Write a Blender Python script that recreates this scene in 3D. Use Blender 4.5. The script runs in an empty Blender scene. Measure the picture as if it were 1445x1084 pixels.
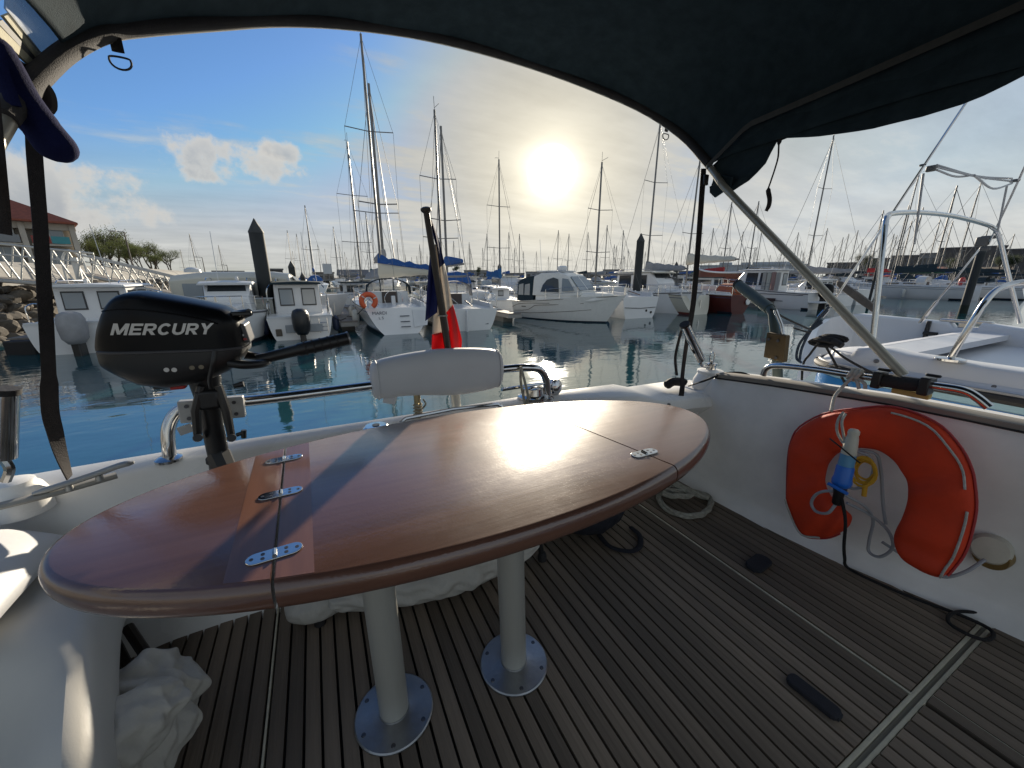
import bpy, bmesh, math, random
from mathutils import Vector, Matrix
random.seed(7)
R = math.radians
SC = bpy.context.scene
COL = SC.collection

# ------------------------------------------------------------------ camera, sky, sun
FPX, CX, CY = 545.0, 722.5, 542.0          # photograph pixels (1445 x 1084)
TH = math.atan((CY - 390) / FPX)           # pitch down
YAW = R(26.5)                              # to the right of straight aft (+Y)
CZ = 2.3                                   # above the water
cd = bpy.data.cameras.new('camera'); cam = bpy.data.objects.new('camera', cd); COL.objects.link(cam)
cam.location = (0, 0, CZ); cam.rotation_euler = (math.pi / 2 - TH, 0, -YAW)
cd.sensor_width = 36; cd.lens = 36 * FPX / 1445; cd.clip_start = .02; cd.clip_end = 6000
SC.camera = cam
SUN_EL, SUN_AZ = R(13.1), R(31.8)          # azimuth clockwise from +Y
SUNV = Vector((math.sin(SUN_AZ) * math.cos(SUN_EL), math.cos(SUN_AZ) * math.cos(SUN_EL), math.sin(SUN_EL)))
SC.view_settings.view_transform = 'Standard'; SC.view_settings.look = 'None'
SC.view_settings.exposure = 0.85; SC.view_settings.gamma = 1

def ray(u, v):
    a = (u - CX) / FPX; b = (v - CY) / FPX
    f = math.cos(TH) - b * math.sin(TH); d = math.sin(TH) + b * math.cos(TH)
    return Vector((a * math.cos(YAW) + f * math.sin(YAW), -a * math.sin(YAW) + f * math.cos(YAW), -d))
CAMP = Vector((0, 0, CZ))
def pz(u, v, z): r = ray(u, v); return CAMP + r * ((z - CZ) / r.z)
def py(u, v, y): r = ray(u, v); return CAMP + r * (y / r.y)
def pxx(u, v, x): r = ray(u, v); return CAMP + r * (x / r.x)
def pl(u, v, L): r = ray(u, v); return CAMP + r * (L / math.hypot(r.x, r.y))

def world():
    w = bpy.data.worlds.new('World'); SC.world = w; w.use_nodes = True
    nt = w.node_tree; N = nt.nodes; Lk = nt.links; N.clear()
    def n(t, **k):
        o = N.new(t)
        for a, b in k.items(): setattr(o, a, b)
        return o
    def setin(node, idx, val):
        if isinstance(val, (int, float, tuple)): node.inputs[idx].default_value = val
        else: Lk.new(val, node.inputs[idx])
    def m(op, a, b=None, c=None, clamp=False):
        o = n('ShaderNodeMath', operation=op, use_clamp=clamp)
        for i, x in enumerate((a, b, c)):
            if x is not None: setin(o, i, x)
        return o.outputs[0]
    def vm(op, a, b=None, out=0):
        o = n('ShaderNodeVectorMath', operation=op)
        setin(o, 0, a)
        if b is not None: setin(o, 1, b)
        return o.outputs['Value'] if op in ('DOT_PRODUCT', 'LENGTH') else o.outputs[0]
    def mix(f, a, b):
        o = n('ShaderNodeMix', data_type='RGBA'); setin(o, 0, f); setin(o, 6, a); setin(o, 7, b); return o.outputs[2]
    def smooth(x, lo, hi):
        o = n('ShaderNodeMapRange', interpolation_type='SMOOTHSTEP'); setin(o, 0, x); setin(o, 1, lo); setin(o, 2, hi); return o.outputs[0]
    def noise(vec, scale, detail=6, rough=.55):
        o = n('ShaderNodeTexNoise'); setin(o, 'Vector', vec); setin(o, 'Scale', scale); setin(o, 'Detail', detail); setin(o, 'Roughness', rough); return o.outputs[0]
    geo = n('ShaderNodeTexCoord').outputs['Generated']
    d = vm('NORMALIZE', geo)
    sep = n('ShaderNodeSeparateXYZ'); Lk.new(d, sep.inputs[0]); X, Y, Z = sep.outputs
    sky = n('ShaderNodeTexSky', sky_type='NISHITA'); sky.sun_disc = False
    sky.sun_elevation = SUN_EL; sky.sun_rotation = SUN_AZ
    sky.air_density = 1.0; sky.dust_density = .45; sky.ozone_density = 1.9; sky.altitude = 0
    lim = n('ShaderNodeVectorMath', operation='MINIMUM'); Lk.new(sky.outputs[0], lim.inputs[0]); lim.inputs[1].default_value = (5.2, 4.9, 4.9)
    tintb = n('ShaderNodeVectorMath', operation='MULTIPLY'); Lk.new(lim.outputs[0], tintb.inputs[0]); tintb.inputs[1].default_value = (.40, .57, .80); base = tintb.outputs[0]
    cs = m('MAXIMUM', vm('DOT_PRODUCT', d, tuple(SUNV)), 0.0)
    # high veil of thin cloud, drawn out in streaks, on a plane overhead
    zz = m('ADD', m('MAXIMUM', Z, 0.0), .12)
    comb = n('ShaderNodeCombineXYZ'); Lk.new(m('DIVIDE', X, zz), comb.inputs[0]); Lk.new(m('DIVIDE', Y, zz), comb.inputs[1])
    mp = n('ShaderNodeMapping'); Lk.new(comb.outputs[0], mp.inputs[0]); mp.inputs['Rotation'].default_value = (0, 0, R(-38)); mp.inputs['Scale'].default_value = (.55, 1.9, 1)
    c1 = noise(mp.outputs[0], 1.1, 8, .62)
    c2 = noise(comb.outputs[0], 3.2, 8, .6)
    cirr = m('ADD', m('MULTIPLY', c1, .72), m('MULTIPLY', c2, .28))
    side = smooth(vm('DOT_PRODUCT', d, (math.cos(SUN_AZ), -math.sin(SUN_AZ), 0.0)), -.05, .55)
    back = smooth(vm('DOT_PRODUCT', d, (-math.sin(YAW), -math.cos(YAW), 0.0)), -.15, .5)
    near = m('MAXIMUM', m('MAXIMUM', smooth(cs, .86, .998), m('MULTIPLY', side, .75)), m('MULTIPLY', back, 1.1))                               # the veil thickens towards the sun's side of the sky
    low = m('SUBTRACT', 1.0, smooth(Z, .0, .30))
    thr = m('SUBTRACT', .585, m('ADD', m('MULTIPLY', near, .21), m('MULTIPLY', low, .12)))
    veil = smooth(cirr, m('SUBTRACT', thr, .07), m('ADD', thr, .17))
    veil = m('MAXIMUM', m('MULTIPLY', veil, .86), m('MULTIPLY', smooth(cs, .91, .993), .93))
    low2 = m('SUBTRACT', 1.0, smooth(Z, .03, .27)); veil = m('MAXIMUM', m('MAXIMUM', veil, m('MULTIPLY', low2, .88)), m('MULTIPLY', smooth(side, .25, .9), .80))
    g1 = m('POWER', cs, 3000.0); g2 = m('POWER', cs, 130.0); g3 = m('POWER', cs, 12.0)
    bright = m('ADD', m('ADD', m('ADD', m('ADD', m('ADD', 1.95, m('MULTIPLY', low2, .72)), m('MULTIPLY', side, .65)), m('MULTIPLY_ADD', cirr, 3.4, -1.25)), m('MULTIPLY', g3, .75)), m('MULTIPLY', g2, .8))
    sunside = smooth(cs, .70, .97)
    tint = mix(m('MAXIMUM', m('MULTIPLY', sunside, .85), m('MULTIPLY', low2, .72)), (.88, 1.0, 1.08, 1), (1.0, .93, .78, 1))
    vs = n('ShaderNodeVectorMath', operation='SCALE'); Lk.new(tint, vs.inputs[0]); Lk.new(bright, vs.inputs[3])
    # clear air: limit the bright band by the horizon a little
    s1 = mix(veil, base, vs.outputs[0])
    # small cumulus clouds: (pixel centre, half sizes in radians, edge noise seed)
    out = s1
    for (u, v, au, av, off) in CUMULUS:
        c = ray(u, v).normalized(); rt = Vector((c.y, -c.x, 0)).normalized(); up = rt.cross(c).normalized()
        if up.z < 0: up = -up
        a = vm('DOT_PRODUCT', d, tuple(rt)); b = vm('DOT_PRODUCT', d, tuple(up)); fr = vm('DOT_PRODUCT', d, tuple(c))
        off_v = vm('ADD', d, (off, off * .7, 0))
        nn = noise(off_v, 16.0, 10, .62)
        nn2 = noise(off_v, 7.0, 4, .55)
        ea = m('DIVIDE', a, au); eb = m('DIVIDE', b, av)
        flat = m('MULTIPLY', m('MINIMUM', eb, 0.0), 1.0)
        r2 = m('ADD', m('ADD', m('MULTIPLY', ea, ea), m('MULTIPLY', eb, eb)), m('MULTIPLY', flat, flat))
        dens = m('SUBTRACT', m('ADD', m('MULTIPLY', nn, 3.4), m('MULTIPLY', nn2, 3.0)), m('ADD', m('MULTIPLY', r2, .9), 2.55))
        mask = m('MULTIPLY', smooth(dens, .0, .7), smooth(fr, .5, .6))
        lit = smooth(m('ADD', m('ADD', m('MULTIPLY', eb, .6), m('MULTIPLY', ea, .25)), m('MULTIPLY', nn, 1.0)), .2, 1.1)
        thick = smooth(dens, .3, 1.4)
        shade = m('MULTIPLY', thick, m('SUBTRACT', 1.0, m('MULTIPLY', lit, .75)))
        cc = mix(shade, (3.45, 3.35, 3.15, 1), (1.9, 2.05, 2.25, 1))
        out = mix(m('MULTIPLY', mask, .9), out, cc)
    # aureole round the veiled sun
    def addc(a, fac, col):
        o = n('ShaderNodeVectorMath', operation='MULTIPLY_ADD')
        k = n('ShaderNodeCombineXYZ')
        for i in range(3): Lk.new(fac, k.inputs[i])
        Lk.new(k.outputs[0], o.inputs[0]); o.inputs[1].default_value = col; Lk.new(a, o.inputs[2]); return o.outputs[0]
    out = addc(out, m('POWER', cs, 28.0), (.42, .32, .10))
    out = addc(out, g2, (1.3, 1.1, .65))
    out = addc(out, m('POWER', cs, 700.0), (5.5, 5.0, 3.9))
    out = addc(out, smooth(cs, math.cos(R(3.3)), math.cos(R(1.6))), (30, 28, 24))
    bg = n('ShaderNodeBackground'); Lk.new(out, bg.inputs[0]); bg.inputs[1].default_value = .105
    o = n('ShaderNodeOutputWorld'); Lk.new(bg.outputs[0], o.inputs[0])
CUMULUS = [(328, 232, .135, .058, 0.0), (40, 275, .19, .090, 2.3), (165, 302, .085, .040, 5.1), (395, 215, .05, .03, 7.7)]
world()
sl = bpy.data.lights.new('sun', 'SUN'); sl.energy = 4.8; sl.angle = R(.8); sl.color = (1, .88, .70)
so = bpy.data.objects.new('sun', sl); COL.objects.link(so)
so.rotation_euler = SUNV.to_track_quat('Z', 'Y').to_euler()

# ------------------------------------------------------------------ materials
MATS = {}
def M(name, col, rough=.5, metal=0., var=0., vscale=8., bump=0., bscale=60., coat=0., stretch=None, rnd=0., spec=.5, alpha=1., trans=0., emit=None, col2=None, croug=.06, sheen=0., rvar=.0):
    if name in MATS: return MATS[name]
    m = bpy.data.materials.new(name); m.use_nodes = True; MATS[name] = m
    nt = m.node_tree; N = nt.nodes; L = nt.links; b = N['Principled BSDF']
    c = (col[0], col[1], col[2], 1)
    b.inputs['Base Color'].default_value = c; b.inputs['Roughness'].default_value = rough; b.inputs['Metallic'].default_value = metal
    b.inputs['Coat Weight'].default_value = coat; b.inputs['Coat Roughness'].default_value = croug
    b.inputs['Specular IOR Level'].default_value = spec; b.inputs['Alpha'].default_value = alpha
    b.inputs['Transmission Weight'].default_value = trans; b.inputs['Sheen Weight'].default_value = sheen
    tc = N.new('ShaderNodeTexCoord'); mp = N.new('ShaderNodeMapping'); L.new(tc.outputs['Object'], mp.inputs[0])
    if stretch: mp.inputs['Scale'].default_value = stretch
    cur = None
    if var:
        n = N.new('ShaderNodeTexNoise'); n.inputs['Scale'].default_value = vscale; n.inputs['Detail'].default_value = 6; n.inputs['Roughness'].default_value = .6
        L.new(mp.outputs[0], n.inputs['Vector'])
        r = N.new('ShaderNodeMapRange'); r.inputs[1].default_value = .3; r.inputs[2].default_value = .7; L.new(n.outputs[0], r.inputs[0])
        mx = N.new('ShaderNodeMix'); mx.data_type = 'RGBA'; L.new(r.outputs[0], mx.inputs[0])
        k2 = col2 or tuple(x * (1 - var) for x in col)
        mx.inputs[6].default_value = (k2[0], k2[1], k2[2], 1); mx.inputs[7].default_value = c
        cur = mx.outputs[2]
        if rvar:
            rr = N.new('ShaderNodeMapRange'); rr.inputs[1].default_value = .3; rr.inputs[2].default_value = .7; L.new(n.outputs[0], rr.inputs[0])
            rr.inputs[3].default_value = max(0, rough - rvar); rr.inputs[4].default_value = rough + rvar; L.new(rr.outputs[0], b.inputs['Roughness'])
    if rnd:
        oi = N.new('ShaderNodeObjectInfo'); hs = N.new('ShaderNodeHueSaturation')
        r = N.new('ShaderNodeMapRange'); r.inputs[3].default_value = 1 - rnd; r.inputs[4].default_value = 1 + rnd
        L.new(oi.outputs['Random'], r.inputs[0]); L.new(r.outputs[0], hs.inputs['Value'])
        if cur: L.new(cur, hs.inputs['Color'])
        else: hs.inputs['Color'].default_value = c
        cur = hs.outputs[0]
    if cur: L.new(cur, b.inputs['Base Color'])
    if bump:
        n2 = N.new('ShaderNodeTexNoise'); n2.inputs['Scale'].default_value = bscale; n2.inputs['Detail'].default_value = 4; L.new(mp.outputs[0], n2.inputs['Vector'])
        bp = N.new('ShaderNodeBump'); bp.inputs['Strength'].default_value = bump; bp.inputs['Distance'].default_value = .01
        L.new(n2.outputs[0], bp.inputs['Height']); L.new(bp.outputs[0], b.inputs['Normal'])
    if emit: b.inputs['Emission Color'].default_value = (*emit[:3], 1); b.inputs['Emission Strength'].default_value = emit[3]
    return m

gel = M('gelcoat', (.80, .79, .76), .28, var=.10, vscale=3, bump=.03, bscale=180, rvar=.08)
gel_in = M('gelcoat_textured', (.82, .80, .76), .42, var=.2, vscale=4, bump=.05, bscale=250)
white = M('white_hull', (.72, .72, .72), .25, var=.10, vscale=.8, rnd=.06)
white2 = M('white_deck', (.62, .63, .64), .5, var=.15, vscale=1.5, rnd=.08)
cream = M('cream_hull', (.60, .57, .48), .35, var=.12, vscale=.8)
steel = M('stainless', (.62, .62, .62), .12, metal=1., var=.15, vscale=30, rvar=.05)
alu = M('anodised_alu', (.50, .49, .44), .42, metal=.45, var=.2, vscale=6, bump=.05, bscale=200, stretch=(1, 1, .08))
alu_spar = M('spar_alu', (.20, .19, .18), .45, metal=.3, var=.2, vscale=3)
wire = M('rig_wire', (.16, .16, .16), .5, metal=.4)
gold = M('brass_post', (.40, .33, .20), .3, metal=.9, var=.3, vscale=20)
black = M('black_plastic', (.012, .012, .013), .38, var=.3, vscale=10)
blackg = M('black_gloss', (.004, .004, .005), .32, coat=.05, croug=.12, spec=.16)
rubber = M('black_rubber', (.018, .017, .018), .7, var=.4, vscale=25, bump=.2, bscale=120)
silver = M('silver_print', (.55, .54, .52), .35, metal=.3)
redp = M('red_plastic', (.35, .02, .015), .35)
navy = M('navy_canvas', (.032, .050, .062), .95, var=.35, vscale=14, bump=.25, bscale=350, spec=.15)
navy2 = M('navy_roll', (.012, .015, .060), .95, var=.4, vscale=9, bump=.3, bscale=300, spec=.1)
strapm = M('dark_webbing', (.022, .017, .017), .85, var=.4, vscale=60, bump=.4, bscale=400)
khaki = M('zip_tape', (.42, .39, .27), .8, var=.25, vscale=30, bump=.2, bscale=300)
clearv = M('clear_vinyl', (.30, .36, .42), .25, var=.4, vscale=7, alpha=.55, bump=.15, bscale=12)
vinyl = M('white_vinyl', (.60, .61, .63), .5, var=.08, vscale=5, bump=.04, bscale=60)
cloth = M('white_canvas', (.52, .49, .43), .85, var=.2, vscale=9, bump=.25, bscale=90)
rope = M('white_rope', (.50, .48, .43), .85, var=.35, vscale=80, bump=.4, bscale=200)
ropeg = M('grey_rope', (.40, .385, .32), .9, var=.4, vscale=60, bump=.5, bscale=160)
ropeb = M('black_rope', (.012, .011, .012), .85, var=.3, vscale=60, bump=.4, bscale=200)
cable = M('grey_cable', (.30, .31, .33), .45)
orange = M('orange_cover', (.68, .055, .016), .72, var=.28, vscale=7, bump=.5, bscale=13, rvar=.1, spec=.3)
yellow = M('yellow_line', (.62, .33, .02), .7)
bluep = M('blue_plastic', (.015, .14, .55), .35)
lblue = M('light_blue_band', (.10, .30, .50), .3, alpha=.92)
wplast = M('white_plastic', (.56, .53, .44), .4, var=.12, vscale=20)
teakcap = M('grey_teak', (.27, .25, .22), .75, var=.4, vscale=14, stretch=(1, .06, 1), bump=.25, bscale=40)
staffw = M('staff_wood', (.030, .020, .014), .45, var=.4, vscale=10, stretch=(1, 1, .1))
caulk = M('caulk', (.010, .010, .011), .8)
jointm = M('cream_joint', (.58, .53, .40), .6, var=.25, vscale=20)
brown = M('stained_ply', (.085, .055, .018), .75, var=.5, vscale=12, bump=.2, bscale=60)
mosspole = M('green_grey_pole', (.05, .075, .07), .6, var=.4, vscale=15)
hullblue = M('hull_blue', (.02, .16, .42), .3, var=.15, vscale=2)
lighthull = M('pale_blue_band', (.22, .38, .48), .4)
glass = M('dark_glass', (.03, .035, .04), .06, spec=.6)
glass2 = M('pale_glass', (.20, .24, .27), .08, spec=.6)
bluecv = M('blue_cover', (.02, .10, .34), .8, var=.3, vscale=5, bump=.3, bscale=20)
greycv = M('grey_cover', (.33, .33, .34), .8, var=.25, vscale=3)
redhull = M('red_hull', (.10, .018, .014), .4, var=.3, vscale=2)
boot = M('boot_stripe', (.014, .018, .03), .5)
bootgreen = M('green_antifoul', (.02, .16, .13), .6)
bootred = M('red_antifoul', (.20, .05, .035), .6)
pilem = M('pile_steel', (.030, .034, .036), .75, var=.45, vscale=2, stretch=(1, 1, .3), bump=.3, bscale=10)
wetm = M('weed', (.012, .02, .012), .9, var=.5, vscale=5)
deckw = M('pontoon_deck', (.20, .18, .16), .8, var=.3, vscale=10)
floatm = M('pontoon_float', (.16, .16, .15), .8, var=.3, vscale=3)
conc = M('quay_concrete', (.26, .25, .23), .9, var=.3, vscale=1.2, bump=.2, bscale=8)
rockm = M('rock', (.125, .105, .082), .9, var=.55, vscale=3, bump=.5, bscale=9, rnd=.35)
wallm = M('render_wall', (.44, .40, .34), .9, var=.15, vscale=.8)
roofm = M('roof_tile_red', (.26, .075, .045), .85, var=.35, vscale=3)
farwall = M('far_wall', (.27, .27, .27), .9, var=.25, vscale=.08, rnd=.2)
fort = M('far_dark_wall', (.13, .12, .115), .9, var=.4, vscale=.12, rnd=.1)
shedm = M('shed_cladding', (.40, .43, .46), .6, var=.12, vscale=.2)
farroof = M('far_roof', (.16, .15, .15), .85, var=.3, vscale=.2, rnd=.2)
bark = M('bark', (.07, .055, .042), .9, var=.4, vscale=6)
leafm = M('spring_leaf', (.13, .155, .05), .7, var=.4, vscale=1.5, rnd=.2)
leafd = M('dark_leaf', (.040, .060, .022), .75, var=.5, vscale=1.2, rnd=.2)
fblue = M('flag_blue', (.025, .035, .13), .85, var=.15, vscale=30, bump=.2, bscale=300)
fwhite = M('flag_white', (.62, .58, .53), .85, var=.1, vscale=30, bump=.2, bscale=300)
fred = M('flag_red', (.62, .030, .035), .85, var=.15, vscale=30, bump=.2, bscale=300)
for _m in (fblue, fwhite, fred, leafm, leafd):
    _b = _m.node_tree.nodes['Principled BSDF']; _t = _m.node_tree.nodes.new('ShaderNodeBsdfTranslucent'); _x = _m.node_tree.nodes.new('ShaderNodeMixShader')
    _t.inputs[0].default_value = _b.inputs['Base Color'].default_value; _x.inputs[0].default_value = .45
    _o = _m.node_tree.nodes['Material Output']; _l = _m.node_tree.links
    _l.new(_b.outputs[0], _x.inputs[1]); _l.new(_t.outputs[0], _x.inputs[2]); _l.new(_x.outputs[0], _o.inputs[0])

def teak_mat():
    m = M('weathered_teak', (.215, .165, .120), .72, var=.55, vscale=26, stretch=(1, .045, 1), bump=.35, bscale=70, rnd=.34)
    return m
teak = teak_mat()
def table_mat():
    m = M('varnished_mahogany', (.142, .064, .041), .42, var=.5, vscale=30, stretch=(.07, 1, 1), coat=.85, croug=.10, bump=.03, bscale=60, col2=(.100, .042, .026), spec=.15)
    nt = m.node_tree; b = nt.nodes['Principled BSDF']
    tc = nt.nodes.new('ShaderNodeTexCoord'); n = nt.nodes.new('ShaderNodeTexNoise'); n.inputs['Scale'].default_value = 9; n.inputs['Detail'].default_value = 9; n.inputs['Roughness'].default_value = .7
    nt.links.new(tc.outputs['Object'], n.inputs['Vector'])
    r = nt.nodes.new('ShaderNodeMapRange'); r.inputs[1].default_value = .35; r.inputs[2].default_value = .7; r.inputs[3].default_value = .10; r.inputs[4].default_value = .26
    nt.links.new(n.outputs[0], r.inputs[0]); nt.links.new(r.outputs[0], b.inputs['Coat Roughness'])
    b.inputs['Coat IOR'].default_value = 1.85
    n3 = nt.nodes.new('ShaderNodeTexNoise'); n3.inputs['Scale'].default_value = 170; n3.inputs['Detail'].default_value = 3
    nt.links.new(tc.outputs['Object'], n3.inputs['Vector'])
    bp = nt.nodes.new('ShaderNodeBump'); bp.inputs['Strength'].default_value = .10; bp.inputs['Distance'].default_value = .004
    nt.links.new(n3.outputs[0], bp.inputs['Height']); nt.links.new(bp.outputs[0], b.inputs['Coat Normal'])
    return m
mahog = table_mat()
def water_mat():
    m = bpy.data.materials.new('harbour_water'); m.use_nodes = True
    nt = m.node_tree; N = nt.nodes; L = nt.links; b = N['Principled BSDF']
    b.inputs['Base Color'].default_value = (.010, .060, .075, 1); b.inputs['Roughness'].default_value = .035; b.inputs['IOR'].default_value = 2.5
    b.inputs['Specular IOR Level'].default_value = .6
    tc = N.new('ShaderNodeTexCoord')
    def layer(scale, st, rot, det):
        mp = N.new('ShaderNodeMapping'); mp.inputs['Scale'].default_value = st; mp.inputs['Rotation'].default_value = (0, 0, R(rot)); L.new(tc.outputs['Object'], mp.inputs[0])
        n = N.new('ShaderNodeTexNoise'); n.inputs['Scale'].default_value = scale; n.inputs['Detail'].default_value = det; n.inputs['Roughness'].default_value = .5; L.new(mp.outputs[0], n.inputs['Vector']); return n.outputs[0]
    a = layer(1.1, (1, 1.8, 1), 20, 2); c = layer(4.5, (1, 1.7, 1), -10, 3); g = layer(.10, (1, 1, 1), 0, 3)
    gm = N.new('ShaderNodeMapRange'); gm.inputs[1].default_value = .42; gm.inputs[2].default_value = .66; gm.inputs[3].default_value = .35; gm.inputs[4].default_value = 1.6; L.new(g, gm.inputs[0])
    b1 = N.new('ShaderNodeBump'); b1.inputs['Strength'].default_value = .12; b1.inputs['Distance'].default_value = .07; L.new(a, b1.inputs['Height'])
    b2 = N.new('ShaderNodeBump'); b2.inputs['Distance'].default_value = .010; L.new(c, b2.inputs['Height']); L.new(b1.outputs[0], b2.inputs['Normal'])
    ml = N.new('ShaderNodeMath'); ml.operation = 'MULTIPLY'; ml.inputs[1].default_value = .28; L.new(gm.outputs[0], ml.inputs[0]); L.new(ml.outputs[0], b2.inputs['Strength'])
    L.new(b2.outputs[0], b.inputs['Normal'])
    return m
waterm = water_mat()

# ------------------------------------------------------------------ mesh helpers
class MB:
    def __init__(s): s.v = []; s.f = []; s.mi = []; s.cur = 0
    def mat(s, i): s.cur = i; return s
    def add(s, vs, fs):
        o = len(s.v); s.v += [tuple(x) for x in vs]
        for f in fs: s.f.append(tuple(i + o for i in f)); s.mi.append(s.cur)
        return s
    def box(s, c, d, rz=0, mtx=None):
        x, y, z = d[0] / 2, d[1] / 2, d[2] / 2
        vs = [Vector(p) for p in ((-x, -y, -z), (x, -y, -z), (x, y, -z), (-x, y, -z), (-x, -y, z), (x, -y, z), (x, y, z), (-x, y, z))]
        if mtx is None: mtx = Matrix.Rotation(rz, 4, 'Z')
        vs = [mtx @ p + Vector(c) for p in vs]
        return s.add(vs, [(0, 3, 2, 1), (4, 5, 6, 7), (0, 1, 5, 4), (1, 2, 6, 5), (2, 3, 7, 6), (3, 0, 4, 7)])
    def rings(s, rings, cap=True, closed=False, wrap=True):
        n = len(rings[0]); vs = [p for r in rings for p in r]; fs = []
        m = len(rings); rr = range(m if closed else m - 1)
        for i in rr:
            j = (i + 1) % m
            for k in range(n if wrap else n - 1):
                k2 = (k + 1) % n
                fs.append((i * n + k, i * n + k2, j * n + k2, j * n + k))
        if cap and not closed:
            fs.append(tuple(range(n))[::-1]); fs.append(tuple((m - 1) * n + k for k in range(n)))
        return s.add(vs, fs)
    def tube(s, pts, r, seg=10, cap=True, flat=None, closed=False):
        pts = [Vector(p) for p in pts]; n = len(pts); rs = r if isinstance(r, (list, tuple)) else [r] * n
        rings = []; ref = None
        for i, p in enumerate(pts):
            if closed: t = pts[(i + 1) % n] - pts[i - 1]
            else: t = pts[min(i + 1, n - 1)] - pts[max(i - 1, 0)]
            t = t.normalized() if t.length > 1e-9 else Vector((0, 0, 1))
            if ref is None:
                ref = Vector((0, 0, 1)) if abs(t.z) < .9 else Vector((0, 1, 0))
                if flat: ref = Vector(flat[1])
            a = (ref - t * ref.dot(t))
            a = a.normalized() if a.length > 1e-6 else t.orthogonal().normalized()
            ref = a; b = t.cross(a)
            ka, kb = (flat[0], 1) if flat else (1, 1)
            rings.append([p + a * math.cos(2 * math.pi * k / seg) * rs[i] * ka + b * math.sin(2 * math.pi * k / seg) * rs[i] * kb for k in range(seg)])
        return s.rings(rings, cap, closed)
    def lathe(s, prof, p0, axis=(0, 0, 1), seg=24, cap=True):
        p0 = Vector(p0); ax = Vector(axis).normalized(); a = ax.orthogonal().normalized(); b = ax.cross(a)
        return s.rings([[p0 + ax * h + (a * math.cos(2 * math.pi * k / seg) + b * math.sin(2 * math.pi * k / seg)) * r for k in range(seg)] for r, h in prof], cap)
    def prism(s, poly, off):
        off = Vector(off); n = len(poly); vs = [Vector(p) for p in poly] + [Vector(p) + off for p in poly]
        fs = [tuple(range(n))[::-1], tuple(range(n, 2 * n))] + [(i, (i + 1) % n, n + (i + 1) % n, n + i) for i in range(n)]
        return s.add(vs, fs)
    def build(s, name, mats, parent=None, smooth=True, bevel=0, seg=2, ang=40, sub=0):
        me = bpy.data.meshes.new(name); me.from_pydata(s.v, [], s.f)
        if not isinstance(mats, (list, tuple)): mats = [mats]
        for m in mats: me.materials.append(m)
        me.polygons.foreach_set('material_index', s.mi)
        bm = bmesh.new(); bm.from_mesh(me); bmesh.ops.recalc_face_normals(bm, faces=bm.faces); bm.to_mesh(me); bm.free()
        me.polygons.foreach_set('use_smooth', [bool(smooth)] * len(me.polygons))
        if smooth: me.set_sharp_from_angle(angle=R(ang))
        o = bpy.data.objects.new(name, me); COL.objects.link(o)
        if parent is not None:
            o.parent = parent
            if parent.get('_loc') is not None: pass
        if bevel:
            b = o.modifiers.new('bevel', 'BEVEL'); b.width = bevel; b.segments = seg; b.limit_method = 'ANGLE'; b.angle_limit = R(35)
        if sub:
            b = o.modifiers.new('sub', 'SUBSURF'); b.levels = sub; b.render_levels = sub
        return o
def shift(o, base):                       # built in world coordinates under an Empty at `base`
    o.matrix_parent_inverse = Matrix.Identity(4); o.location = -Vector(base)
def tag(o, label, cat, group=None):
    o['label'] = label; o['category'] = cat
    if group: o['group'] = group
    return o
def empty(name, label=None, cat=None, loc=(0, 0, 0), rz=0, group=None):
    o = bpy.data.objects.new(name, None); COL.objects.link(o); o.location = loc; o.rotation_euler = (0, 0, rz); o.empty_display_size = .1
    if label: tag(o, label, cat, group)
    return o
class W:                                   # a thing whose parts are written in world coordinates
    def __init__(s, name, label, cat, base, group=None): s.root = empty(name, label, cat, base, 0, group); s.base = Vector(base)
    def part(s, mb, name, mats, parent=None, **k):
        o = mb.build(name, mats, None, **k); o.parent = parent or s.root
        if parent is None: o.location = -s.base
        return o
def struct(mb, name, mats, **k):
    o = mb.build(name, mats, None, **k); o['kind'] = 'structure'; return o
def copy_tree(o, parent=None):
    c = o.copy(); COL.objects.link(c)
    if parent is not None: c.parent = parent
    for ch in list(o.children): copy_tree(ch, c)
    return c
def bez(pts, n=8):                          # Catmull-Rom through the points
    pts = [Vector(p) for p in pts]; out = []
    P = [pts[0] * 2 - pts[1]] + pts + [pts[-1] * 2 - pts[-2]]
    for i in range(1, len(P) - 2):
        a, b, c, d = P[i - 1:i + 3]
        for k in range(n):
            t = k / n
            out.append(.5 * ((2 * b) + (c - a) * t + (2 * a - 5 * b + 4 * c - d) * t * t + (3 * b - a - 3 * c + d) * t ** 3))
    out.append(pts[-1]); return out
def text_mesh(body, size, shear=0., offset=0., spacing=1., extrude=0.):
    cu = bpy.data.curves.new('text', 'FONT'); cu.body = body; cu.size = size; cu.shear = shear; cu.offset = offset; cu.space_character = spacing; cu.extrude = extrude
    cu.resolution_u = 4
    o = bpy.data.objects.new('text', cu); COL.objects.link(o); bpy.context.view_layer.update()
    me = bpy.data.meshes.new_from_object(o.evaluated_get(bpy.context.evaluated_depsgraph_get()))
    bpy.data.objects.remove(o); bpy.data.curves.remove(cu); return me
def text_obj(body, name, size, mat, parent, mtx, **k):
    me = text_mesh(body, size, **k); me.transform(mtx); me.materials.clear(); me.materials.append(mat); me.name = name
    o = bpy.data.objects.new(name, me); COL.objects.link(o); o.parent = parent; return o

# ================================================================== the setting
mb = MB(); S = 3000
mb.add([(-S, -S, 0), (S, -S, 0), (S, S, 0), (-S, S, 0)], [(0, 1, 2, 3)])
struct(mb, 'harbour_water', waterm, smooth=False)

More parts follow.
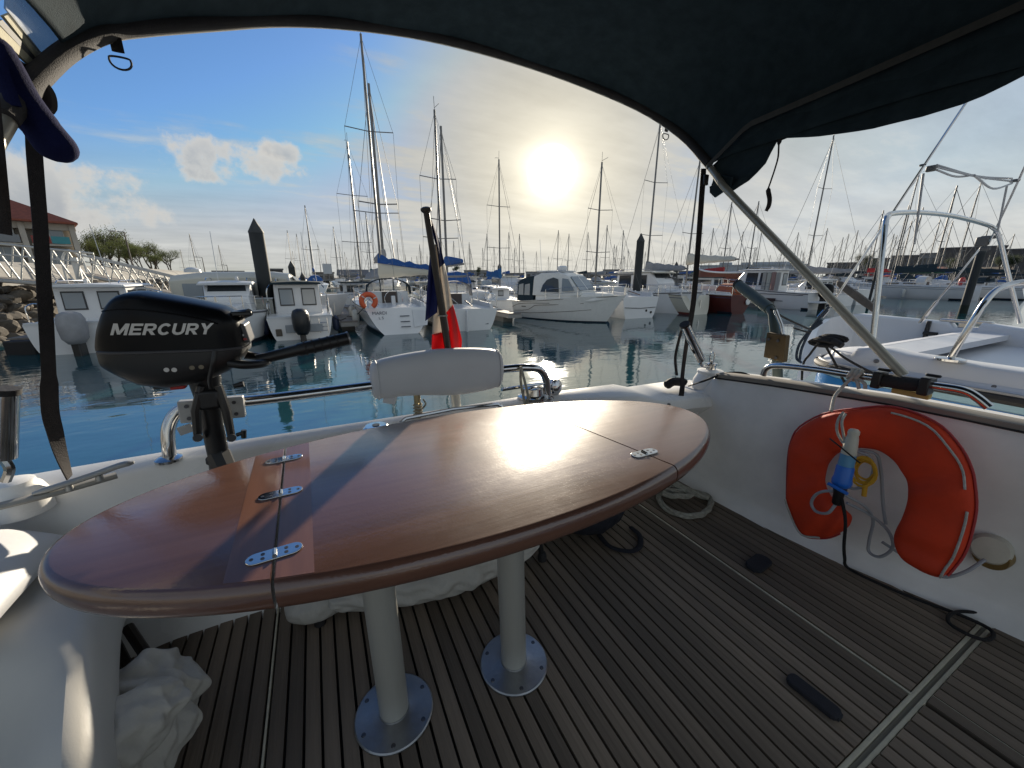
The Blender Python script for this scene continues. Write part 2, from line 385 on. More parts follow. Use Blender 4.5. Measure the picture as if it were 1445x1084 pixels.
def far_shore():
    front = []
    for u in range(-400, 985, 60): front.append(pl(u, 395, 240))
    for u, l in ((975, 240), (985, 150), (1135, 150), (1165, 150), (1250, 145), (1350, 140), (1445, 138), (1700, 130)): front.append(pl(u, 395, l))
    front += [Vector((190, -60, 0)), Vector((260, -300, 0))]
    vs = []; 
    for p in front:
        d = Vector((p.x, p.y, 0)).normalized()
        q = Vector((p.x, p.y, 0)); vs += [q + Vector((0, 0, -1.5)), q + Vector((0, 0, 1.3)), q + d * 900 + Vector((0, 0, 1.4))]
    fs = []
    for i in range(len(front) - 1):
        a = i * 3; b = a + 3; fs += [(a, b, b + 1, a + 1), (a + 1, b + 1, b + 2, a + 2)]
    m_ = MB(); m_.add(vs, fs); struct(m_, 'far_shore', conc, smooth=False)
far_shore()

def left_quay():
    m_ = MB(); ys = [-40, 5, 18, 26, 34, 48, 70, 120, 236]
    prof = lambda y: [(-10.5 - max(0, y - 48) * .10, -1.2), (-10.7 - max(0, y - 48) * .10, -.1), (-13.2 - max(0, y - 48) * .1, 2.75), (-13.6 - max(0, y - 48) * .1, 3.0), (-400, 3.2)]
    vs = []; fs = []
    for y in ys: vs += [(x, y, z) for x, z in prof(y)]
    for i in range(len(ys) - 1):
        for k in range(4): a = i * 5 + k; fs.append((a, a + 1, a + 6, a + 5))
    m_.mat(0).add(vs, fs); return struct(m_, 'rock_bank', [conc], smooth=False)
bank = left_quay()
def rocks():
    protos = []
    for k in range(6):
        bm = bmesh.new(); bmesh.ops.create_icosphere(bm, subdivisions=2, radius=1)
        rs = random.Random(k); ax = [Vector((rs.uniform(-1, 1), rs.uniform(-1, 1), rs.uniform(-1, 1))).normalized() for _ in range(9)]; ds = [rs.uniform(.55, .85) for _ in range(9)]
        for v in bm.verts:
            for a, d in zip(ax, ds):
                q = v.co.dot(a)
                if q > d: v.co -= a * (q - d)
            v.co.z *= .72
        me = bpy.data.meshes.new('rock'); bm.to_mesh(me); bm.free(); me.materials.append(rockm)
        protos.append(me)
    rs = random.Random(3); n = 0
    for row in range(9):
        t = row / 8
        y = 14.5 + rs.uniform(0, .4)
        while y < 47 and n < 290:
            s = rs.uniform(.26, .46) * (1 if y < 30 else 1.25)
            o = bpy.data.objects.new('rock', protos[rs.randrange(6)]); COL.objects.link(o); o.parent = bank
            o.location = (-10.55 - 2.6 * t + rs.uniform(-.12, .12), y, -.05 + 2.85 * t + rs.uniform(-.08, .10))
            o.rotation_euler = (rs.uniform(-.5, .5), rs.uniform(-.5, .5), rs.uniform(0, 6.3)); o.scale = (s * 1.2, s * rs.uniform(.9, 1.4), s)
            y += s * rs.uniform(1.55, 2.1); n += 1
rocks()

# ------------------------------------------------------------------ quayside house with the red roof
def red_house():
    x1 = py(103, 313, 64).x; x0 = x1 - 26; y0, y1 = 64, 76; zb = 3.0; ze = py(60, 313, 64).z; zr = ze + 3.0
    w = W('quayside_house', 'cream quayside building with hipped red tiled roof, coloured balcony panels, behind the gangway', 'building', (x1, y0, zb)); w.root.rotation_euler = (0, 0, R(24))
    m_ = MB(); m_.box(((x0 + x1) / 2, (y0 + y1) / 2 + .6, (zb + ze) / 2), (x1 - x0, y1 - y0 - 1.2, ze - zb)); w.part(m_, 'wall', wallm, smooth=False)
    m_ = MB(); e = .7
    a = [(x0 - e, y0 - e, ze), (x1 + e * .4, y0 - e, ze), (x1 + e * .4, y1 + e, ze), (x0 - e, y1 + e, ze), (x0 + 5, (y0 + y1) / 2, zr + .6), (x1 - 6.5, (y0 + y1) / 2, zr + .6)]
    a += [(p[0], p[1], p[2] - .18) for p in a[:4]]
    m_.add(a, [(0, 1, 5, 4), (1, 2, 5), (2, 3, 4, 5), (3, 0, 4), (6, 7, 1, 0), (7, 8, 2, 1), (8, 9, 3, 2), (9, 6, 0, 3), (9, 8, 7, 6)]); w.part(m_, 'roof', roofm, smooth=False)
    m_ = MB(); m_.box(((x0 + x1) / 2, y0 + .45, ze - .45), (x1 - x0 + .1, .5, .8)); w.part(m_, 'fascia', wallm, smooth=False)
    zm = (zb + ze) / 2 + .15
    for i, bx in enumerate([x1 - .25, x1 - 3.9, x1 - 7.5, x1 - 11, x1 - 14.5, x1 - 18, x1 - 21.5]):
        m_ = MB(); m_.add([(bx - .22, y0 + .7, zb), (bx + .22, y0 + .7, zb), (bx + .22, y0 - .9, zb), (bx - .22, y0 - .9, zb), (bx - .22, y0 + .7, ze - .2), (bx + .22, y0 + .7, ze - .2), (bx + .22, y0 + .1, ze - .2), (bx - .22, y0 + .1, ze - .2)], [(0, 1, 5, 4), (1, 2, 6, 5), (2, 3, 7, 6), (3, 0, 4, 7), (4, 5, 6, 7)])
        w.part(m_, 'buttress', wallm, smooth=False)
    cols = [[M('panel_red', (.25, .05, .04), .7), M('panel_teal', (.05, .24, .27), .7)], [M('panel_cream', (.4, .37, .3), .8)]]
    for i in range(6):
        bx = x1 - .6 - 3.55 * i
        m_ = MB(); m_.box((bx - 1.45, y0 + .1, zm - .08), (2.9, 1.0, .16)); w.part(m_, 'balcony_slab', wallm, smooth=False)
        for j in range(2):
            m_ = MB(); m_.box((bx - .75 - 1.42 * j, y0 - .42, zm + .45), (1.36, .05, .75)); w.part(m_, 'balcony_panel', (cols[0][1 - j] if i in (0, 3) else M('panel_grey', (.2, .21, .22), .7)), smooth=False)
        for z0, hh in ((zm + .05, 2.1), (zb + .1, 2.2)):
            m_ = MB(); m_.box((bx - 1.45, y0 + .585, z0 + hh / 2), (2.2, .06, hh)); f = w.part(m_, 'window', M('window_frame_w', (.5, .5, .48), .6), smooth=False)
            m_ = MB()
            for j in (-1, 1): m_.box((bx - 1.45 + j * .53, y0 + .54, z0 + hh / 2), (.96, .05, hh - .16))
            w.part(m_, 'pane', glass2, parent=f, smooth=False)
red_house()

# ------------------------------------------------------------------ trees
def tree(u, vtop, L, label, seed, leaf=leafm, dens=1.0, width=1.0, name='tree', group=None, base_z=3.0, stems=1):
    rs = random.Random(seed); top = pl(u, vtop, L); h = top.z - base_z; x, y = top.x, top.y
    w = W(name, label, 'tree', (x, y, base_z), group)
    t = MB(); ends = []
    def grow(p, d, ln, r, lev):
        n = 3; pts = [p]; q = p
        for k in range(n):
            d = (d + Vector((rs.uniform(-.22, .22), rs.uniform(-.22, .22), rs.uniform(-.05, .16)))).normalized(); q = q + d * ln / n; pts.append(q)
        t.tube(pts, [r * (1 - .45 * k / n) for k in range(n + 1)], 5 if lev > 0 else 8, cap=False)
        if lev >= 3: ends.append(q); ends.append(pts[2]); return
        for k in range(4 if lev else 5):
            a = rs.uniform(0, 6.28); el = rs.uniform(.35, 1.0)
            nd = (d * .5 + Vector((math.cos(a) * math.cos(el) * width, math.sin(a) * math.cos(el) * width, math.sin(el) * .9))).normalized()
            grow(pts[rs.choice((2, 3, 3))], nd, ln * rs.uniform(.5, .72), r * .5, lev + 1)
    for st in range(stems): grow(Vector((x + rs.uniform(-.3, .3) * (stems > 1), y, base_z)), Vector((rs.uniform(-.35, .35) * (stems > 1), rs.uniform(-.2, .2) * (stems > 1), 1)).normalized(), h * rs.uniform(.22, .30), h * .017, 0)
    kz = (h * .97) / (max(e.z for e in ends) - base_z)
    def up_(p): p = Vector(p); return Vector((x + (p.x - x) * max(1, kz * .9), y + (p.y - y) * max(1, kz * .9), base_z + (p.z - base_z) * kz))
    t.v = [tuple(up_(p)) for p in t.v]; ends = [up_(e) for e in ends]
    w.part(t, 'trunk', bark)
    c = MB(); zmax = max(e.z for e in ends) or 1
    for e in ends:
        for k in range(int(rs.uniform(14, 30) * dens)):
            p = e + Vector((rs.gauss(0, .38), rs.gauss(0, .38), rs.gauss(0, .32))) * (h / 7)
            s = rs.uniform(.035, .075) * h / 7 * 1.2
            a = Vector((rs.uniform(-1, 1), rs.uniform(-1, 1), rs.uniform(-1, 1))).normalized() * s; b = a.orthogonal().normalized() * s * .8
            c.add([p - a, p + b, p + a, p - b], [(0, 1, 2, 3)])
    w.part(c, 'crown', leaf, smooth=False)
for i, (u, v, L, dn, wd, lab) in enumerate([
        (112, 322, 82, .35, .9, 'nearly bare tree touching the right end of the red-roofed building'),
        (146, 317, 84, .7, 1.1, 'tallest spring tree with thin yellow-green leaves, beside the tall street lamp'),
        (172, 336, 80, 1.3, 1.2, 'low bushy yellow-green tree in front of the tall street lamp'),
        (203, 340, 86, .6, 1.2, 'thin-leaved tree just right of the tall street lamp'),
        (232, 352, 84, .9, 1.4, 'rounded small tree at the right end of the quay tree row'),
        (128, 338, 76, 1.4, 1.3, 'leafy low tree between the building end and the tallest tree'), (188, 345, 77, 1.5, 1.3, 'dense low yellow-green bush just right of the street lamp foot'), (214, 358, 78, 1.3, 1.4, 'low spreading bush under the thin-leaved tree')]):
    tree(u, v, L, lab, 20 + i, dens=dn * .5, width=wd * 1.1, group='trees on the left quay', stems=3)

def lamp(u, v, L, label, side=-1, arm=1.4, bz=3.0):
    p = pl(u, v, L); w = W('street_lamp', label, 'street lamp', (p.x, p.y, bz), 'street lamps on the quay')
    m_ = MB(); m_.tube([(p.x, p.y, bz), (p.x, p.y, p.z)], [.10, .06], 8); w.part(m_, 'post', M('lamp_post', (.06, .05, .05), .6))
    m_ = MB(); m_.tube([(p.x, p.y, p.z - .05), (p.x + side * arm, p.y - .2, p.z)], .04, 6); w.part(m_, 'arm', M('lamp_post', (0, 0, 0)))
    m_ = MB(); m_.box((p.x + side * arm, p.y - .2, p.z), (.7, .25, .12)); w.part(m_, 'lamp_head', M('lamp_head', (.25, .25, .25), .5), bevel=.03)
lamp(175, 327, 70, 'tall quay street lamp standing among the trees', -1, 1.0)
lamp(285, 363, 110, 'left of two distant street lamps right of the trees', -1, 1.0)
lamp(320, 374, 120, 'right of two distant street lamps right of the trees', -1, .8)

# ------------------------------------------------------------------ aluminium gangways down to the pontoons
def gangway(pa, pb, width, h, label, n):
    pa = Vector(pa); pb = Vector(pb); w = W('gangway', label, 'gangway', pa)
    d = (pb - pa); ln = d.length; side = Vector((d.y, -d.x, 0)).normalized() * width / 2; up = Vector((0, 0, 1))
    m_ = MB(); q = [pa + side, pa - side, pb - side, pb + side]; m_.prism([p + up * .02 for p in q], (0, 0, .08)); w.part(m_, 'walkway', deckw, smooth=False)
    am = M('gangway_alu', (.50, .50, .48), .5, metal=.3, var=.2, vscale=4)
    for s in (side, -side):
        for z, r in ((0, .08), (h, .05), (h * .72, .025)):
            m_ = MB(); m_.tube([pa + s + up * z, pb + s + up * z], r, 6); w.part(m_, 'chord' if z != h else 'handrail', am)
        for i in range(n):
            a = pa + d * (i / n); b = pa + d * ((i + .55) / n); c = pa + d * ((i + 1) / n)
            m_ = MB(); m_.tube([a + s + up * h * .97, b + s + up * .02], .035, 6); w.part(m_, 'brace', am)
            m_ = MB(); m_.tube([b + s + up * .02, c + s + up * h * .97], .03, 6); w.part(m_, 'brace', am)
gangway(py(-160, 383, 26), py(136, 405, 26), 1.3, 1.55, 'nearer lattice aluminium gangway sloping down over the rock bank', 7)
gangway(py(125, 388, 33), py(285, 424, 33), 1.3, 1.15, 'farther lattice aluminium gangway below the trees', 7)
m_ = MB(); p = py(104, 378, 25.5)
w = W('gangway_portal', 'white curved tube hoop at the lower end of the nearer gangway', 'hoop', p)
m_.tube(bez([(p.x - .35, p.y, p.z - .9), (p.x - .3, p.y, p.z + .3), (p.x, p.y, p.z + .75), (p.x + .35, p.y, p.z + .4), (p.x + .4, p.y, p.z - .2)]), .05, 8); w.part(m_, 'hoop', M('white_tube', (.6, .6, .58), .4))
m_ = MB(); m_.box((p.x + .1, p.y, p.z - .1), (.22, .15, 1.1)); w.part(m_, 'stand', M('white_tube', (0, 0, 0)), bevel=.02)

# ------------------------------------------------------------------ far buildings
def far_block(u0, u1, vtop, L, label, mat=farwall, roof='flat', rmat=farroof, bz=1.2, rows=0, cols=0, depth=14):
    a = pl(u0, 395, L); b = pl(u1, 395, L); a.z = b.z = bz; zt = pl((u0 + u1) / 2, vtop, L).z
    d = (b - a); ln = d.length; d.normalize(); nrm = Vector((-d.y, d.x, 0))
    if nrm.dot(a) < 0: nrm = -nrm
    w = W('far_building', label, 'building', (a + b) / 2)
    m_ = MB(); m_.prism([a, b, b + nrm * depth, a + nrm * depth], (0, 0, zt - bz)); w.part(m_, 'wall', mat, smooth=False)
    up = Vector((0, 0, 1))
    if roof == 'gable':
        m_ = MB(); hgt = min(ln, depth) * .22; e = .5
        A = a - d * e - nrm * e + up * (zt - bz); B = b + d * e - nrm * e + up * (zt - bz); Cc = b + d * e + nrm * (depth + e) + up * (zt - bz); D = a - d * e + nrm * (depth + e) + up * (zt - bz)
        r1 = (A + D) / 2 + up * hgt; r2 = (B + Cc) / 2 + up * hgt
        m_.add([A, B, Cc, D, r1, r2], [(0, 1, 5, 4), (2, 3, 4, 5), (0, 4, 3), (1, 2, 5), (3, 2, 1, 0)]); w.part(m_, 'roof', rmat, smooth=False)
    else:
        m_ = MB(); q = [a - d * .2 - nrm * .2, b + d * .2 - nrm * .2, b + d * .2 + nrm * (depth + .2), a - d * .2 + nrm * (depth + .2)]
        m_.prism([p + up * (zt - bz) for p in q], (0, 0, .35)); w.part(m_, 'roof', rmat, smooth=False)
    for r in range(rows):
        for c in range(cols):
            cx = a + d * ln * (c + .5) / cols - nrm * .02 + up * ((zt - bz) * (r + .45) / rows)
            m_ = MB(); ww = ln / cols * .3; hh = (zt - bz) / rows * .25
            m_.prism([cx - d * ww - up * hh, cx + d * ww - up * hh, cx + d * ww + up * hh, cx - d * ww + up * hh], -nrm * .06); w.part(m_, 'window', glass, smooth=False)
    return w
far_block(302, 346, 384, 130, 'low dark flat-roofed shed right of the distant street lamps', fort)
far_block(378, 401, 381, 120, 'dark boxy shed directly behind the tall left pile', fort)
far_block(443, 472, 386, 110, 'pale harbour office with a square white sign board on its roof', farwall, rows=1, cols=4)
p = pl(462, 380, 109); w = W('sign_board', 'square white sign board standing on the pale harbour office roof', 'sign', (p.x, p.y, p.z - 1.3))
m_ = MB(); m_.box((p.x, p.y, p.z + .1), (2.0, .12, 2.4)); w.part(m_, 'board', M('sign_white', (.5, .52, .54), .6), smooth=False)
m_ = MB(); m_.tube([(p.x, p.y + .1, p.z - 2.3), (p.x, p.y + .1, p.z)], .1, 6); w.part(m_, 'post', M('lamp_post', (0, 0, 0)))
far_block(478, 520, 389, 150, 'grey low building with a wide gabled roof left of the sailing yacht', farwall, 'gable', farroof)
sky = [(520, 556, 387), (556, 612, 385), (655, 690, 382), (690, 712, 388), (712, 742, 386), (742, 790, 384), (822, 850, 385), (850, 882, 381), (882, 920, 384), (920, 956, 386), (956, 984, 383)]
sl_ = ['low long grey building behind the sailing yacht boom', 'long pale building left of the flag', 'pale two-storey building just right of the flag', 'low grey building left of the thin centre pile', 'low grey building right of the thin centre pile', 'flat grey building behind the motor boat roof', 'pale building right of the motor boat roof', 'higher grey block behind the transom of the green-bottomed boat', 'flat grey building left of the thick centre pile', 'low grey building right of the thick centre pile', 'grey building beside the long blue-grey shed']
for (a, b, v), lab in zip(sky, sl_): far_block(a, b - 2, v, random.uniform(245, 275), lab, farwall, rmat=farroof, rows=1, cols=max(3, (b - a) // 8))
sh = far_block(985, 1135, 375, 160, 'long blue-grey metal shed with a stepped roof behind the red boat', shedm, rmat=M('shed_roof', (.34, .37, .40), .6), depth=30)
for (a, b, v) in ((1012, 1030, 370.5), (1042, 1056, 370.5), (1058, 1130, 369.5)):
    A = pl(a, 395, 163); B = pl(b, 395, 163); zt = pl((a + b) / 2, v, 163).z; z0 = pl(1060, 375, 160).z - .5
    m_ = MB(); nrm = Vector((A.x, A.y, 0)).normalized(); m_.prism([Vector((A.x, A.y, z0)), Vector((B.x, B.y, z0)), Vector((B.x, B.y, z0)) + nrm * 20, Vector((A.x, A.y, z0)) + nrm * 20], (0, 0, zt - z0)); sh.part(m_, 'roof_bay', shedm, smooth=False)
for i in range(14):                                                       # cladding seams
    A = pl(990 + i * 10.4, 395, 159.9); zt = pl(1060, 376, 160).z
    m_ = MB(); m_.box((A.x, A.y, (1.2 + zt) / 2), (.25, .25, zt - 1.4)); sh.part(m_, 'cladding_rib', M('shed_rib', (.30, .33, .36), .6), smooth=False)
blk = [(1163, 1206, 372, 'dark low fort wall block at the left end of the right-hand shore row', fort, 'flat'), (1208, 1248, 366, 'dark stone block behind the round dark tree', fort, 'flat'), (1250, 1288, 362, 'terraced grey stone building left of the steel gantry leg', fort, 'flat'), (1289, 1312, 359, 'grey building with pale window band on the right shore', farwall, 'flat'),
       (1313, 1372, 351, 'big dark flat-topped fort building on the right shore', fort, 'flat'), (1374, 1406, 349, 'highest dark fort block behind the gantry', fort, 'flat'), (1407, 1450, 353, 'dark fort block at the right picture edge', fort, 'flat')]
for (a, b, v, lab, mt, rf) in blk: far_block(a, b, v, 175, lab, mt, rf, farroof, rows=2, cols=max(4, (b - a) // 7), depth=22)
for (a, b, v, lab, mt) in [(1258, 1286, 384, 'low house with a brownish roof below the terraced building', wallm), (1300, 1330, 381, 'small house with a red tiled roof on the right shore', wallm), (1382, 1420, 382, 'low house with a wide tan roof near the gantry', wallm)]:
    far_block(a, b, v, 150, lab, mt, 'gable', roofm if 'red' in lab else M('tan_roof', (.2, .14, .09), .85), rows=1, cols=4, depth=9)
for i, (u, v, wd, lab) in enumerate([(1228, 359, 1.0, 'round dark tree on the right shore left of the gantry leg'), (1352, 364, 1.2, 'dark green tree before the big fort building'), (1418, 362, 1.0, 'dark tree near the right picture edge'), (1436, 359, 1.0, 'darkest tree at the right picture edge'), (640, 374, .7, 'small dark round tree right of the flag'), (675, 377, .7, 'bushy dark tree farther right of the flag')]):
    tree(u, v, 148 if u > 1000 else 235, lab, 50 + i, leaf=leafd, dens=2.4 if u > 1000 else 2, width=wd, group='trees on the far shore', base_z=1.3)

# ------------------------------------------------------------------ piles
def pile(u, v, L, r, label, point=1.0):
    p = pl(u, v, L); w = W('mooring_pile', label, 'pile', (p.x, p.y, -1), 'mooring piles in the harbour')
    hp = r * 1.9 * point; m_ = MB(); m_.lathe([(r, -1 - 1), (r, p.z - hp + 1 - 1 + 0)], (p.x, p.y, 0), seg=20); w.part(m_, 'shaft', pilem)
    m_ = MB(); m_.lathe([(r * 1.04, p.z - hp - .05), (r * 1.04, p.z - hp), (.01, p.z)], (p.x, p.y, 0), seg=20); w.part(m_, 'cone_cap', M('pile_cap', (.045, .048, .05), .7, var=.3))
    m_ = MB(); m_.lathe([(r * 1.01, -.8), (r * 1.015, .35), (r * 1.005, .55)], (p.x, p.y, 0), seg=20, cap=False); w.part(m_, 'weed_band', wetm)
    return p
pile(358, 308, 19.2, .262, 'tall thick dark pile with pointed cap, left of centre')
pile(410, 368, 30, .20, 'dark pointed pile rising above the navy-topped pilothouse boat')
pile(426, 384, 46, .24, 'short dark pile just right of the pile above the pilothouse boat')
pile(705, 371, 50, .24, 'thin dark pile in the centre right of the flag')
pile(645, 386, 60, .24, 'short dark pile close to the right edge of the flag')
pile(905, 329, 25.5, .225, 'thick dark pointed pile right of the motor boat')
pile(955, 369, 42, .22, 'thin pointed pile right of the thick centre pile')
pile(926, 383, 62, .22, 'short distant pile between the thick pile and the thin pile')
pile(1100, 377, 52, .26, 'dark pile in front of the long blue-grey shed')
pile(1388, 346, 38, .20, 'thick leaning-looking dark pile behind the gantry on the right')
pile(1246, 345, 42, .09, 'slim dark pile next to the left gantry leg')

# ------------------------------------------------------------------ pontoons
def pontoon(x0, x1, y0, y1, label, z=.55, group='floating pontoons'):
    w = W('pontoon', label, 'pontoon', ((x0 + x1) / 2, (y0 + y1) / 2, 0), group)
    m_ = MB(); m_.box(((x0 + x1) / 2, (y0 + y1) / 2, z - .06), (x1 - x0, y1 - y0, .12)); w.part(m_, 'deck', deckw, smooth=False)
    m_ = MB(); m_.box(((x0 + x1) / 2, (y0 + y1) / 2, z - .15), (x1 - x0 + .06, y1 - y0 + .06, .16)); w.part(m_, 'fender_edge', M('pontoon_edge', (.30, .29, .27), .7, var=.2), smooth=False)
    along = (x1 - x0) > (y1 - y0); n = max(2, min(16, int(max(x1 - x0, y1 - y0) / 3.2)))
    for i in range(n):
        t = (i + .5) / n
        c = (x0 + (x1 - x0) * t, (y0 + y1) / 2) if along else ((x0 + x1) / 2, y0 + (y1 - y0) * t)
        m_ = MB(); m_.box((c[0], c[1], .13), ((2.0 if along else (x1 - x0) * .8), ((y1 - y0) * .8 if along else 2.0), .55)); w.part(m_, 'float', floatm, smooth=False)
pontoon(-7.5, 62, 25.0, 27.0, 'long main pontoon behind the first row of boats')
fl = [(-2.6, -1.9, 'finger pontoon beside the navy-topped pilothouse boat, on its left'), (.85, 1.5, 'finger pontoon between the pilothouse boat and the big-transom sailing yacht'), (8.6, 9.3, 'finger pontoon left of the beige motor boat'), (14.9, 15.5, 'finger pontoon behind the bow of the beige motor boat'), (22.5, 23.1, 'finger pontoon beside the red-hulled boat'), (30.2, 30.8, 'finger pontoon left of the pilothouse boat with sails stacked'), (38.5, 39.1, 'finger pontoon between the right-hand motor boats'), (47.5, 48.1, 'finger pontoon left of the far right sailing yacht')]
for a, b, lab in fl: pontoon(a, b, 17.6 if a < 9 or a > 16 else 20.5, 24.95, lab, .5, 'finger pontoons')
for y, x0, x1, lab in ((46, -9, 95, 'second main pontoon, behind the first'), (70, -12, 120, 'third main pontoon, farther out'), (100, -14, 130, 'fourth main pontoon near the far shore')): pontoon(x0, x1, y, y + 2, lab)
# black end float and mooring box, the metal-clad cabinet on the pontoon
A = pz(8, 502, 0); B = pz(52, 500, 0); w = W('end_float', 'black float lying in the water by the rock bank', 'float', A)
m_ = MB(); m_.prism([(A.x, A.y, -.2), (B.x, B.y, -.2), (B.x + .1, B.y + 1.2, -.2), (A.x, A.y + 1.2, -.2)], (0, 0, .62)); w.part(m_, 'block', rubber, bevel=.05)
m_ = MB(); m_.prism([(A.x - .03, A.y + .3, .425), (B.x + .03, B.y + .3, .425), (B.x + .1, B.y + 1.1, .425), (A.x, A.y + 1.1, .425)], (0, 0, .05)); w.part(m_, 'top_board', deckw, smooth=False)
p = py(374, 440, 17.9); w = W('pontoon_cabinet', 'plain grey metal cabinet standing on a finger pontoon by the tall pile', 'cabinet', (p.x, p.y, .5))
m_ = MB(); m_.box((p.x, p.y + .2, .98), (.62, .5, .95)); w.part(m_, 'cabinet', M('cabinet_grey', (.30, .30, .27), .45, var=.15), bevel=.02)
m_ = MB(); m_.box((p.x, p.y + .2, 1.475), (.68, .56, .04)); w.part(m_, 'lid', M('cabinet_lid', (.42, .44, .46), .5), bevel=.01)

# ================================================================== boats in the harbour
def lerp(a, b, t): return a + (b - a) * t
def hull_rings(L, B, zs, zb, sw=.8, rake=0., bowrake=.5, d=.4, tmax=.42, p=.38, bp=2.2, n=16, levels=(0, .12, .3, .5, .7, .85, 1)):
    rings = []
    for i in range(n + 1):
        t = i / n
        w_ = B / 2 * (sw + (1 - sw) * math.sin(math.pi / 2 * min(t / tmax, 1))) if t < tmax else B / 2 * (1 - ((t - tmax) / (1 - tmax)) ** bp)
        w_ = max(w_, .012); sh = lerp(zs, zb, t ** 1.3)
        dd = d * (.25 + .75 * math.sin(math.pi * min(1, .12 + t * .8)))
        zz = [-dd] + [-dd * .5] + [sh * k for k in levels]
        half = []
        for z in zz:
            s = (z + dd) / (sh + dd); k = s ** p
            yy = t * (L - bowrake) + bowrake * t ** 6 * max(0, z / sh) + rake * max(0, z / sh) * (1 - t) ** 5
            half.append((w_ * (0.02 if z == -dd else k), yy, z))
        rings.append([(-x, y, z) for x, y, z in half[::-1]] + [(x, y, z) for x, y, z in half[1:]])
    return rings
def hull_part(root, mats, L, B, zs, zb, **k):
    mb = MB(); rg = hull_rings(L, B, zs, zb, **k); n = len(rg[0]); m = len(rg)
    mb.rings(rg, cap=False, wrap=False)
    lv = (n - 1) // 2
    mb.mi = [0] * len(mb.f)
    for i in range(m - 1):
        for q in range(n - 1):
            zmid = sum(mb.v[j][2] for j in mb.f[i * (n - 1) + q]) / 4
            if zmid < .07: mb.mi[i * (n - 1) + q] = 1
    mb.mat(0); mb.add(rg[0], [tuple(range(n))])                              # transom
    mb.add([r[0] for r in rg] + [r[-1] for r in rg], [(i, i + 1, m + i + 1, m + i) for i in range(m - 1)])   # deck
    return mb.build('hull', mats, root, ang=50), rg
def trunk(root, secs, mat, name='cabin', top=None, bevel=.03):
    """secs: (y, half width bottom, half width top, z bottom, z top)"""
    mb = MB(); mb.rings([[(-a, y, z0), (a, y, z0), (b, y, z1), (-b, y, z1)] for y, a, b, z0, z1 in secs])
    return mb.build(name, mat, root, smooth=True, bevel=bevel, ang=30)
def panel(root, pts, mat, name='window', th=.03, nrm=None):
    pts = [Vector(p) for p in pts]; n = nrm and Vector(nrm) or (pts[1] - pts[0]).cross(pts[2] - pts[0]).normalized()
    mb = MB(); mb.prism([p + n * .004 for p in pts], n * th); return mb.build(name, mat, root, smooth=False)
def rig(root, L, B, my, h, z0, zdeck, boom=True, bang=0, sail=None, cs=1.0, cover=None, spread=2, wr=.007, mr=.075, stern_y=.1, bow_y=None, boomz=1.35, boomlen=None, furl=True):
    bow_y = bow_y or L - .1
    mb = MB(); mb.tube([(0, my, z0), (0, my, h)], [mr, mr * .8], 8); mast = mb.build('mast', alu_spar, root)
    mb = MB(); mb.tube([(0, my, h), (-.02, my - .02, h + .55)], .012, 4); mb.tube([(0, my, h + .08), (.12, my - .3, h + .16), (.12, my - .42, h + .16)], .012, 4); mb.build('masthead_gear', wire, mast)
    sp = [h * .42, h * .70][:spread] if spread > 1 else [h * .52]
    for zz in sp:
        mb = MB(); mb.tube([(-B * .34, my - .12, zz + .05), (0, my, zz), (B * .34, my - .12, zz + .05)], .022, 5); mb.build('spreader', alu_spar, root)
    mb = MB()
    for s in (-1, 1):
        mb.tube([(s * B * .42, my - .15, zdeck)] + [(s * B * .34, my - .12, zz) for zz in sp] + [(0, my, h - .1)], wr, 4, cap=False)
        mb.tube([(s * B * .40, my - .35, zdeck), (0, my, sp[0])], wr, 4, cap=False)
    mb.tube([(0, my, h - .1), (0, stern_y, zdeck + .1)], wr, 4, cap=False)
    mb.build('rigging', wire, root)
    mb = MB(); mb.tube([(0, my, h * .97), (0, bow_y, zdeck + .25)], wr if not furl else wr * 1.6, 5, cap=False); mb.build('forestay', wire if not furl else M('furled_sail', (.26, .24, .23), .8), root)
    if boom:
        bl = boomlen or my * .82; zb_ = zdeck + boomz
        br = Matrix.Translation((0, my, 0)) @ Matrix.Rotation(R(bang), 4, 'Z') @ Matrix.Translation((0, -my, 0))
        mb = MB(); mb.tube([br @ Vector((0, my, zb_)), br @ Vector((0, my - bl, zb_ + .03))], .05, 6); mb.build('boom', alu_spar, root)
        if cover:
            mb = MB(); rs = []
            for i in range(11):
                t = i / 10; y = my + .12 - (bl * .97) * t; hh = cs * (lerp(.42, .13, t ** .7) + .03 * math.sin(i * 2.3)); ww = lerp(.15, .09, t)
                zc = zb_ + hh * .42
                rs.append([(ww * math.cos(a) * (1 if math.sin(a) < 0 else .6), y, zc + hh * math.sin(a)) for a in [2 * math.pi * k / 12 for k in range(12)]])
            if sail:
                lo = [[br @ Vector((x * 1.02, y, min(z, zb_ + cs * lerp(.36, .08, q / 10)))) for x, y, z in r] for q, r in enumerate(rs)]; m2 = MB(); m2.rings(lo); m2.build('furled_mainsail', sail, root, ang=60)
            mb.rings([[br @ Vector((x, y, z if not sail else max(z, zb_ + cs * lerp(.30, .05, q / 10)))) for x, y, z in r] for q, r in enumerate(rs)]); mb.build('sail_cover', cover, root, ang=60)
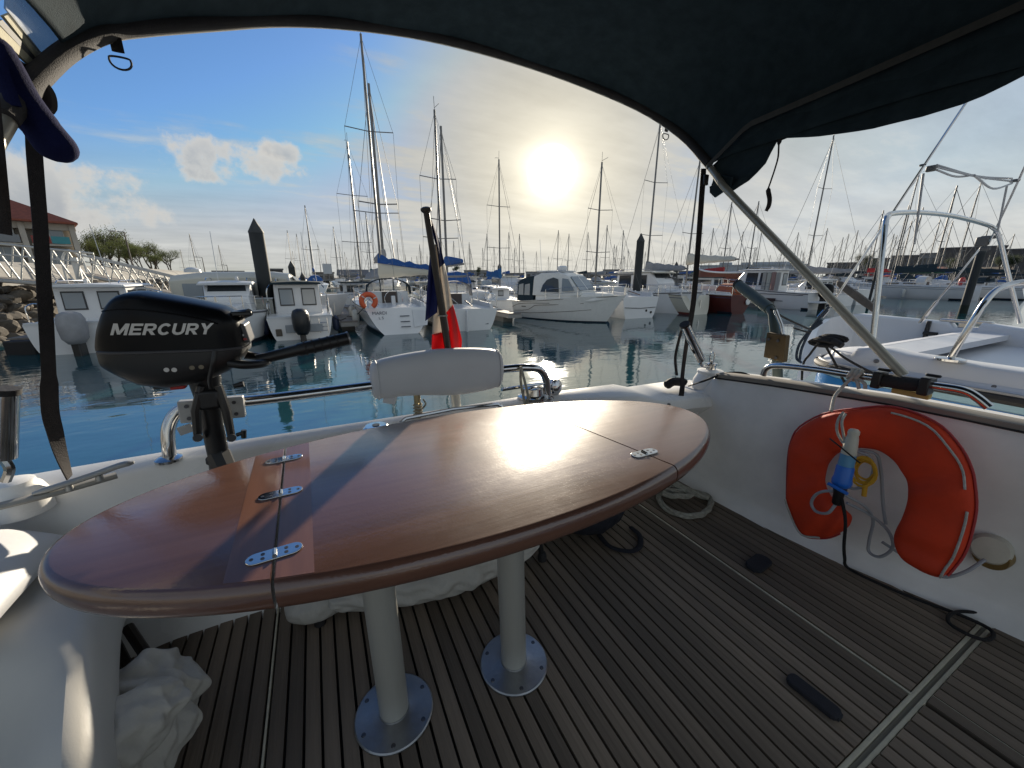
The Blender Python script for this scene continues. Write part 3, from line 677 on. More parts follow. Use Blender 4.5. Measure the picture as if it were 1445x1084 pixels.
def rails(root, rg, z=.55, r=.014, i0=0, i1=None, bow=True, stern=True):
    """guard rail round the deck edge from the hull's stations"""
    i1 = i1 or len(rg) - 1; mb = MB()
    for side in (0, -1):
        pts = [Vector(rg[i][side]) for i in range(i0, i1)]
        pts = [Vector((p.x * .95, p.y, p.z)) for p in pts]
        for i in range(0, len(pts), 3): mb.tube([pts[i], pts[i] + Vector((0, 0, z))], r, 5)
        for k in (1, .5): mb.tube([p + Vector((0, 0, z * k)) for p in pts], r * .55, 4)
    mb.build('guard_rail', steel, root)
    if bow:
        mb = MB(); a = [Vector(rg[i][0]) for i in range(i1 - 2, len(rg))]; b = [Vector(rg[i][-1]) for i in range(i1 - 2, len(rg))][::-1]
        pts = [p + Vector((0, 0, z)) for p in a + b[1:]]; mb.tube(pts, r, 6)
        for p in (a[0], a[2], b[0], b[-2]): mb.tube([p, p + Vector((0, 0, z))], r, 5)
        mb.build('pulpit', steel, root)
    if stern:
        mb = MB(); a = Vector(rg[0][0]); b = Vector(rg[0][-1]); a1 = Vector(rg[2][0]); b1 = Vector(rg[2][-1]); up = Vector((0, 0, z))
        mb.tube([a1 * 1 + up, a * .97 + up, a * .6 + up], r, 6); mb.tube([b1 + up, b * .97 + up, b * .6 + up], r, 6)
        for p in (a1, a * .97, b * .97, b1): mb.tube([p, p + up], r, 5)
        mb.build('pushpit', steel, root)
def obm(root, x, y, z, s=1.0, mat=black, cover=None):
    mb = MB(); mt = cover or mat
    mb.rings([[(x + a * .19 * s * k, y + b * .27 * s * k - .05 * s, z + h * s) for a, b in [(math.cos(q) , math.sin(q)) for q in [2 * math.pi * j / 14 for j in range(14)]]] for h, k in ((-.12, .62), (-.02, .95), (.18, 1.05), (.36, 1.0), (.46, .8), (.5, .4))])
    o = mb.build('outboard_motor', mt, root, ang=60)
    mb = MB(); mb.box((x, y - .02 * s, z - .5 * s), (.13 * s, .26 * s, .85 * s)); mb.build('drive_leg', black, o, bevel=.03)
    return o
def place(name, label, cat, p, hd, group=None):
    return empty(name, label, cat, (p.x, p.y, 0), -R(hd), group)

def sail_yacht(name, label, mpos, hd, L, B, h, fs=1.0, fbw=1.25, hull=white, bt=boot, cover=bluecv, hood=navy, myf=.55, rake=.45, sw=.82, wheel=False, window=True, group=None, wr=.007, mr=.065, furl=True, boomz=1.35, spread=2, boomlen=None, bang=0, sail=None, cs=1.0, p=.38, boom=True):
    hv = Vector((math.sin(R(hd)), math.cos(R(hd)), 0)); o = Vector((mpos.x, mpos.y, 0)) - hv * (myf * L)
    root = place(name, label, 'sailing boat', o, hd, group)
    hp, rg = hull_part(root, [hull, bt], L, B, fs, fbw, rake=rake, sw=sw, d=.45, p=p)
    zd = lerp(fs, fbw, .5)
    trunk(root, [(L * .30, B * .30, B * .26, fs - .05, zd + .42), (L * .42, B * .31, B * .27, fs - .05, zd + .42), (L * .62, B * .27, B * .21, fs - .05, zd + .34), (L * .76, B * .15, B * .10, fs, zd + .14)], white2, bevel=.06)
    for s in (-1, 1):
        for y0, y1 in ((.36, .45), (.48, .58)):
            a = B * lerp(.285, .255, (y0 - .3) * 3); mb = MB()
            mb.box((s * (a + .008), L * (y0 + y1) / 2, zd + .24), (.03, L * (y1 - y0), .15), rz=s * .04); mb.build('window', glass, root, bevel=.01)
    for s in (-1, 1):                                                     # cockpit coamings
        mb = MB(); mb.prism([(s * B * .30, rake + .1, fs - .02), (s * B * .36, rake + .1, fs - .02), (s * B * .34, rake + .2, fs + .20), (s * B * .31, rake + .2, fs + .20)], (0, L * .30 - rake, .08)); mb.build('coaming', white2, root, smooth=False)
    if hood:
        mb = MB(); rs = []
        for y, k, zt in ((L * .30, 1.0, .98), (L * .345, 1.0, 1.0), (L * .362, 1.0, .98)):
            rs.append([(B * .31 * k * math.cos(a), y, zd + .30 + (zt - .30) * abs(math.sin(a)) ** .6) for a in [math.pi * j / 12 for j in range(13)]])
        ro = [[(x * 1.03, y, z + .02) for x, y, z in r] for r in rs]
        mb.rings(rs, cap=False, wrap=False); mb.rings(ro, cap=False, wrap=False); sh = mb.build('sprayhood', hood, root, ang=60)
        for k in range(3):
            x0, x1 = (-.285 + .195 * k) * B, (-.105 + .195 * k) * B; yf = L * .37
            panel(sh, [(x0, yf, zd + .50), (x1, yf, zd + .50), (x1 * (.93 if k == 2 else 1), yf, zd + (.93 if k == 1 else .83 if k == 0 else .76)), (x0 * (.93 if k == 0 else 1), yf, zd + (.93 if k == 1 else .76 if k == 0 else .83))], M('hood_window', (.75, .76, .74), .15, alpha=.35), 'hood_window', .01, nrm=(0, -1, 0))
        for k in range(4): mb = MB(); xq = (-.295 + .195 * k) * B; mb.prism([(xq - .03, L * .372, zd + .42), (xq + .03, L * .372, zd + .42), (xq + .03, L * .372, zd + (.95 if k in (1, 2) else .72)), (xq - .03, L * .372, zd + (.95 if k in (1, 2) else .72))], (0, .015, 0)); mb.build('hood_frame', hood, sh, smooth=False)
        mb = MB(); mb.box((0, L * .300, zd + .10), (B * .22, .05, .62)); mb.build('companionway', M('hatch_dark', (.05, .035, .03), .5), root, smooth=False)
    rails(root, rg, .58, .013)
    for side in (0, -1):
        mb = MB(); mb.tube([Vector(r[side]) + Vector((0, 0, .02)) for r in rg], .022, 5); mb.build('toe_rail', M('toe_rail', (.10, .08, .06), .6), root)
        mb = MB(); mb.tube([Vector(r[1 if side == 0 else -2]) * 1.0 + Vector((-.008 if side == 0 else .008, 0, .03)) for r in rg], .020, 5); mb.build('hull_stripe', M('stripe_navy', (.03, .05, .12), .4), root)
    for s in (-1, 1):
        mb = MB(); mb.lathe([(.07, 0), (.05, .05), (.06, .11), (.02, .12)], (s * B * .33, L * .20, fs + .18), seg=12); mb.build('winch', steel, root)
    if L > 8.3:
        mb = MB(); mb.tube([(.38 * math.cos(a), rake + 1.1, fs + .28 + .38 * math.sin(a)) for a in [2 * math.pi * k / 20 for k in range(20)]], .014, 6, closed=True, cap=False)
        mb.build('steering_wheel', steel, root)
        mb = MB(); mb.box((0, rake + 1.22, fs + .05), (.16, .16, .75)); mb.build('pedestal', white2, root, bevel=.02)
    else:
        mb = MB(); mb.tube([(0, .1, fs + .1), (.05, 1.2, fs + .28)], .025, 6); mb.build('tiller', M('tiller_wood', (.16, .08, .04), .5), root)
    rig(root, L, B, L * myf, h, zd + .35, zd, cover=cover, wr=wr, mr=mr, furl=furl, boomz=boomz, spread=spread, stern_y=rake, boomlen=boomlen, bang=bang, sail=sail, cs=cs, boom=boom)
    return root, rg

# ---- first row, sterns towards us --------------------------------------------------------------
mp = pl(509, 48, 21.6)
mardi, rg = sail_yacht('sailing_yacht', 'white sailing yacht showing its broad transom, blue-topped boom cover, beside the flag', mp, 2, 9.2, 3.15, mp.z, 1.05, 1.35, boomz=1.30, myf=.56, hood=navy, cover=bluecv, boomlen=3.3, bang=42, sail=cream, cs=1.5)
# name and port letters, boarding ladder on the transom (slopes forward by rake)
tr = Matrix.Rotation(math.atan2(1.05, .45), 4, 'X'); up = Vector((0, .45, 1.05)).normalized()
def on_transom(x, z): return Matrix.Translation((x, .45 * z / 1.05 - .012, z)) @ tr
inkm = M('dark_lettering', (.03, .035, .06), .5)
text_obj('MARDI', 'lettering', .19, inkm, mardi, on_transom(-1.05, .80))
text_obj('L S', 'lettering', .16, inkm, mardi, on_transom(-.82, .62))
for k, z in enumerate((.72, .50, .30)):
    mb = MB(); mb.tube([Vector((.02, .45 * z / 1.05 - .05, z)), Vector((.40, .45 * z / 1.05 - .05, z))], .02, 6); mb.build('ladder_step', M('step_dark', (.12, .13, .15), .5), mardi)
mb = MB(); mb.prism([(.55, .45 * .25 / 1.05 - .003, .25), (1.1, .45 * .32 / 1.05 - .003, .32), (1.25, .45 * .9 / 1.05 - .003, .9), (.55, .45 * .95 / 1.05 - .003, .95)], (0, -.02, .008)); mb.build('transom_panel', white2, mardi, smooth=False)
def horseshoe(label, c, r, mat, tube=.09, yaw=0, name='horseshoe_buoy', parent=None):
    w = W(name, label, 'life ring', c); pts = []
    for k in range(25):
        a = R(-70) + R(320) * k / 24
        a = R(-60) + R(300) * k / 24
        pts.append(Vector(c) + Matrix.Rotation(yaw, 3, 'Z') @ Vector((math.cos(a) * r, 0, math.sin(a) * r)))
    mb = MB(); mb.tube(pts, [tube * .8] + [tube] * 23 + [tube * .8], 10); w.part(mb, 'float_ring', mat, ang=60)
    mb = MB()
    for q in (.3, .7): 
        pq = pts[int(24 * q)]; d = (pq - Vector(c)).normalized(); 
        mb.tube([pq + Vector((0, -tube * 1.05, 0)) + d * tube * .6, pq + Vector((0, -tube * 1.15, 0)), pq + Vector((0, -tube * 1.05, 0)) - d * tube * .6], .02, 5)
    w.part(mb, 'strap', M('reflective_tape', (.6, .6, .6), .4))
    return w
def boatpt(root, x, y, z):
    return root.matrix_basis @ Vector((x, y, z))
c = py(520, 425, 16.35); horseshoe('orange horseshoe lifebuoy hanging on the transom sailing yacht pushpit', c, .26, M('buoy_orange', (.62, .10, .03), .5), .10)

mp = pl(613, 155, 21.5)
fboat, _ = sail_yacht('sailing_yacht', 'white sailing yacht partly hidden behind the flag, squared stern right of it', mp, 1, 8.0, 2.7, mp.z, .95, 1.2, myf=.58, rake=-.10, sw=.82, hood=greycv, cover=None, boomz=1.2, p=.22)
mb = MB(); mb.box((.55, -.02, .45), (.32, .04, .42)); mb.build('transom_hatch', M('hatch_grey', (.14, .16, .18), .5), fboat, bevel=.02)
mb = MB(); mb.box((-.35, -.12, .25), (.05, .30, 1.3)); mb.build('rudder', white, fboat, bevel=.02)

def pilothouse(name, label, p, hd, L, B, fs, fb, house, roofm_, engine=None, hull=white, bt=boot, wheel_x=0, group=None, rail=True, sw=.92, doors=2):
    """house = (y0, y1, half width, z top)"""
    root = place(name, label, 'motor boat', p, hd, group)
    hp, rg = hull_part(root, [hull, bt], L, B, fs, fb, rake=.05, sw=sw, d=.35, p=.13, tmax=.5, bowrake=.7, bp=2.6)
    y0, y1, hw, zt = house; zd = fs - .25
    # bulwark tops and the open cockpit's inner face
    mb = MB(); mb.prism([(-B * sw / 2 + .03, .03, fs - .02), (B * sw / 2 - .03, .03, fs - .02), (B * sw / 2 - .03, .28, fs - .02), (-B * sw / 2 + .03, .28, fs - .02)], (0, 0, .07)); mb.build('transom_top', white2, root, smooth=False)
    hs = trunk(root, [(y0, hw, hw * .93, zd, zt), (y1 - .35, hw, hw * .90, zd, zt), (y1 + .25, hw * .92, hw * .80, zd, lerp(zd, zt, .62))], white, 'wheelhouse', bevel=.05)
    trunk(root, [(y1 + .2, hw * .9, hw * .7, zd, fs + .45), (L * .72, hw * .75, hw * .5, zd, fs + .38), (L * .86, hw * .3, hw * .2, zd + .1, fb + .05)], white, 'foredeck_cabin', bevel=.06)
    mb = MB(); mb.rings([[(-hw * 1.06, y, z), (hw * 1.06, y, z), (hw * 1.0, y, z + .07), (0, y, z + .11), (-hw * 1.0, y, z + .07)] for y, z in ((y0 - .28, zt - .02), (y1 - .2, zt), (y1 + .1, zt - .06))]); mb.build('roof', roofm_, root, bevel=.02, ang=30)
    for k in range(doors):                                               # after windows
        cx = (-hw * .46 + hw * .92 * k) if doors > 1 else 0; ww = hw * .30
        z0, z1 = lerp(fs, zt, .30), lerp(fs, zt, .86)
        f = panel(root, [(cx - ww, y0, z0), (cx + ww, y0, z0), (cx + ww * .97, y0, z1), (cx - ww * .97, y0, z1)], M('gasket', (.05, .05, .05), .6), 'window_frame', .02, nrm=(0, -1, 0))
        panel(f, [(cx - ww * .86, y0 - .02, z0 + .05), (cx + ww * .86, y0 - .02, z0 + .05), (cx + ww * .84, y0 - .02, z1 - .05), (cx - ww * .84, y0 - .02, z1 - .05)], M('window_sky', (.26, .29, .31), .08), 'pane', .01, nrm=(0, -1, 0))
    for s in (-1, 1):
        z0, z1 = lerp(fs, zt, .30), lerp(fs, zt, .88)
        for a, b in ((.08, .46), (.52, .92)):
            ya, yb = lerp(y0, y1 - .3, a), lerp(y0, y1 - .3, b); xa, xb = hw * lerp(1, .93, (z0 - zd) / (zt - zd)), hw * lerp(1, .93, (z1 - zd) / (zt - zd))
            panel(root, [(s * xa, ya, z0), (s * xa, yb, z0), (s * xb, yb - .05, z1), (s * xb, ya + .02, z1)], glass, 'window', .012, nrm=(s, 0, 0))
    panel(root, [(-hw * .75, y1 + .10, lerp(zd, zt, .66)), (hw * .75, y1 + .10, lerp(zd, zt, .66)), (hw * .70, y1 - .22, zt - .08), (-hw * .70, y1 - .22, zt - .08)], glass, 'windscreen', .02, nrm=(0, .7, .5))
    if rail: rails(root, rg, .5, .016, 6, None, True, False)
    for side in (0, -1):
        mb = MB(); mb.tube([Vector(r[side]) + Vector((0, 0, -.06)) for r in rg], .03, 6); mb.build('rubbing_strake', M('strake_grey', (.09, .09, .10), .6), root)
        mb = MB(); mb.tube([(.0 + (-1 if side else 1) * hw * .8, y0, zt + .10), ((-1 if side else 1) * hw * .8, y0 + .1, zt + .18), ((-1 if side else 1) * hw * .78, y1 - .5, zt + .19), ((-1 if side else 1) * hw * .78, y1 - .4, zt + .10)], .016, 5); mb.build('roof_rail', steel, root)
    mb = MB(); mb.tube([(hw * .5, y0 + .2, zt + .08), (hw * .5, y0 - .1, zt + 1.9)], .010, 4); mb.build('aerial', white, root)
    mb = MB(); mb.lathe([(.05, 0), (.06, .05), (.05, .13), (.01, .15)], (-hw * .3, y0 + .6, zt + .10), seg=10); mb.build('anchor_light', white2, root)
    mb = MB()
    for s in (-1, 1): mb.tube(bez([(s * B * .43, .25, fs), (s * B * .43, .3, fs + .5), (s * B * .42, .9, fs + .52), (s * B * .42, 1.0, fs)]), .018, 6)
    mb.build('stern_rail', steel, root)
    if engine: obm(root, *engine)
    return root, rg
A_ = pz(118, 499, 0)
pa, _ = pilothouse('pilothouse_boat', 'white pilothouse boat by the rock bank, outboard wrapped in a pale cover', A_, 2, 6.4, 2.5, .92, 1.2, (1.35, 3.4, .95, 1.98), white2, (.10, -.30, .55, 1.5, black, greycv))
D_ = pz(428, 479, 0)
pd_, rgd = pilothouse('pilothouse_boat', 'white pilothouse boat with navy roof canvas, stern view, left of the big transom yacht', D_, -1, 6.0, 2.35, .82, 1.2, (1.25, 3.0, .84, 2.02), navy, (.02, -.32, .42, 1.5, black, None))
mb = MB()
for k in range(3): mb.tube([(.62, -.03, .30 + .15 * k), (.90, -.03, .30 + .15 * k)], .012, 5)
for x in (.62, .90): mb.tube([(x, -.03, .2), (x, -.03, .78)], .012, 5)
mb.build('ladder', steel, pd_)
for s in (-1, 1):
    mb = MB(); mb.tube(bez([(s * 1.0, 1.2, .8), (s * 1.02, 1.1, 1.7), (s * .9, 1.25, 1.98)]), .022, 6); mb.build('canvas_post', steel, pd_)
mb = MB(); mb.box((-.75, -.02, .30), (.20, .05, .26)); mb.build('drain_box', M('drain_brown', (.10, .08, .06), .7), pd_, bevel=.02)
mb = MB(); mb.box((.1, -.03, .42), (1.25, .04, .30)); mb.build('engine_well', M('well_shadow', (.30, .32, .34), .5), pd_, bevel=.02)

# ---- the beige motor boat across the end, bow to the right
Hs = pz(738, 446, 0); Hb = pz(852, 456, 0)
def cruiser():
    hd = math.degrees(math.atan2(Hb.x - Hs.x, Hb.y - Hs.y)) - 2; L = 6.4
    root = place('motor_cruiser', 'beige hard-top motor boat lying side-on, bow right, navy cockpit canopy', 'motor boat', Hs, hd)
    hp, rg = hull_part(root, [M('pale_gel', (.74, .73, .69), .28, var=.08), boot], L, 2.5, .95, 1.42, rake=.1, sw=.92, d=.35, p=.26, tmax=.45, bowrake=.95, bp=2.4, n=20, levels=(0, .05, .2, .4, .6, .8, 1))
    gelp = M('pale_gel', (0, 0, 0)); line = M('hull_line', (.16, .14, .12), .5)
    # moulded feature lines on the visible (starboard) side
    def side(t, z):
        i = t * (len(rg) - 1); a = int(i); f = i - a; a = min(a, len(rg) - 2)
        def at(r):
            half = r[len(r) // 2:]
            for p, q in zip(half, half[1:]):
                if p[2] <= z <= q[2]: k = (z - p[2]) / max(1e-6, q[2] - p[2]); return Vector(p).lerp(Vector(q), k)
            return Vector(half[-1])
        return at(rg[a]).lerp(at(rg[a + 1]), f)
    for pts in ([(.03, .42), (.12, .45), (.22, .52), (.28, .66), (.34, .78), (.55, .86), (.8, .98)], [(.0, .62), (.08, .78), (.2, .86), (.34, .90), (.5, .93)], [(.02, .30), (.25, .34), (.5, .45), (.7, .55), (.86, .66)], [(.03, .93), (.3, 1.0), (.6, 1.15), (.9, 1.30), (.97, 1.36)]):
        mb = MB(); q = bez([side(t, z) + Vector((.004, 0, 0)) for t, z in pts], 5); mb.tube(q, .016, 5); mb.build('hull_line', line, root)
    p0 = side(.36, .70); p1 = side(.50, .72); d = (p1 - p0).normalized(); n_ = Vector((d.y, -d.x, 0)).normalized(); u_ = Vector((0, 0, 1))
    mt = Matrix(((d.x, u_.x, n_.x, p0.x + n_.x * .06), (d.y, u_.y, n_.y, p0.y + n_.y * .06), (d.z, u_.z, n_.z, p0.z + .24), (0, 0, 0, 1)))
    text_obj('859751', 'lettering', .20, inkm, root, mt)
    panel(root, [side(.14, .66) + Vector((.01, 0, 0)), side(.20, .67) + Vector((.01, 0, 0)), side(.20, .71) + Vector((.01, 0, 0)), side(.14, .70) + Vector((.01, 0, 0))], black, 'side_vent', .01, nrm=(1, 0, 0))
    # superstructure: coach sides rising to a rounded hard top
    trunk(root, [(1.6, .98, .95, .85, 1.38), (3.6, .98, .92, .9, 1.42), (5.0, .72, .55, 1.05, 1.50), (5.75, .3, .2, 1.2, 1.46)], gelp, 'cabin', bevel=.08)
    secs = [(1.45, 1.0, .86, 1.30, 2.35), (1.9, 1.0, .84, 1.30, 2.52), (3.0, .98, .82, 1.30, 2.55), (3.55, .96, .80, 1.30, 2.40), (4.35, .86, .72, 1.36, 1.56)]
    mb = MB(); mb.rings([[(-a, y, z0), (a, y, z0), (lerp(a, b, .6), y, lerp(z0, z1, .72)), (b, y, z1 - .06), (b * .5, y, z1), (-b * .5, y, z1), (-b, y, z1 - .06), (-lerp(a, b, .6), y, lerp(z0, z1, .72))] for y, a, b, z0, z1 in secs]); mb.build('hard_top', gelp, root, ang=30, bevel=.02)
    mb = MB(); mb.box((0, 2.3, 2.56), (1.3, 1.7, .07)); mb.build('roof_panel', white2, root, bevel=.03)
    for s in (-1, 1):
        panel(root, [(s * .985, 2.0, 1.50), (s * .975, 3.15, 1.50), (s * .90, 3.05, 2.16), (s * .89, 2.75, 2.24), (s * .90, 2.35, 2.12), (s * .93, 2.1, 1.85)], glass, 'window', .03, nrm=(s, 0, 0))
        panel(root, [(s * .965, 3.35, 1.55), (s * .90, 4.05, 1.60), (s * .84, 3.62, 2.16), (s * .87, 3.30, 2.20)], glass2, 'window', .04, nrm=(s, .15, 0))
    panel(root, [(-.80, 4.30, 1.60), (.80, 4.30, 1.60), (.70, 3.66, 2.28), (-.70, 3.66, 2.28)], glass2, 'windscreen', .03, nrm=(0, .8, .6))
    mb = MB(); mb.box((0, 3.98, 1.97), (.05, .95, .04), mtx=Matrix.Rotation(-.82, 4, 'X')); mb.build('screen_post', gelp, root)
    mb = MB(); mb.rings([[(-.98, y, .98), (.98, y, .98), (.95, y, z * .85), (.8, y, z), (-.8, y, z), (-.95, y, z * .85)] for y, z in ((.35, 2.06), (.9, 2.26), (1.46, 2.33))], cap=True); cn = mb.build('cockpit_canopy', navy, root, ang=30)
    for s in (-1, 1):
        for a, b in ((.45, .80), (.88, 1.25)): panel(cn, [(s * .985, a, 1.30), (s * .985, b, 1.30), (s * .965, b, 1.92), (s * .965, a + .03, 1.86)], M('hood_window', (0, 0, 0)), 'clear_panel', .012, nrm=(s, 0, 0))
    mb = MB(); mb.lathe([(.22, 0), (.27, .03), (.27, .19), (.2, .24)], (0, 2.7, 2.60)); mb.build('radar_dome', white, root)
    mb = MB(); mb.tube([(.6, 1.75, 2.5), (.6, 1.6, 4.2)], .012, 4); mb.build('aerial', white, root)
    rails(root, rg, .52, .016, 9, None, True, False)
    return root
cruiser()

# ---- right of it: stern of a small yacht with green underwater paint
iP = pz(906, 449, 0); hv0 = iP + Vector((0, 4.4, 0))
mp = pl(858, 230, 27.0); 
ib, _ = sail_yacht('sailing_yacht', 'small white yacht with a flat square transom and green waterline, below the thick centre pile', Vector((iP.x, iP.y + 4.4, 0)), 3, 7.6, 2.7, mp.z, 1.2, 1.35, bt=bootgreen, myf=.58, rake=-.05, sw=.92, hood=None, cover=None, boomz=1.1, furl=True, p=.14)
text_obj('Cabier', 'lettering', .26, inkm, ib, Matrix.Translation((-.35, -.03, .92)) @ Matrix.Rotation(R(90), 4, 'X'))
text_obj('LR', 'lettering', .18, inkm, ib, Matrix.Translation((-.1, -.03, .74)) @ Matrix.Rotation(R(90), 4, 'X'))
for x in (.45, .8):
    mb = MB(); mb.lathe([(.07, 0), (.07, .03)], (x, -.01, .42 - (x - .45) * .3), (0, -1, 0), 12); mb.build('drain', black, ib)
mb = MB(); mb.tube([(-1.1, -.05, .62), (0, -.05, .56), (1.1, -.05, .60)], .016, 5); mb.build('transom_line', black, ib)
mp = pl(931, 165, 29.5); jP = pz(990, 444, 0)
jb, rgj = sail_yacht('sailing_yacht', 'white yacht with reddish waterline and rounded scoop transom, left of the red-hulled boat', Vector((jP.x, jP.y + 4.9, 0)), 2, 8.6, 3.0, mp.z, 1.15, 1.35, hull=cream, bt=bootred, myf=.57, rake=.5, hood=greycv, cover=greycv, boomz=1.5, boomlen=3.6)
trunk(jb, [(3.0, .95, .9, 1.1, 2.25), (4.4, .92, .85, 1.1, 2.25), (4.9, .85, .75, 1.1, 1.8)], white2, 'deck_saloon', bevel=.05)
mb = MB(); mb.box((.2, .22, .55), (.06, .06, .62)); mb.build('ladder', steel, jb)
# red-hulled boat with a bowsprit-like spar and rust-brown cover
kP = pz(1046, 443, 0)
kb, rgk = sail_yacht('sailing_yacht', 'old red-hulled boat with white rail and orange dodger, right of the scoop transom yacht', Vector((kP.x, kP.y + 4.5, 0)), 4, 8.0, 2.8, pl(993, 230, 33).z, 1.15, 1.45, hull=redhull, bt=boot, myf=.56, rake=-.15, sw=.7, hood=None, cover=cream, boomz=2.0, spread=1, boomlen=4.0)
mb = MB(); mb.rings([[(a * .75, y, 1.1 + .75 * math.sin(b)) for a, b in [(math.cos(q), q) for q in [math.pi * j / 8 for j in range(9)]]] for y in (.5, 1.3)], wrap=False); mb.build('dodger', M('dodger_orange', (.36, .10, .045), .8, var=.2), kb)
mb = MB(); mb.lathe([(.16, 0), (.2, .04), (.16, .08)], (.55, -.12, .75), (0, -1, 0), 14); mb.build('stern_port', white, kb)
mb = MB()
for s in (0, -1): mb.tube([Vector(r[s]) + Vector((0, 0, .04)) for r in rgk], .05, 6)
mb.build('rail_cap', white, kb)
# upturned brown-hulled boat shape stored ashore behind
L1 = pl(985, 396, 60); L2 = pl(1058, 403, 55); w = W('laid_up_hull', 'long brown wooden hull with white sheer laid up behind the red boat', 'boat', (L1 + L2) / 2)
d = (L2 - L1); mb = MB(); rs = []
for i in range(11):
    t = i / 10; c = L1 + d * t; hw = .9 * math.sin(math.pi * min(.97, t * .9 + .05)) ** .6; sd = Vector((d.y, -d.x, 0)).normalized(); zt = lerp(3.3, 2.2, t ** .6) + .5 * t * t
    rs.append([Vector((c.x, c.y, zt)) + sd * hw, Vector((c.x, c.y, zt - .7)) + sd * hw * .7, Vector((c.x, c.y, zt - 1.2)), Vector((c.x, c.y, zt - .7)) - sd * hw * .7, Vector((c.x, c.y, zt)) - sd * hw])
mb.rings(rs); w.part(mb, 'hull', M('brown_hull', (.17, .05, .03), .5, var=.3), ang=60)
mb = MB(); mb.tube([r[0] + Vector((0, 0, .08)) for r in rs], .11, 6); w.part(mb, 'sheer_strake', white)
for t in (2, 5, 8):
    c = (rs[t][2]); mb = MB(); mb.tube([(c.x, c.y, -1.0), (c.x, c.y, c.z + .1)], .12, 6); w.part(mb, 'cradle_post', pilem)
# motor boat with pilothouse and stacked boards, black outboard to the right
lP = pz(1150, 437, 0)
lb, rgl = pilothouse('pilothouse_boat', 'white pilothouse boat with grey planks stacked on its side and a large black outboard', lP, -3, 7.6, 2.8, 1.15, 1.6, (2.6, 5.2, 1.05, 2.75), white2, (0, -.35, 1.0, 1.6, blackg, None))
for k, mt in enumerate((M('plank_grey', (.30, .30, .29), .7), M('plank_pale', (.36, .37, .34), .7), M('plank_red', (.25, .16, .15), .7), M('plank_grey', (0, 0, 0)))):
    mb = MB(); mb.box((-1.18, 3.2 - .32 * k, 1.85), (.10, .26, 1.5 - .05 * (k % 2)), rz=.05); mb.build('plank', mt, lb, smooth=False)
for y, z, ln in ((3.2, .55, 3.2), (2.6, 1.0, 4.5)):
    mb = MB(); mb.tube([(-1.30, y - ln / 2, z), (-1.41, y + ln * .2, z + .03), (-1.36, y + ln / 2, z + .10)], .022, 5); mb.build('hull_line', inkm, lb)
mb = MB(); mb.box((-1.40, 2.6, .62), (.05, 1.1, .22)); mb.build('side_window', glass, lb, bevel=.02)
mb = MB(); mb.box((0, -.3, .55), (2.3, .8, .1)); mb.build('swim_platform', white2, lb, bevel=.03)
# squared-off white hull between
mP = pz(1222, 430, 0)
mo, _ = sail_yacht('sailing_yacht', 'white yacht with a plain boxy transom, between the planked motor boat and the gantry leg', Vector((mP.x, mP.y + 5.0, 0)), 5, 8.6, 2.9, pl(1160, 195, 47).z, 1.25, 1.4, myf=.58, rake=-.05, sw=.9, hood=greycv, cover=greycv, wr=.011, p=.15)
mP2 = pz(1192, 432, 0)
pilothouse('pilothouse_boat', 'low white motor boat half hidden beside the boxy transom yacht', mP2, 4, 6.0, 2.4, .9, 1.2, (1.6, 3.2, .8, 2.0), white2, None)
nP = pz(1366, 424, 0)
nb_, _ = sail_yacht('sailing_yacht', 'long white sailing yacht with dark window band and grey-white covers, seen through the gantry', Vector((nP.x, nP.y + 6.2, 0)), -4, 11.2, 3.4, pl(1303, 235, 58).z, 1.15, 1.5, myf=.56, rake=.2, hood=vinyl, cover=navy, wr=.012, boomz=1.5)
mb = MB(); mb.box((0, -.25, .55), (.08, .45, 1.6)); mb.build('rudder', white, nb_, bevel=.02)
horseshoe('red lifebuoy on the stern of the long yacht seen through the gantry', pz(1359, 421, 0) + Vector((-.2, .4, 1.7)), .36, M('buoy_red', (.4, .03, .03), .5), .16)
n2 = pz(1440, 424, 0)
sail_yacht('sailing_yacht', 'white yacht with navy boom cover at the right picture edge', Vector((n2.x + 1, n2.y + 5.4, 0)), -4, 9.8, 3.2, pl(1350, 260, 66).z, 1.1, 1.4, myf=.56, rake=.3, hood=navy, cover=navy, wr=.012, boomz=1.5)

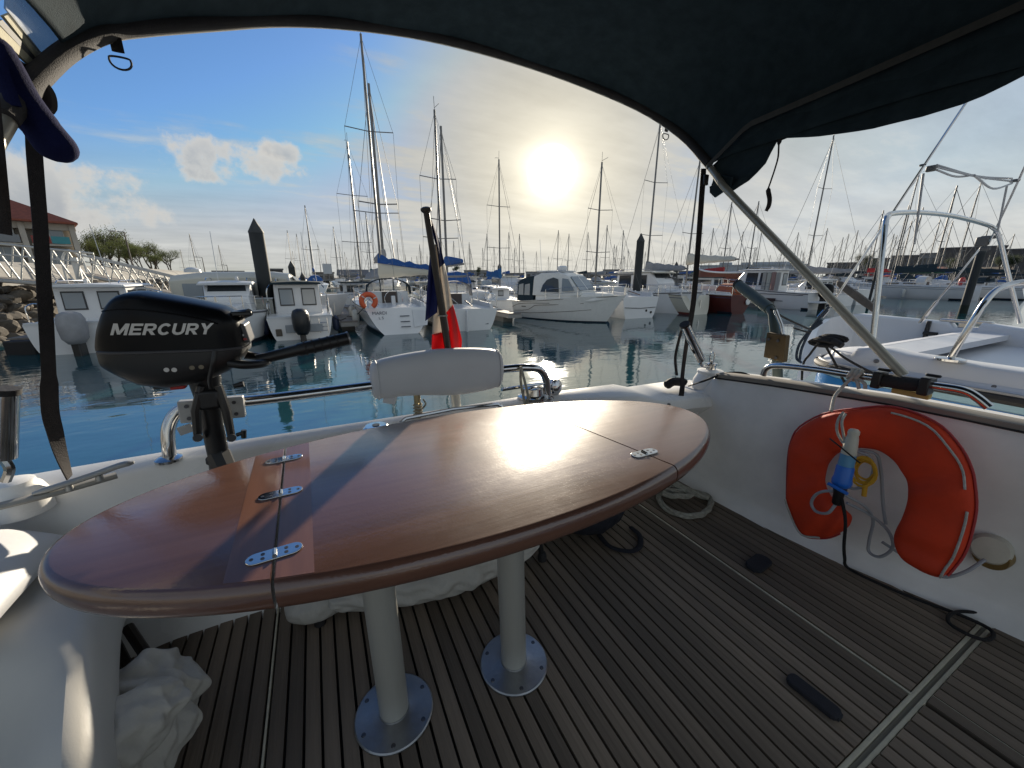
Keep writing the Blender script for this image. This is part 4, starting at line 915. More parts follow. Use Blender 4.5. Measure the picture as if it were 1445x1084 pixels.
# ---- second row, on the far side of the main pontoon
gm_ = pl(704, 225, 31); sail_yacht('sailing_yacht', 'white yacht with bright blue bundled sail, left of the beige motor boat', gm_, 178, 8.4, 2.8, gm_.z, 1.0, 1.3, myf=.55, hood=None, cover=M('blue_sail', (.015, .12, .33), .8, var=.3, vscale=4), boomz=1.2, boomlen=2.6)
q = pl(490, 200, 31.5); sail_yacht('sailing_yacht', 'white yacht behind the finger pontoon, its dark mast just left of the tallest mast', q, 176, 9.0, 3.0, q.z, 1.05, 1.3, hood=greycv, cover=None, furl=True)
q = py(262, 428, 27.9); 
def barge():
    root = place('cabin_boat', 'large cabin boat with a long rounded pale roof behind the black outboard', 'motor boat', py(240, 440, 21), 92)
    hull_part(root, [white, boot], 7.0, 2.8, 1.15, 1.5, sw=.9, p=.25, d=.35, bowrake=.7)
    mb = MB(); rs = []
    for y, zt, k in ((.5, 2.35, 1), (1.5, 2.48, 1), (4.0, 2.50, 1), (4.6, 2.42, 1), (5.3, 1.5, .9)):
        rs.append([(-1.15 * k, y, 1.0), (1.15 * k, y, 1.0), (1.08 * k, y, zt - .25), (.8 * k, y, zt - .04), (0, y, zt), (-.8 * k, y, zt - .04), (-1.08 * k, y, zt - .25)])
    mb.rings(rs); mb.build('cabin', cream, root, ang=35, bevel=.02)
    for s in (-1, 1):
        for a, b in ((.9, 2.1), (2.3, 3.3), (3.5, 4.4)): panel(root, [(s * 1.135, a, 1.45), (s * 1.135, b, 1.45), (s * 1.10, b, 2.02), (s * 1.10, a, 2.02)], glass if a > 3 else glass2, 'window', .025, nrm=(s, 0, 0))
    panel(root, [(-.9, 5.28, 1.56), (.9, 5.28, 1.56), (.9, 4.72, 2.28), (-.9, 4.72, 2.28)], glass, 'windscreen', .02, nrm=(0, .8, .5))
    mb = MB(); mb.lathe([(.3, 0), (.28, .12), (.12, .2)], (-.2, 1.0, 2.46)); mb.build('roof_dome', white2, root)
barge()
pilothouse('motor_boat', 'small white motor boat with wide windscreen between the outboard and the tall pile', py(342, 447, 20.5), 178, 5.6, 2.2, .95, 1.2, (1.3, 3.0, .8, 2.05), white2, None)
pilothouse('motor_boat', 'white motor boat moored on the pontoon left of the beige motor boat', pz(712, 446, 0) + Vector((.3, .8, 0)), 20, 5.4, 2.1, .85, 1.15, (1.8, 2.6, .6, 1.5), white2, None, doors=1)
pilothouse('motor_boat', 'pale motor boat with a long cabin top behind the green-waterline yacht', pl(868, 420, 31), 175, 7, 2.6, 1.1, 1.4, (1.0, 4.2, 1.05, 2.55), cream, None)

# ---- fenders hanging between the first-row boats
def fender(x, y, zt, ln, r, mat, label):
    w = W('fender', label, 'fender', (x, y, zt), 'fenders hanging on the first row of boats')
    m_ = MB(); m_.lathe([(.02, 0), (r * .6, -.04), (r, -.12), (r, -ln + .12), (r * .6, -ln + .04), (.02, -ln)], (x, y, zt), seg=14); w.part(m_, 'body', mat, ang=60)
    m_ = MB(); m_.tube([(x, y, zt), (x + .02, y + .08, zt + .5)], .012, 5); w.part(m_, 'lanyard', rope)
fw_ = M('fender_white', (.50, .50, .47), .5, var=.25, vscale=6); fb_ = M('fender_navy', (.02, .03, .07), .5)
q = mardi.matrix_basis @ Vector((-1.62, 1.6, 0)); fender(q.x, q.y, .95, .75, .14, fw_, 'white fender on the left side of the broad transom yacht')
q = mardi.matrix_basis @ Vector((-1.68, 3.4, 0)); fender(q.x, q.y, 1.0, .7, .13, fw_, 'white fender farther forward on the broad transom yacht')
q = pd_.matrix_basis @ Vector((1.26, 1.2, 0)); fender(q.x, q.y, .75, .65, .13, fb_, 'navy fender on the right side of the navy-roofed pilothouse boat')
q = pd_.matrix_basis @ Vector((-1.26, 1.0, 0)); fender(q.x, q.y, .75, .65, .13, fb_, 'navy fender on the left side of the navy-roofed pilothouse boat')
q = pa.matrix_basis @ Vector((1.36, 1.4, 0)); fender(q.x, q.y, .8, .65, .12, fw_, 'white fender on the pilothouse boat by the rock bank')
q = ib.matrix_basis @ Vector((-1.42, 1.0, 0)); fender(q.x, q.y, .9, .7, .13, fb_, 'navy fender on the green-waterline yacht')
q = jb.matrix_basis @ Vector((-1.62, 2.2, 0)); fender(q.x, q.y, 1.0, .75, .14, fw_, 'white fender on the scoop transom yacht')
q = nb_.matrix_basis @ Vector((-1.80, 4.6, 0)); fender(q.x, q.y, 1.0, .9, .17, fw_, 'white fender on the long yacht seen through the gantry')
# stern lines to the finger pontoons
for a, b, lab in ((mardi.matrix_basis @ Vector((-1.3, .6, 1.1)), Vector((1.2, 19.2, .55)), 'mooring line from the broad transom yacht to its left finger pontoon'), (pd_.matrix_basis @ Vector((1.05, .3, .85)), Vector((1.1, 18.4, .55)), 'mooring line from the navy-roofed boat to the finger pontoon'), (jb.matrix_basis @ Vector((1.3, .6, 1.15)), Vector((22.7, 19, .55)), 'mooring line from the scoop transom yacht to its right')):
    w = W('mooring_line', lab, 'rope', a); m_ = MB(); m_.tube(bez([a, a.lerp(b, .5) - Vector((0, 0, .15)), b], 5), .018, 5); w.part(m_, 'line', ropeb)

# ---- distant packed berths
def far_sail(cover, hullm):
    L, B = 9.5, 3.1; root = empty('distant_sailing_yacht')
    hull_part(root, [hullm, boot], L, B, 1.05, 1.35, n=8, levels=(0, .2, .6, 1), rake=.3)
    trunk(root, [(2.9, .95, .8, 1, 1.65), (6.0, .8, .65, 1, 1.6), (7.2, .4, .3, 1.1, 1.35)], white2, bevel=0)
    for s in (-1, 1):
        mb = MB(); mb.box((s * .90, 4.4, 1.42), (.05, 2.4, .16), rz=s * .04); mb.build('window', glass, root, smooth=False)
    if cover is not None:
        mb = MB(); mb.rings([[(.9 * math.cos(a), y, 1.5 + k * math.sin(a)) for a in [math.pi * j / 6 for j in range(7)]] for y, k in ((2.7, .75), (3.3, .8), (3.9, .3))], wrap=False); mb.build('sprayhood', cover, root)
    mb = MB(); mb.tube([(0, 5.3, 1.4), (0, 5.3, 11)], [.085, .07], 6); mb.build('mast', alu_spar, root)
    mb = MB(); mb.tube([(-1.05, 5.2, 5.6), (0, 5.3, 5.5), (1.05, 5.2, 5.6)], .03, 4); mb.build('spreader', alu_spar, root)
    mb = MB()
    for s in (-1, 1): mb.tube([(s * 1.3, 5.1, 1.2), (s * 1.05, 5.2, 5.6), (0, 5.3, 10.9)], .014, 3, cap=False)
    mb.tube([(0, 5.3, 10.9), (0, .3, 1.2)], .013, 3, cap=False); mb.tube([(0, 5.3, 10.7), (0, 9.3, 1.5)], .03, 3, cap=False); mb.build('rigging', wire, root)
    mb = MB(); mb.tube([(0, 5.3, 2.6), (0, 1.4, 2.65)], .06, 6); mb.build('boom', alu_spar, root)
    if cover is not None:
        mb = MB(); mb.rings([[(.16 * k * math.cos(a), y, 2.75 + .2 * k + .34 * k * math.sin(a)) for a in [2 * math.pi * j / 8 for j in range(8)]] for y, k in ((5.5, 1), (3.5, .7), (1.6, .35))]); mb.build('sail_cover', cover, root)
    return root
kinds = [(bluecv, white, 'blue sail cover'), (navy, white, 'navy sail cover'), (None, white, 'bare boom'), (greycv, cream, 'pale grey sail cover'), (M('green_cover', (.02, .09, .06), .8), white, 'green sail cover'), (M('red_cover', (.35, .03, .03), .8), white, 'red sail cover')]
prot = [far_sail(c, h) for c, h, _ in kinds]; used = [False] * len(prot)
tops = [(267, 330, 11), (254, 352, 11), (308, 346, 11), (405, 325, 12), (418, 330, 11), (430, 290, 12), (448, 345, 11), (470, 320, 12), (478, 345, 10), (560, 338, 12), (575, 368, 11), (592, 345, 12), (640, 340, 12), (648, 352, 11), (662, 342, 12), (664, 352, 10), (681, 350, 10), (687, 330, 12), (718, 328, 12), (726, 350, 12), (757, 355, 12), (788, 325, 12), (803, 330, 12), (774, 362, 11), (830, 328, 12), (857, 318, 11), (867, 345, 12), (880, 325, 12), (887, 352, 12), (953, 340, 11), (964, 345, 11), (1007, 322, 12), (1027, 325, 12), (1033, 285, 12), (1049, 327, 12), (1052, 348, 12), (1071, 284, 12), (1075, 327, 12), (1127, 328, 12), (1129, 340, 11), (1168, 322, 12), (1190, 335, 12), (1198, 330, 12), (1211, 325, 12), (1218, 338, 12), (1247, 297, 12), (1266, 332, 11), (1283, 290, 12), (1287, 312, 12), (1303, 293, 11), (1327, 310, 12), (1345, 312, 12), (1276, 340, 11), (1262, 330, 12), (1232, 340, 11), (1395, 322, 12), (1414, 330, 12), (1432, 330, 12), (520, 118, 14), (516, 300, 12), (622, 178, 13), (1351, 262, 13), (733, 330, 11), (1110, 345, 12), (985, 330, 12)]
rs_ = random.Random(11); dist = []
for k in range(85): tops.append((rs_.uniform(395, 1440), rs_.uniform(346, 376), rs_.uniform(10, 14)))
for i, (u, v, h) in enumerate(tops):
    r = ray(u, v); e = r.z / math.hypot(r.x, r.y)
    L = (h - 2.3) / e
    if L > 128: L = 128 * rs_.uniform(.78, 1.0)
    p = pl(u, v, L); s = p.z / 11
    if u < 330: L = max(L, 60)
    k = rs_.choice((0, 1, 1, 2, 3, 0, 4, 5)) if i % 2 else rs_.choice((0, 1, 2, 3))
    if u > 1230 and u < 1290 and i % 3 == 0: k = 5
    hd = rs_.choice((0, 0, 180, 180)) + rs_.uniform(-4, 4)
    o = prot[k] if not used[k] else copy_tree(prot[k]); used[k] = True
    hv = Vector((math.sin(R(hd)), math.cos(R(hd)), 0)); q = Vector((p.x, p.y, 0)) - hv * (5.3 * s)
    o.location = q; o.rotation_euler = (0, 0, -R(hd)); o.scale = (min(1.2, s), min(1.2, s), s)
    q = Vector((p.x, p.y, 0)) - hv * (5.3 * min(1.2, s)); o.location = q
    dist.append((u, o, 'yacht, ' + kinds[k][2], 'sailing boat', 'distant sailing yachts in the packed berths', 'mast'))
for k, o in enumerate(prot):
    if not used[k]:
        for ch in list(o.children): bpy.data.objects.remove(ch)
        bpy.data.objects.remove(o)
def far_motor(roofc, lab):
    root = empty('distant_motor_boat'); L, B = 7, 2.6
    hull_part(root, [white, boot], L, B, 1.0, 1.4, n=8, levels=(0, .2, .6, 1), p=.25, sw=.9)
    trunk(root, [(1.5, 1.0, .9, .9, 2.2), (3.6, 1.0, .9, .9, 2.2), (4.6, .9, .7, .9, 1.6), (5.8, .4, .3, 1, 1.5)], white2, 'wheelhouse', bevel=0)
    mb = MB(); mb.box((0, 2.5, 2.25), (2.1, 2.5, .1)); mb.build('roof', roofc, root, smooth=False)
    for s in (-1, 1):
        mb = MB(); mb.box((s * .97, 2.6, 1.75), (.06, 1.8, .5), rz=0); mb.build('window', glass, root, smooth=False)
    mb = MB(); mb.box((0, 1.48, 1.7), (1.3, .06, .6)); mb.build('window', glass, root, smooth=False)
    obm(root, 0, -.2, .9, 1.1); return root
mk = [(white2, 'white roof'), (navy, 'navy canvas roof'), (cream, 'cream roof')]; mp_ = [far_motor(c, l) for c, l in mk]; mu = [0, 0, 0]
for i in range(34):
    row = rs_.choice((29.5, 29.5, 38, 47, 54, 63, 74, 80)); u = rs_.uniform(400, 1430)
    a = pl(u, 395, 10); a = Vector((a.x, a.y, 0)).normalized(); L = row / max(.25, a.y); 
    if L > 125: continue
    k = i % 3; o = mp_[k] if not mu[k] else copy_tree(mp_[k]); mu[k] = 1
    hd = rs_.choice((0, 180)) + rs_.uniform(-5, 5); o.location = (a.x * L, a.y * L, 0); o.rotation_euler = (0, 0, -R(hd)); s = rs_.uniform(.8, 1.1); o.scale = (s, s, s)
    dist.append((u, o, 'motor boat, ' + mk[k][1], 'motor boat', 'distant motor boats in the packed berths', 'boat'))

ORD = ['first', 'second', 'third', 'fourth', 'fifth', 'sixth', 'seventh', 'eighth', 'ninth', 'tenth', 'eleventh', 'twelfth', 'thirteenth', 'fourteenth', 'fifteenth', 'sixteenth', 'seventeenth', 'eighteenth', 'nineteenth', 'twentieth']
marks = [(0, 'the red-roofed building'), (352, 'the tall left pile'), (432, 'the navy-roofed pilothouse boat'), (530, 'the tallest mast'), (620, 'the flag staff'), (706, 'the thin centre pile'), (778, 'the sun'), (860, 'the radar dome boat'), (905, 'the thick centre pile'), (985, 'the right tension strap'), (1050, 'the red-hulled boat'), (1135, 'the slanting frame tube'), (1246, 'the left gantry leg'), (1310, 'the gantry middle'), (1390, 'the thick right pile')]
cnt = {}
for u, o, what, cat, grp, word in sorted(dist, key=lambda r: r[0]):
    mk_ = [m for m in marks if m[0] <= u][-1][1]; key = (mk_, word); cnt[key] = cnt.get(key, 0) + 1
    tag(o, 'distant ' + what + ', ' + ORD[cnt[key] - 1] + ' far ' + word + ' right of ' + mk_, cat, grp)

# ================================================================== our own boat's cockpit
FZ = 1.2
bt_ = W('cockpit_boat', 'white boat cockpit with teak planked floor in the foreground, the boat the photographer sits in', 'boat', (.55, .3, 0))
# floor: black caulked bed, planks, pale joint strips
m_ = MB(); m_.box((.55, .1, FZ - .045), (2.7, 3.2, .05)); floor = bt_.part(m_, 'floor', caulk, smooth=False)
PW, GAP = .0405, .0064
def wallfoot(y):                               # inner foot of the right-hand wall
    pts = [(-1.4, 1.93), (-.3, 1.90), (.145, 1.86), (.557, 1.742), (.8, 1.71), (1.1, 1.69), (1.40, 1.70), (1.6, 1.70)]
    for (a, xa), (b, xb) in zip(pts, pts[1:]):
        if a <= y <= b: return .04 + lerp(xa, xb, (y - a) / (b - a))
    return pts[0][1]
meshes = {}
def plank(x, y0, y1):
    key = round(y1 - y0, 3)
    if key not in meshes:
        b = MB(); b.box((0, 0, 0), (PW - GAP, y1 - y0, .022)); o = b.build('plank', teak, floor, smooth=False, bevel=0); meshes[key] = o.data; bpy.data.objects.remove(o)
    o = bpy.data.objects.new('plank', meshes[key]); COL.objects.link(o); o.parent = floor; o.location = (x, (y0 + y1) / 2, FZ - .0105 + random.uniform(-.0008, .0008))
JX0, JX1, JY = -.240, 1.330, .205
x = JX0 - .007 - PW * 12
for _ in range(12): plank(x + PW / 2, JY + .02, 1.385); plank(x + PW / 2, -1.3, JY - .014); x += PW
PW2, PW = PW, (JX1 - .004 - JX0 - .004) / 38; x = JX0 + .003
for _ in range(38): plank(x + PW / 2, JY + .02, 1.385); plank(x + PW / 2, -1.3, JY - .014); x += PW
PW = PW2; x = JX1 + .008
while x < 1.92: plank(x + PW / 2, JY + .02, 1.385); plank(x + PW / 2, -1.3, JY - .014); x += PW
for (c, d) in (((JX1 + .002, .795, FZ - .010), (.008, 1.16, .018)), ((JX1 + .05, -.55, FZ - .010), (.004, 1.5, .016)), ((JX0 - .002, .795, FZ - .010), (.006, 1.16, .016)), ((.6, JY + .013, FZ - .012), (2.6, .010, .020)), ((.6, JY - .0075, FZ - .012), (2.6, .010, .020))):
    m_ = MB(); m_.box(c, d); bt_.part(m_, 'joint_strip', jointm, parent=floor, smooth=False, bevel=.002)
m_ = MB(); m_.box((.6, JY + .003, FZ - .016), (2.6, .008, .012)); bt_.part(m_, 'drain_channel', M('channel_grey', (.20, .19, .16), .6), parent=floor, smooth=False)

# right-hand wall: a curved moulding from the floor up to the rail, a little flared
def walltop(y):
    T = [(-1.3, 1.97, 1.85), (.285, 1.90, 1.852), (.58, 1.862, 1.855), (.95, 1.832, 1.833), (1.2, 1.802, 1.815), (1.26, 1.795, 1.808), (1.32, 1.79, 1.705), (1.6, 1.78, 1.705)]
    for (a, xa, za), (b, xb, zb) in zip(T, T[1:]):
        if a <= y <= b: t = (y - a) / (b - a); return lerp(xa, xb, t), lerp(za, zb, t)
    return T[-1][1:]
ys = [-1.3, -.6, 0, .2, .4, .6, .8, 1.0, 1.15, 1.255, 1.275, 1.315, 1.36, 1.42, 1.52]
rings = []
for y in ys:
    xf = wallfoot(y); xt, zt = walltop(y)
    rings.append([(xf - .05, y, FZ - .02), (xf - .035, y, FZ + .012), (xf - .006, y, FZ + .035), (xf + .01, y, FZ + .07), (xf + .02, y, FZ + .25), (lerp(xf, xt, .62), y, FZ + .45), (xt - .005, y, zt - .018), (xt + .006, y, zt - .005), (xt + .02, y, zt), (xt + .16, y, zt), (xt + .20, y, zt - .05), (xt + .20, y, zt - .75), (xt + .05, y, -.3)])
m_ = MB(); m_.rings(rings, cap=False, wrap=False); bt_.part(m_, 'side_wall', gel_in, ang=45)
# transom: curved in plan, white rim
def tr_in(x): return 1.43 + .10 * (1 - ((x - .25) / 1.3) ** 2) * (1 if abs(x - .25) < 1.3 else 0) - (max(0, x - .9) * .20)
rings = []
for k in range(29):
    x = -.9 + 2.68 * k / 28; yi = tr_in(x) if x > -.5 else tr_in(-.5) - (-.5 - x) * .25
    zt = 1.727 + .003 * math.sin(k * .4)
    if x > 1.40: zt = 1.70
    yf = 1.37 if x > -.5 else 1.37 - (-.5 - x) * .2
    rings.append([(x, yf - .05, FZ - .02), (x, yf - .03, FZ + .015), (x, yf, FZ + .05), (x, yf + .02, FZ + .3), (x, yi - .02, zt - .05), (x, yi - .008, zt - .012), (x, yi + .008, zt), (x, 1.555 + .03 * (1 - ((x - .4) / 1.2) ** 2), zt + .008), (x, 1.60, zt - .03), (x, 1.62, zt - .5), (x, 1.45, -.2)])
m_ = MB(); m_.rings(rings, cap=False, wrap=False); bt_.part(m_, 'transom', gel, ang=40)
# outer hull under everything
m_ = MB(); m_.prism([(-1.0, 1.5, -.3), (1.9, 1.5, -.3), (2.0, -3, -.3), (-1.0, -3, -.3)], (0, 0, 1.42)); bt_.part(m_, 'hull', gel, smooth=False)
# grey teak cap rail on the side wall
m_ = MB(); rings = []
for y in [1.25, 1.1, .95, .8, .6, .4, .2, 0, -.4, -1.3]:
    xt, zt = walltop(y); rings.append([(xt - .004, y, zt - .012), (xt - .006, y, zt + .008), (xt + .004, y, zt + .013), (xt + .060, y, zt + .013), (xt + .068, y, zt + .004), (xt + .068, y, zt - .02)])
m_.rings(rings); bt_.part(m_, 'cap_rail', teakcap, ang=30)
m_ = MB(); m_.tube([(walltop(y)[0] - .008, y, walltop(y)[1] - .012) for y in (1.25, 1.0, .8, .6, .4, .2, 0, -.4, -1.3)], .0035, 6); bt_.part(m_, 'rubber_bead', rubber)
# stainless grab rail on the cap
def gp(u, v): return pxx(u, v, 1.845)
p = [gp(1078, 524) - Vector((0, 0, .02)), gp(1082, 520), gp(1098, 516), gp(1150, 521), gp(1200, 529), gp(1260, 537), gp(1330, 546), gp(1362, 552), gp(1380, 562), gp(1396, 575)]
m_ = MB(); m_.tube(bez(p, 5), .0135, 12); gr = bt_.part(m_, 'grab_rail', steel)
# stern rail of thick stainless tube, carries the outboard and the cushion
sy = 1.53
p = [py(242, 662, sy - .02), py(238, 632, sy - .02), py(238, 604, sy - .01), py(250, 582, sy), py(276, 572, sy), py(350, 566, sy + .02), py(450, 554, sy + .03), py(520, 545, sy + .03), py(620, 533, sy + .03), py(710, 521, sy + .02), py(748, 519, sy), py(764, 524, sy), py(771, 538, sy), py(772, 558, sy), py(771, 574, sy)]
m_ = MB(); m_.tube(bez(p, 5), .0185, 14); stern = bt_.part(m_, 'stern_rail', steel)
for q in (p[0], p[-1]):
    m_ = MB(); m_.lathe([(.036, -.004), (.036, .004), (.022, .012)], (q.x, q.y, 1.732 if q.x < 0 else 1.728), seg=20); bt_.part(m_, 'rail_foot', steel, parent=stern)
m_ = MB(); m_.tube([py(708, 550, sy), py(775, 540, sy)], .008, 8); bt_.part(m_, 'rail_bar', steel, parent=stern)
m_ = MB(); m_.tube(bez([py(735, 517, sy - .03), py(742, 545, sy - .05), py(745, 560, sy - .05), py(742, 572, sy - .05)], 5), .006, 6); w = W('rail_lashing', 'thin grey line looped over the right end of the stern rail', 'rope', p[-3]); w.part(m_, 'line', ropeg)
m_ = MB(); m_.tube(bez([py(735, 517, sy - .02), py(735, 540, sy - .03), py(741, 572, sy - .05)], 5), .006, 6); w.part(m_, 'line', ropeg)
# rod/fairlead base with bright fitting where the sun glints
c = py(752, 572, 1.55); m_ = MB(); m_.lathe([(.075, 0), (.075, .012), (.055, .02), (.05, .05), (.03, .06)], (c.x, c.y, 1.735), seg=24); bt_.part(m_, 'deck_fitting', steel)
c = py(780, 560, 1.55); m_ = MB(); m_.lathe([(.02, 0), (.034, .02), (.036, .05), (.02, .08)], (c.x + .01, c.y, 1.735), seg=20); bt_.part(m_, 'vent_cowl', steel)
# filler cap
c = pz(531, 604, 1.735); m_ = MB(); m_.lathe([(.048, 0), (.048, .006), (.040, .012), (.0, .013)], (c.x, c.y, 1.734), seg=28); fc = bt_.part(m_, 'filler_cap', steel, ang=25)
m_ = MB(); m_.lathe([(.014, 0), (.014, .003)], (c.x, c.y, 1.746), seg=16); bt_.part(m_, 'key_hole', black, parent=fc)
# curved teak-coloured handrails on the transom rim
for a, b in (((330 + 235, 598), (708, 574)),):
    A = pz(565, 597, 1.745); B = pz(708, 574, 1.745)
    m_ = MB(); m_.tube([A, A.lerp(B, .05) + Vector((0, 0, .015)), A.lerp(B, .5) + Vector((0, .015, .018)), A.lerp(B, .95) + Vector((0, 0, .015)), B], .008, 8); bt_.part(m_, 'rim_bar', steel)
# left corner: white moulded base, grey cleat with long horns, rod tube with black cap
c = pz(22, 694, 1.75)
m_ = MB(); m_.lathe([(.060, -.05), (.058, .0), (.050, .022), (.042, .03), (.04, .04), (.025, .046)], (c.x, c.y, 1.74), seg=28); bt_.part(m_, 'winch_base', gel, ang=40)
A = pz(48, 702, 1.75); B = py(190, 655, A.y + .04)
m_ = MB(); m_.tube(bez([A + Vector((0, 0, .010)), A.lerp(B, .3) + Vector((0, 0, .008)), A.lerp(B, .6) + Vector((0, 0, .008)), A.lerp(B, .85) + Vector((0, 0, .010)), B + Vector((0, 0, .006))], 5), [.006, .009] + [.0115] * 17 + [.009, .006], 10, flat=(.7, (0, 0, 1))); clt = bt_.part(m_, 'cleat', M('cleat_grey', (.40, .40, .38), .4, metal=.6, var=.2, vscale=20))
for t in (.32, .62):
    q = A.lerp(B, t); m_ = MB(); m_.tube([q + Vector((0, 0, .008)), Vector((q.x, q.y, q.z - .012))], [.007, .009], 10); bt_.part(m_, 'cleat_foot', M('cleat_grey', (0, 0, 0)), parent=clt)
p = [pz(0, 716, 1.745), pz(80, 696, 1.745), pz(165, 672, 1.745)]
m_ = MB(); m_.tube(bez([q + Vector((0, 0, .003)) for q in p], 6), .015, 8, flat=(.6, (0, 0, 1))); bt_.part(m_, 'rubbing_strip', M('strip_grey', (.34, .33, .30), .6, var=.3, vscale=20))
a = py(6, 550, 1.30); b = py(4, 646, 1.30)
m_ = MB(); m_.tube([b, a], .024, 18); rt = bt_.part(m_, 'rod_tube', steel, ang=30)
m_ = MB(); m_.tube([a.lerp(b, .06), a + (a - b).normalized() * .004], .0265, 18); bt_.part(m_, 'end_cap', rubber, parent=rt)
m_ = MB(); m_.tube(bez([b, b + Vector((.004, 0, -.03)), b + Vector((-.01, 0, -.06))], 4), .010, 8); bt_.part(m_, 'rod_stem', steel, parent=rt)
# right corner: white round base, bronze pivot and shackle, slanting tube
c = pz(1000, 540, 1.735)
m_ = MB(); m_.lathe([(.085, -.03), (.08, .015), (.066, .045), (.062, .055), (.066, .058), (.066, .070), (.04, .076)], (c.x, c.y, 1.735), seg=32); bt_.part(m_, 'winch_base', gel, ang=40)
top = Vector((c.x, c.y, 1.815))
m_ = MB(); m_.lathe([(.026, -.01), (.024, .02), (.03, .022), (.03, .03), (.012, .034), (.012, .045)], top, seg=20); pv = bt_.part(m_, 'pivot', steel)
m_ = MB(); m_.tube(bez([top + Vector((-.013, 0, .04)), top + Vector((-.018, 0, .065)), top + Vector((-.010, 0, .088)), top + Vector((.010, 0, .088)), top + Vector((.018, 0, .065)), top + Vector((.013, 0, .04))], 5), .004, 8); bt_.part(m_, 'shackle', steel, parent=pv)
a = py(966, 458, c.y - .02); b = py(989, 508, c.y - .02)
m_ = MB(); m_.tube([a, b], .022, 16); rt = bt_.part(m_, 'rod_tube', steel, ang=30)
m_ = MB(); m_.tube([a.lerp(b, .03), a + (a - b).normalized() * .004], .025, 16); bt_.part(m_, 'end_cap', rubber, parent=rt)
m_ = MB(); m_.tube(bez([b, b + Vector((.01, 0, -.03)), top + Vector((-.02, 0, .01))], 4), .009, 8); bt_.part(m_, 'rod_stem', steel, parent=rt)
# drain hole, round cover
q = pxx(1097, 650, wallfoot(.83) + .045); m_ = MB(); m_.lathe([(.012, 0), (.013, .006)], q + Vector((.012, 0, 0)), (-1, 0, .1), 14); bt_.part(m_, 'drain_hole', black)
q = pxx(1404, 772, wallfoot(.23) + .012)
m_ = MB(); m_.lathe([(.048, -.05), (.046, -.010), (.040, 0), (.0, .002)], q + Vector((-.045, 0, .004)), (-1, -.15, .25), 32); cv = bt_.part(m_, 'socket_cover', wplast, ang=30)
m_ = MB(); m_.lathe([(.044, 0), (.042, .035), (.040, .04)], q + Vector((.0, -.004, -.022)), (-1, 0, 0), 28); bt_.part(m_, 'socket', M('bronze_socket', (.30, .20, .07), .45, metal=.5, var=.3, vscale=30), parent=cv)
# white moulded coving inside the transom gate
a = pz(903, 556, 1.70)
m_ = MB(); m_.box((a.x + .05, tr_in(a.x) - .024, 1.655), (.015, .02, .06)); bt_.part(m_, 'gate_latch', M('latch_dark', (.08, .08, .08), .4), bevel=.004)

# ------------------------------------------------------------------ left moulded seat and cloth bag
w = W('moulded_seat', 'white moulded cockpit seat with rounded edge, bottom left', 'seat', (-.75, .85, FZ))
rings = []
for k in range(19):
    y = .30 + 1.08 * k / 18; xe = -.40 - .30 * max(-.1, min(.45, y - .68)); zt = 1.60 + .015 * math.sin(y * 4)
    dip = -.012 * math.exp(-((y - .92) / .12) ** 2); dd = max(0, min(1, (1.04 - y) / .20)); dd = .20 * dd * dd * (3 - 2 * dd); zt -= .24 * max(0, .97 - y) + .5 * max(0, .74 - y)
    rings.append([(-1.05, y, 1.685 + .03 * math.sin(y * 3) - dd * .6), (-.86, y, 1.655 + dip * 2 - dd * .9), (-.78, y, 1.625 + dip - dd), (-.68, y, zt + .004 + dip - dd), (xe - .19, y, zt + .004 - dd * .85), (xe - .11, y, zt + .002 - dd * .28), (xe - .05, y, zt - .010), (xe - .015, y, zt - .034), (xe + .004, y, zt - .09), (xe + .004, y, zt - .14), (xe - .02, y, zt - .155), (xe - .15, y, zt - .17), (xe - .19, y, FZ + .01), (-1.05, y, FZ + .01)])
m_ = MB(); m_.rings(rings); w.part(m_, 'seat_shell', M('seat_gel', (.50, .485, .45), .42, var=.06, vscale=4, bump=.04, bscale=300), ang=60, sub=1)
m_ = MB(); rings = []
for k in range(13):
    y = .98 + .36 * k / 12; b = math.sin(math.pi * min(1, k / 12 * .94 + .06)) ** .5
    rings.append([(-1.02, y, 1.66), (-.98, y, 1.72 + .05 * b), (-.84, y, 1.70 + .055 * b), (-.72, y, 1.655 + .05 * b), (-.655, y, 1.62 + .02 * b), (-.65, y, 1.60), (-1.02, y, 1.60)])
m_.rings(rings); w.part(m_, 'seat_cushion', vinyl, ang=70, sub=1)
from mathutils import noise as mnoise
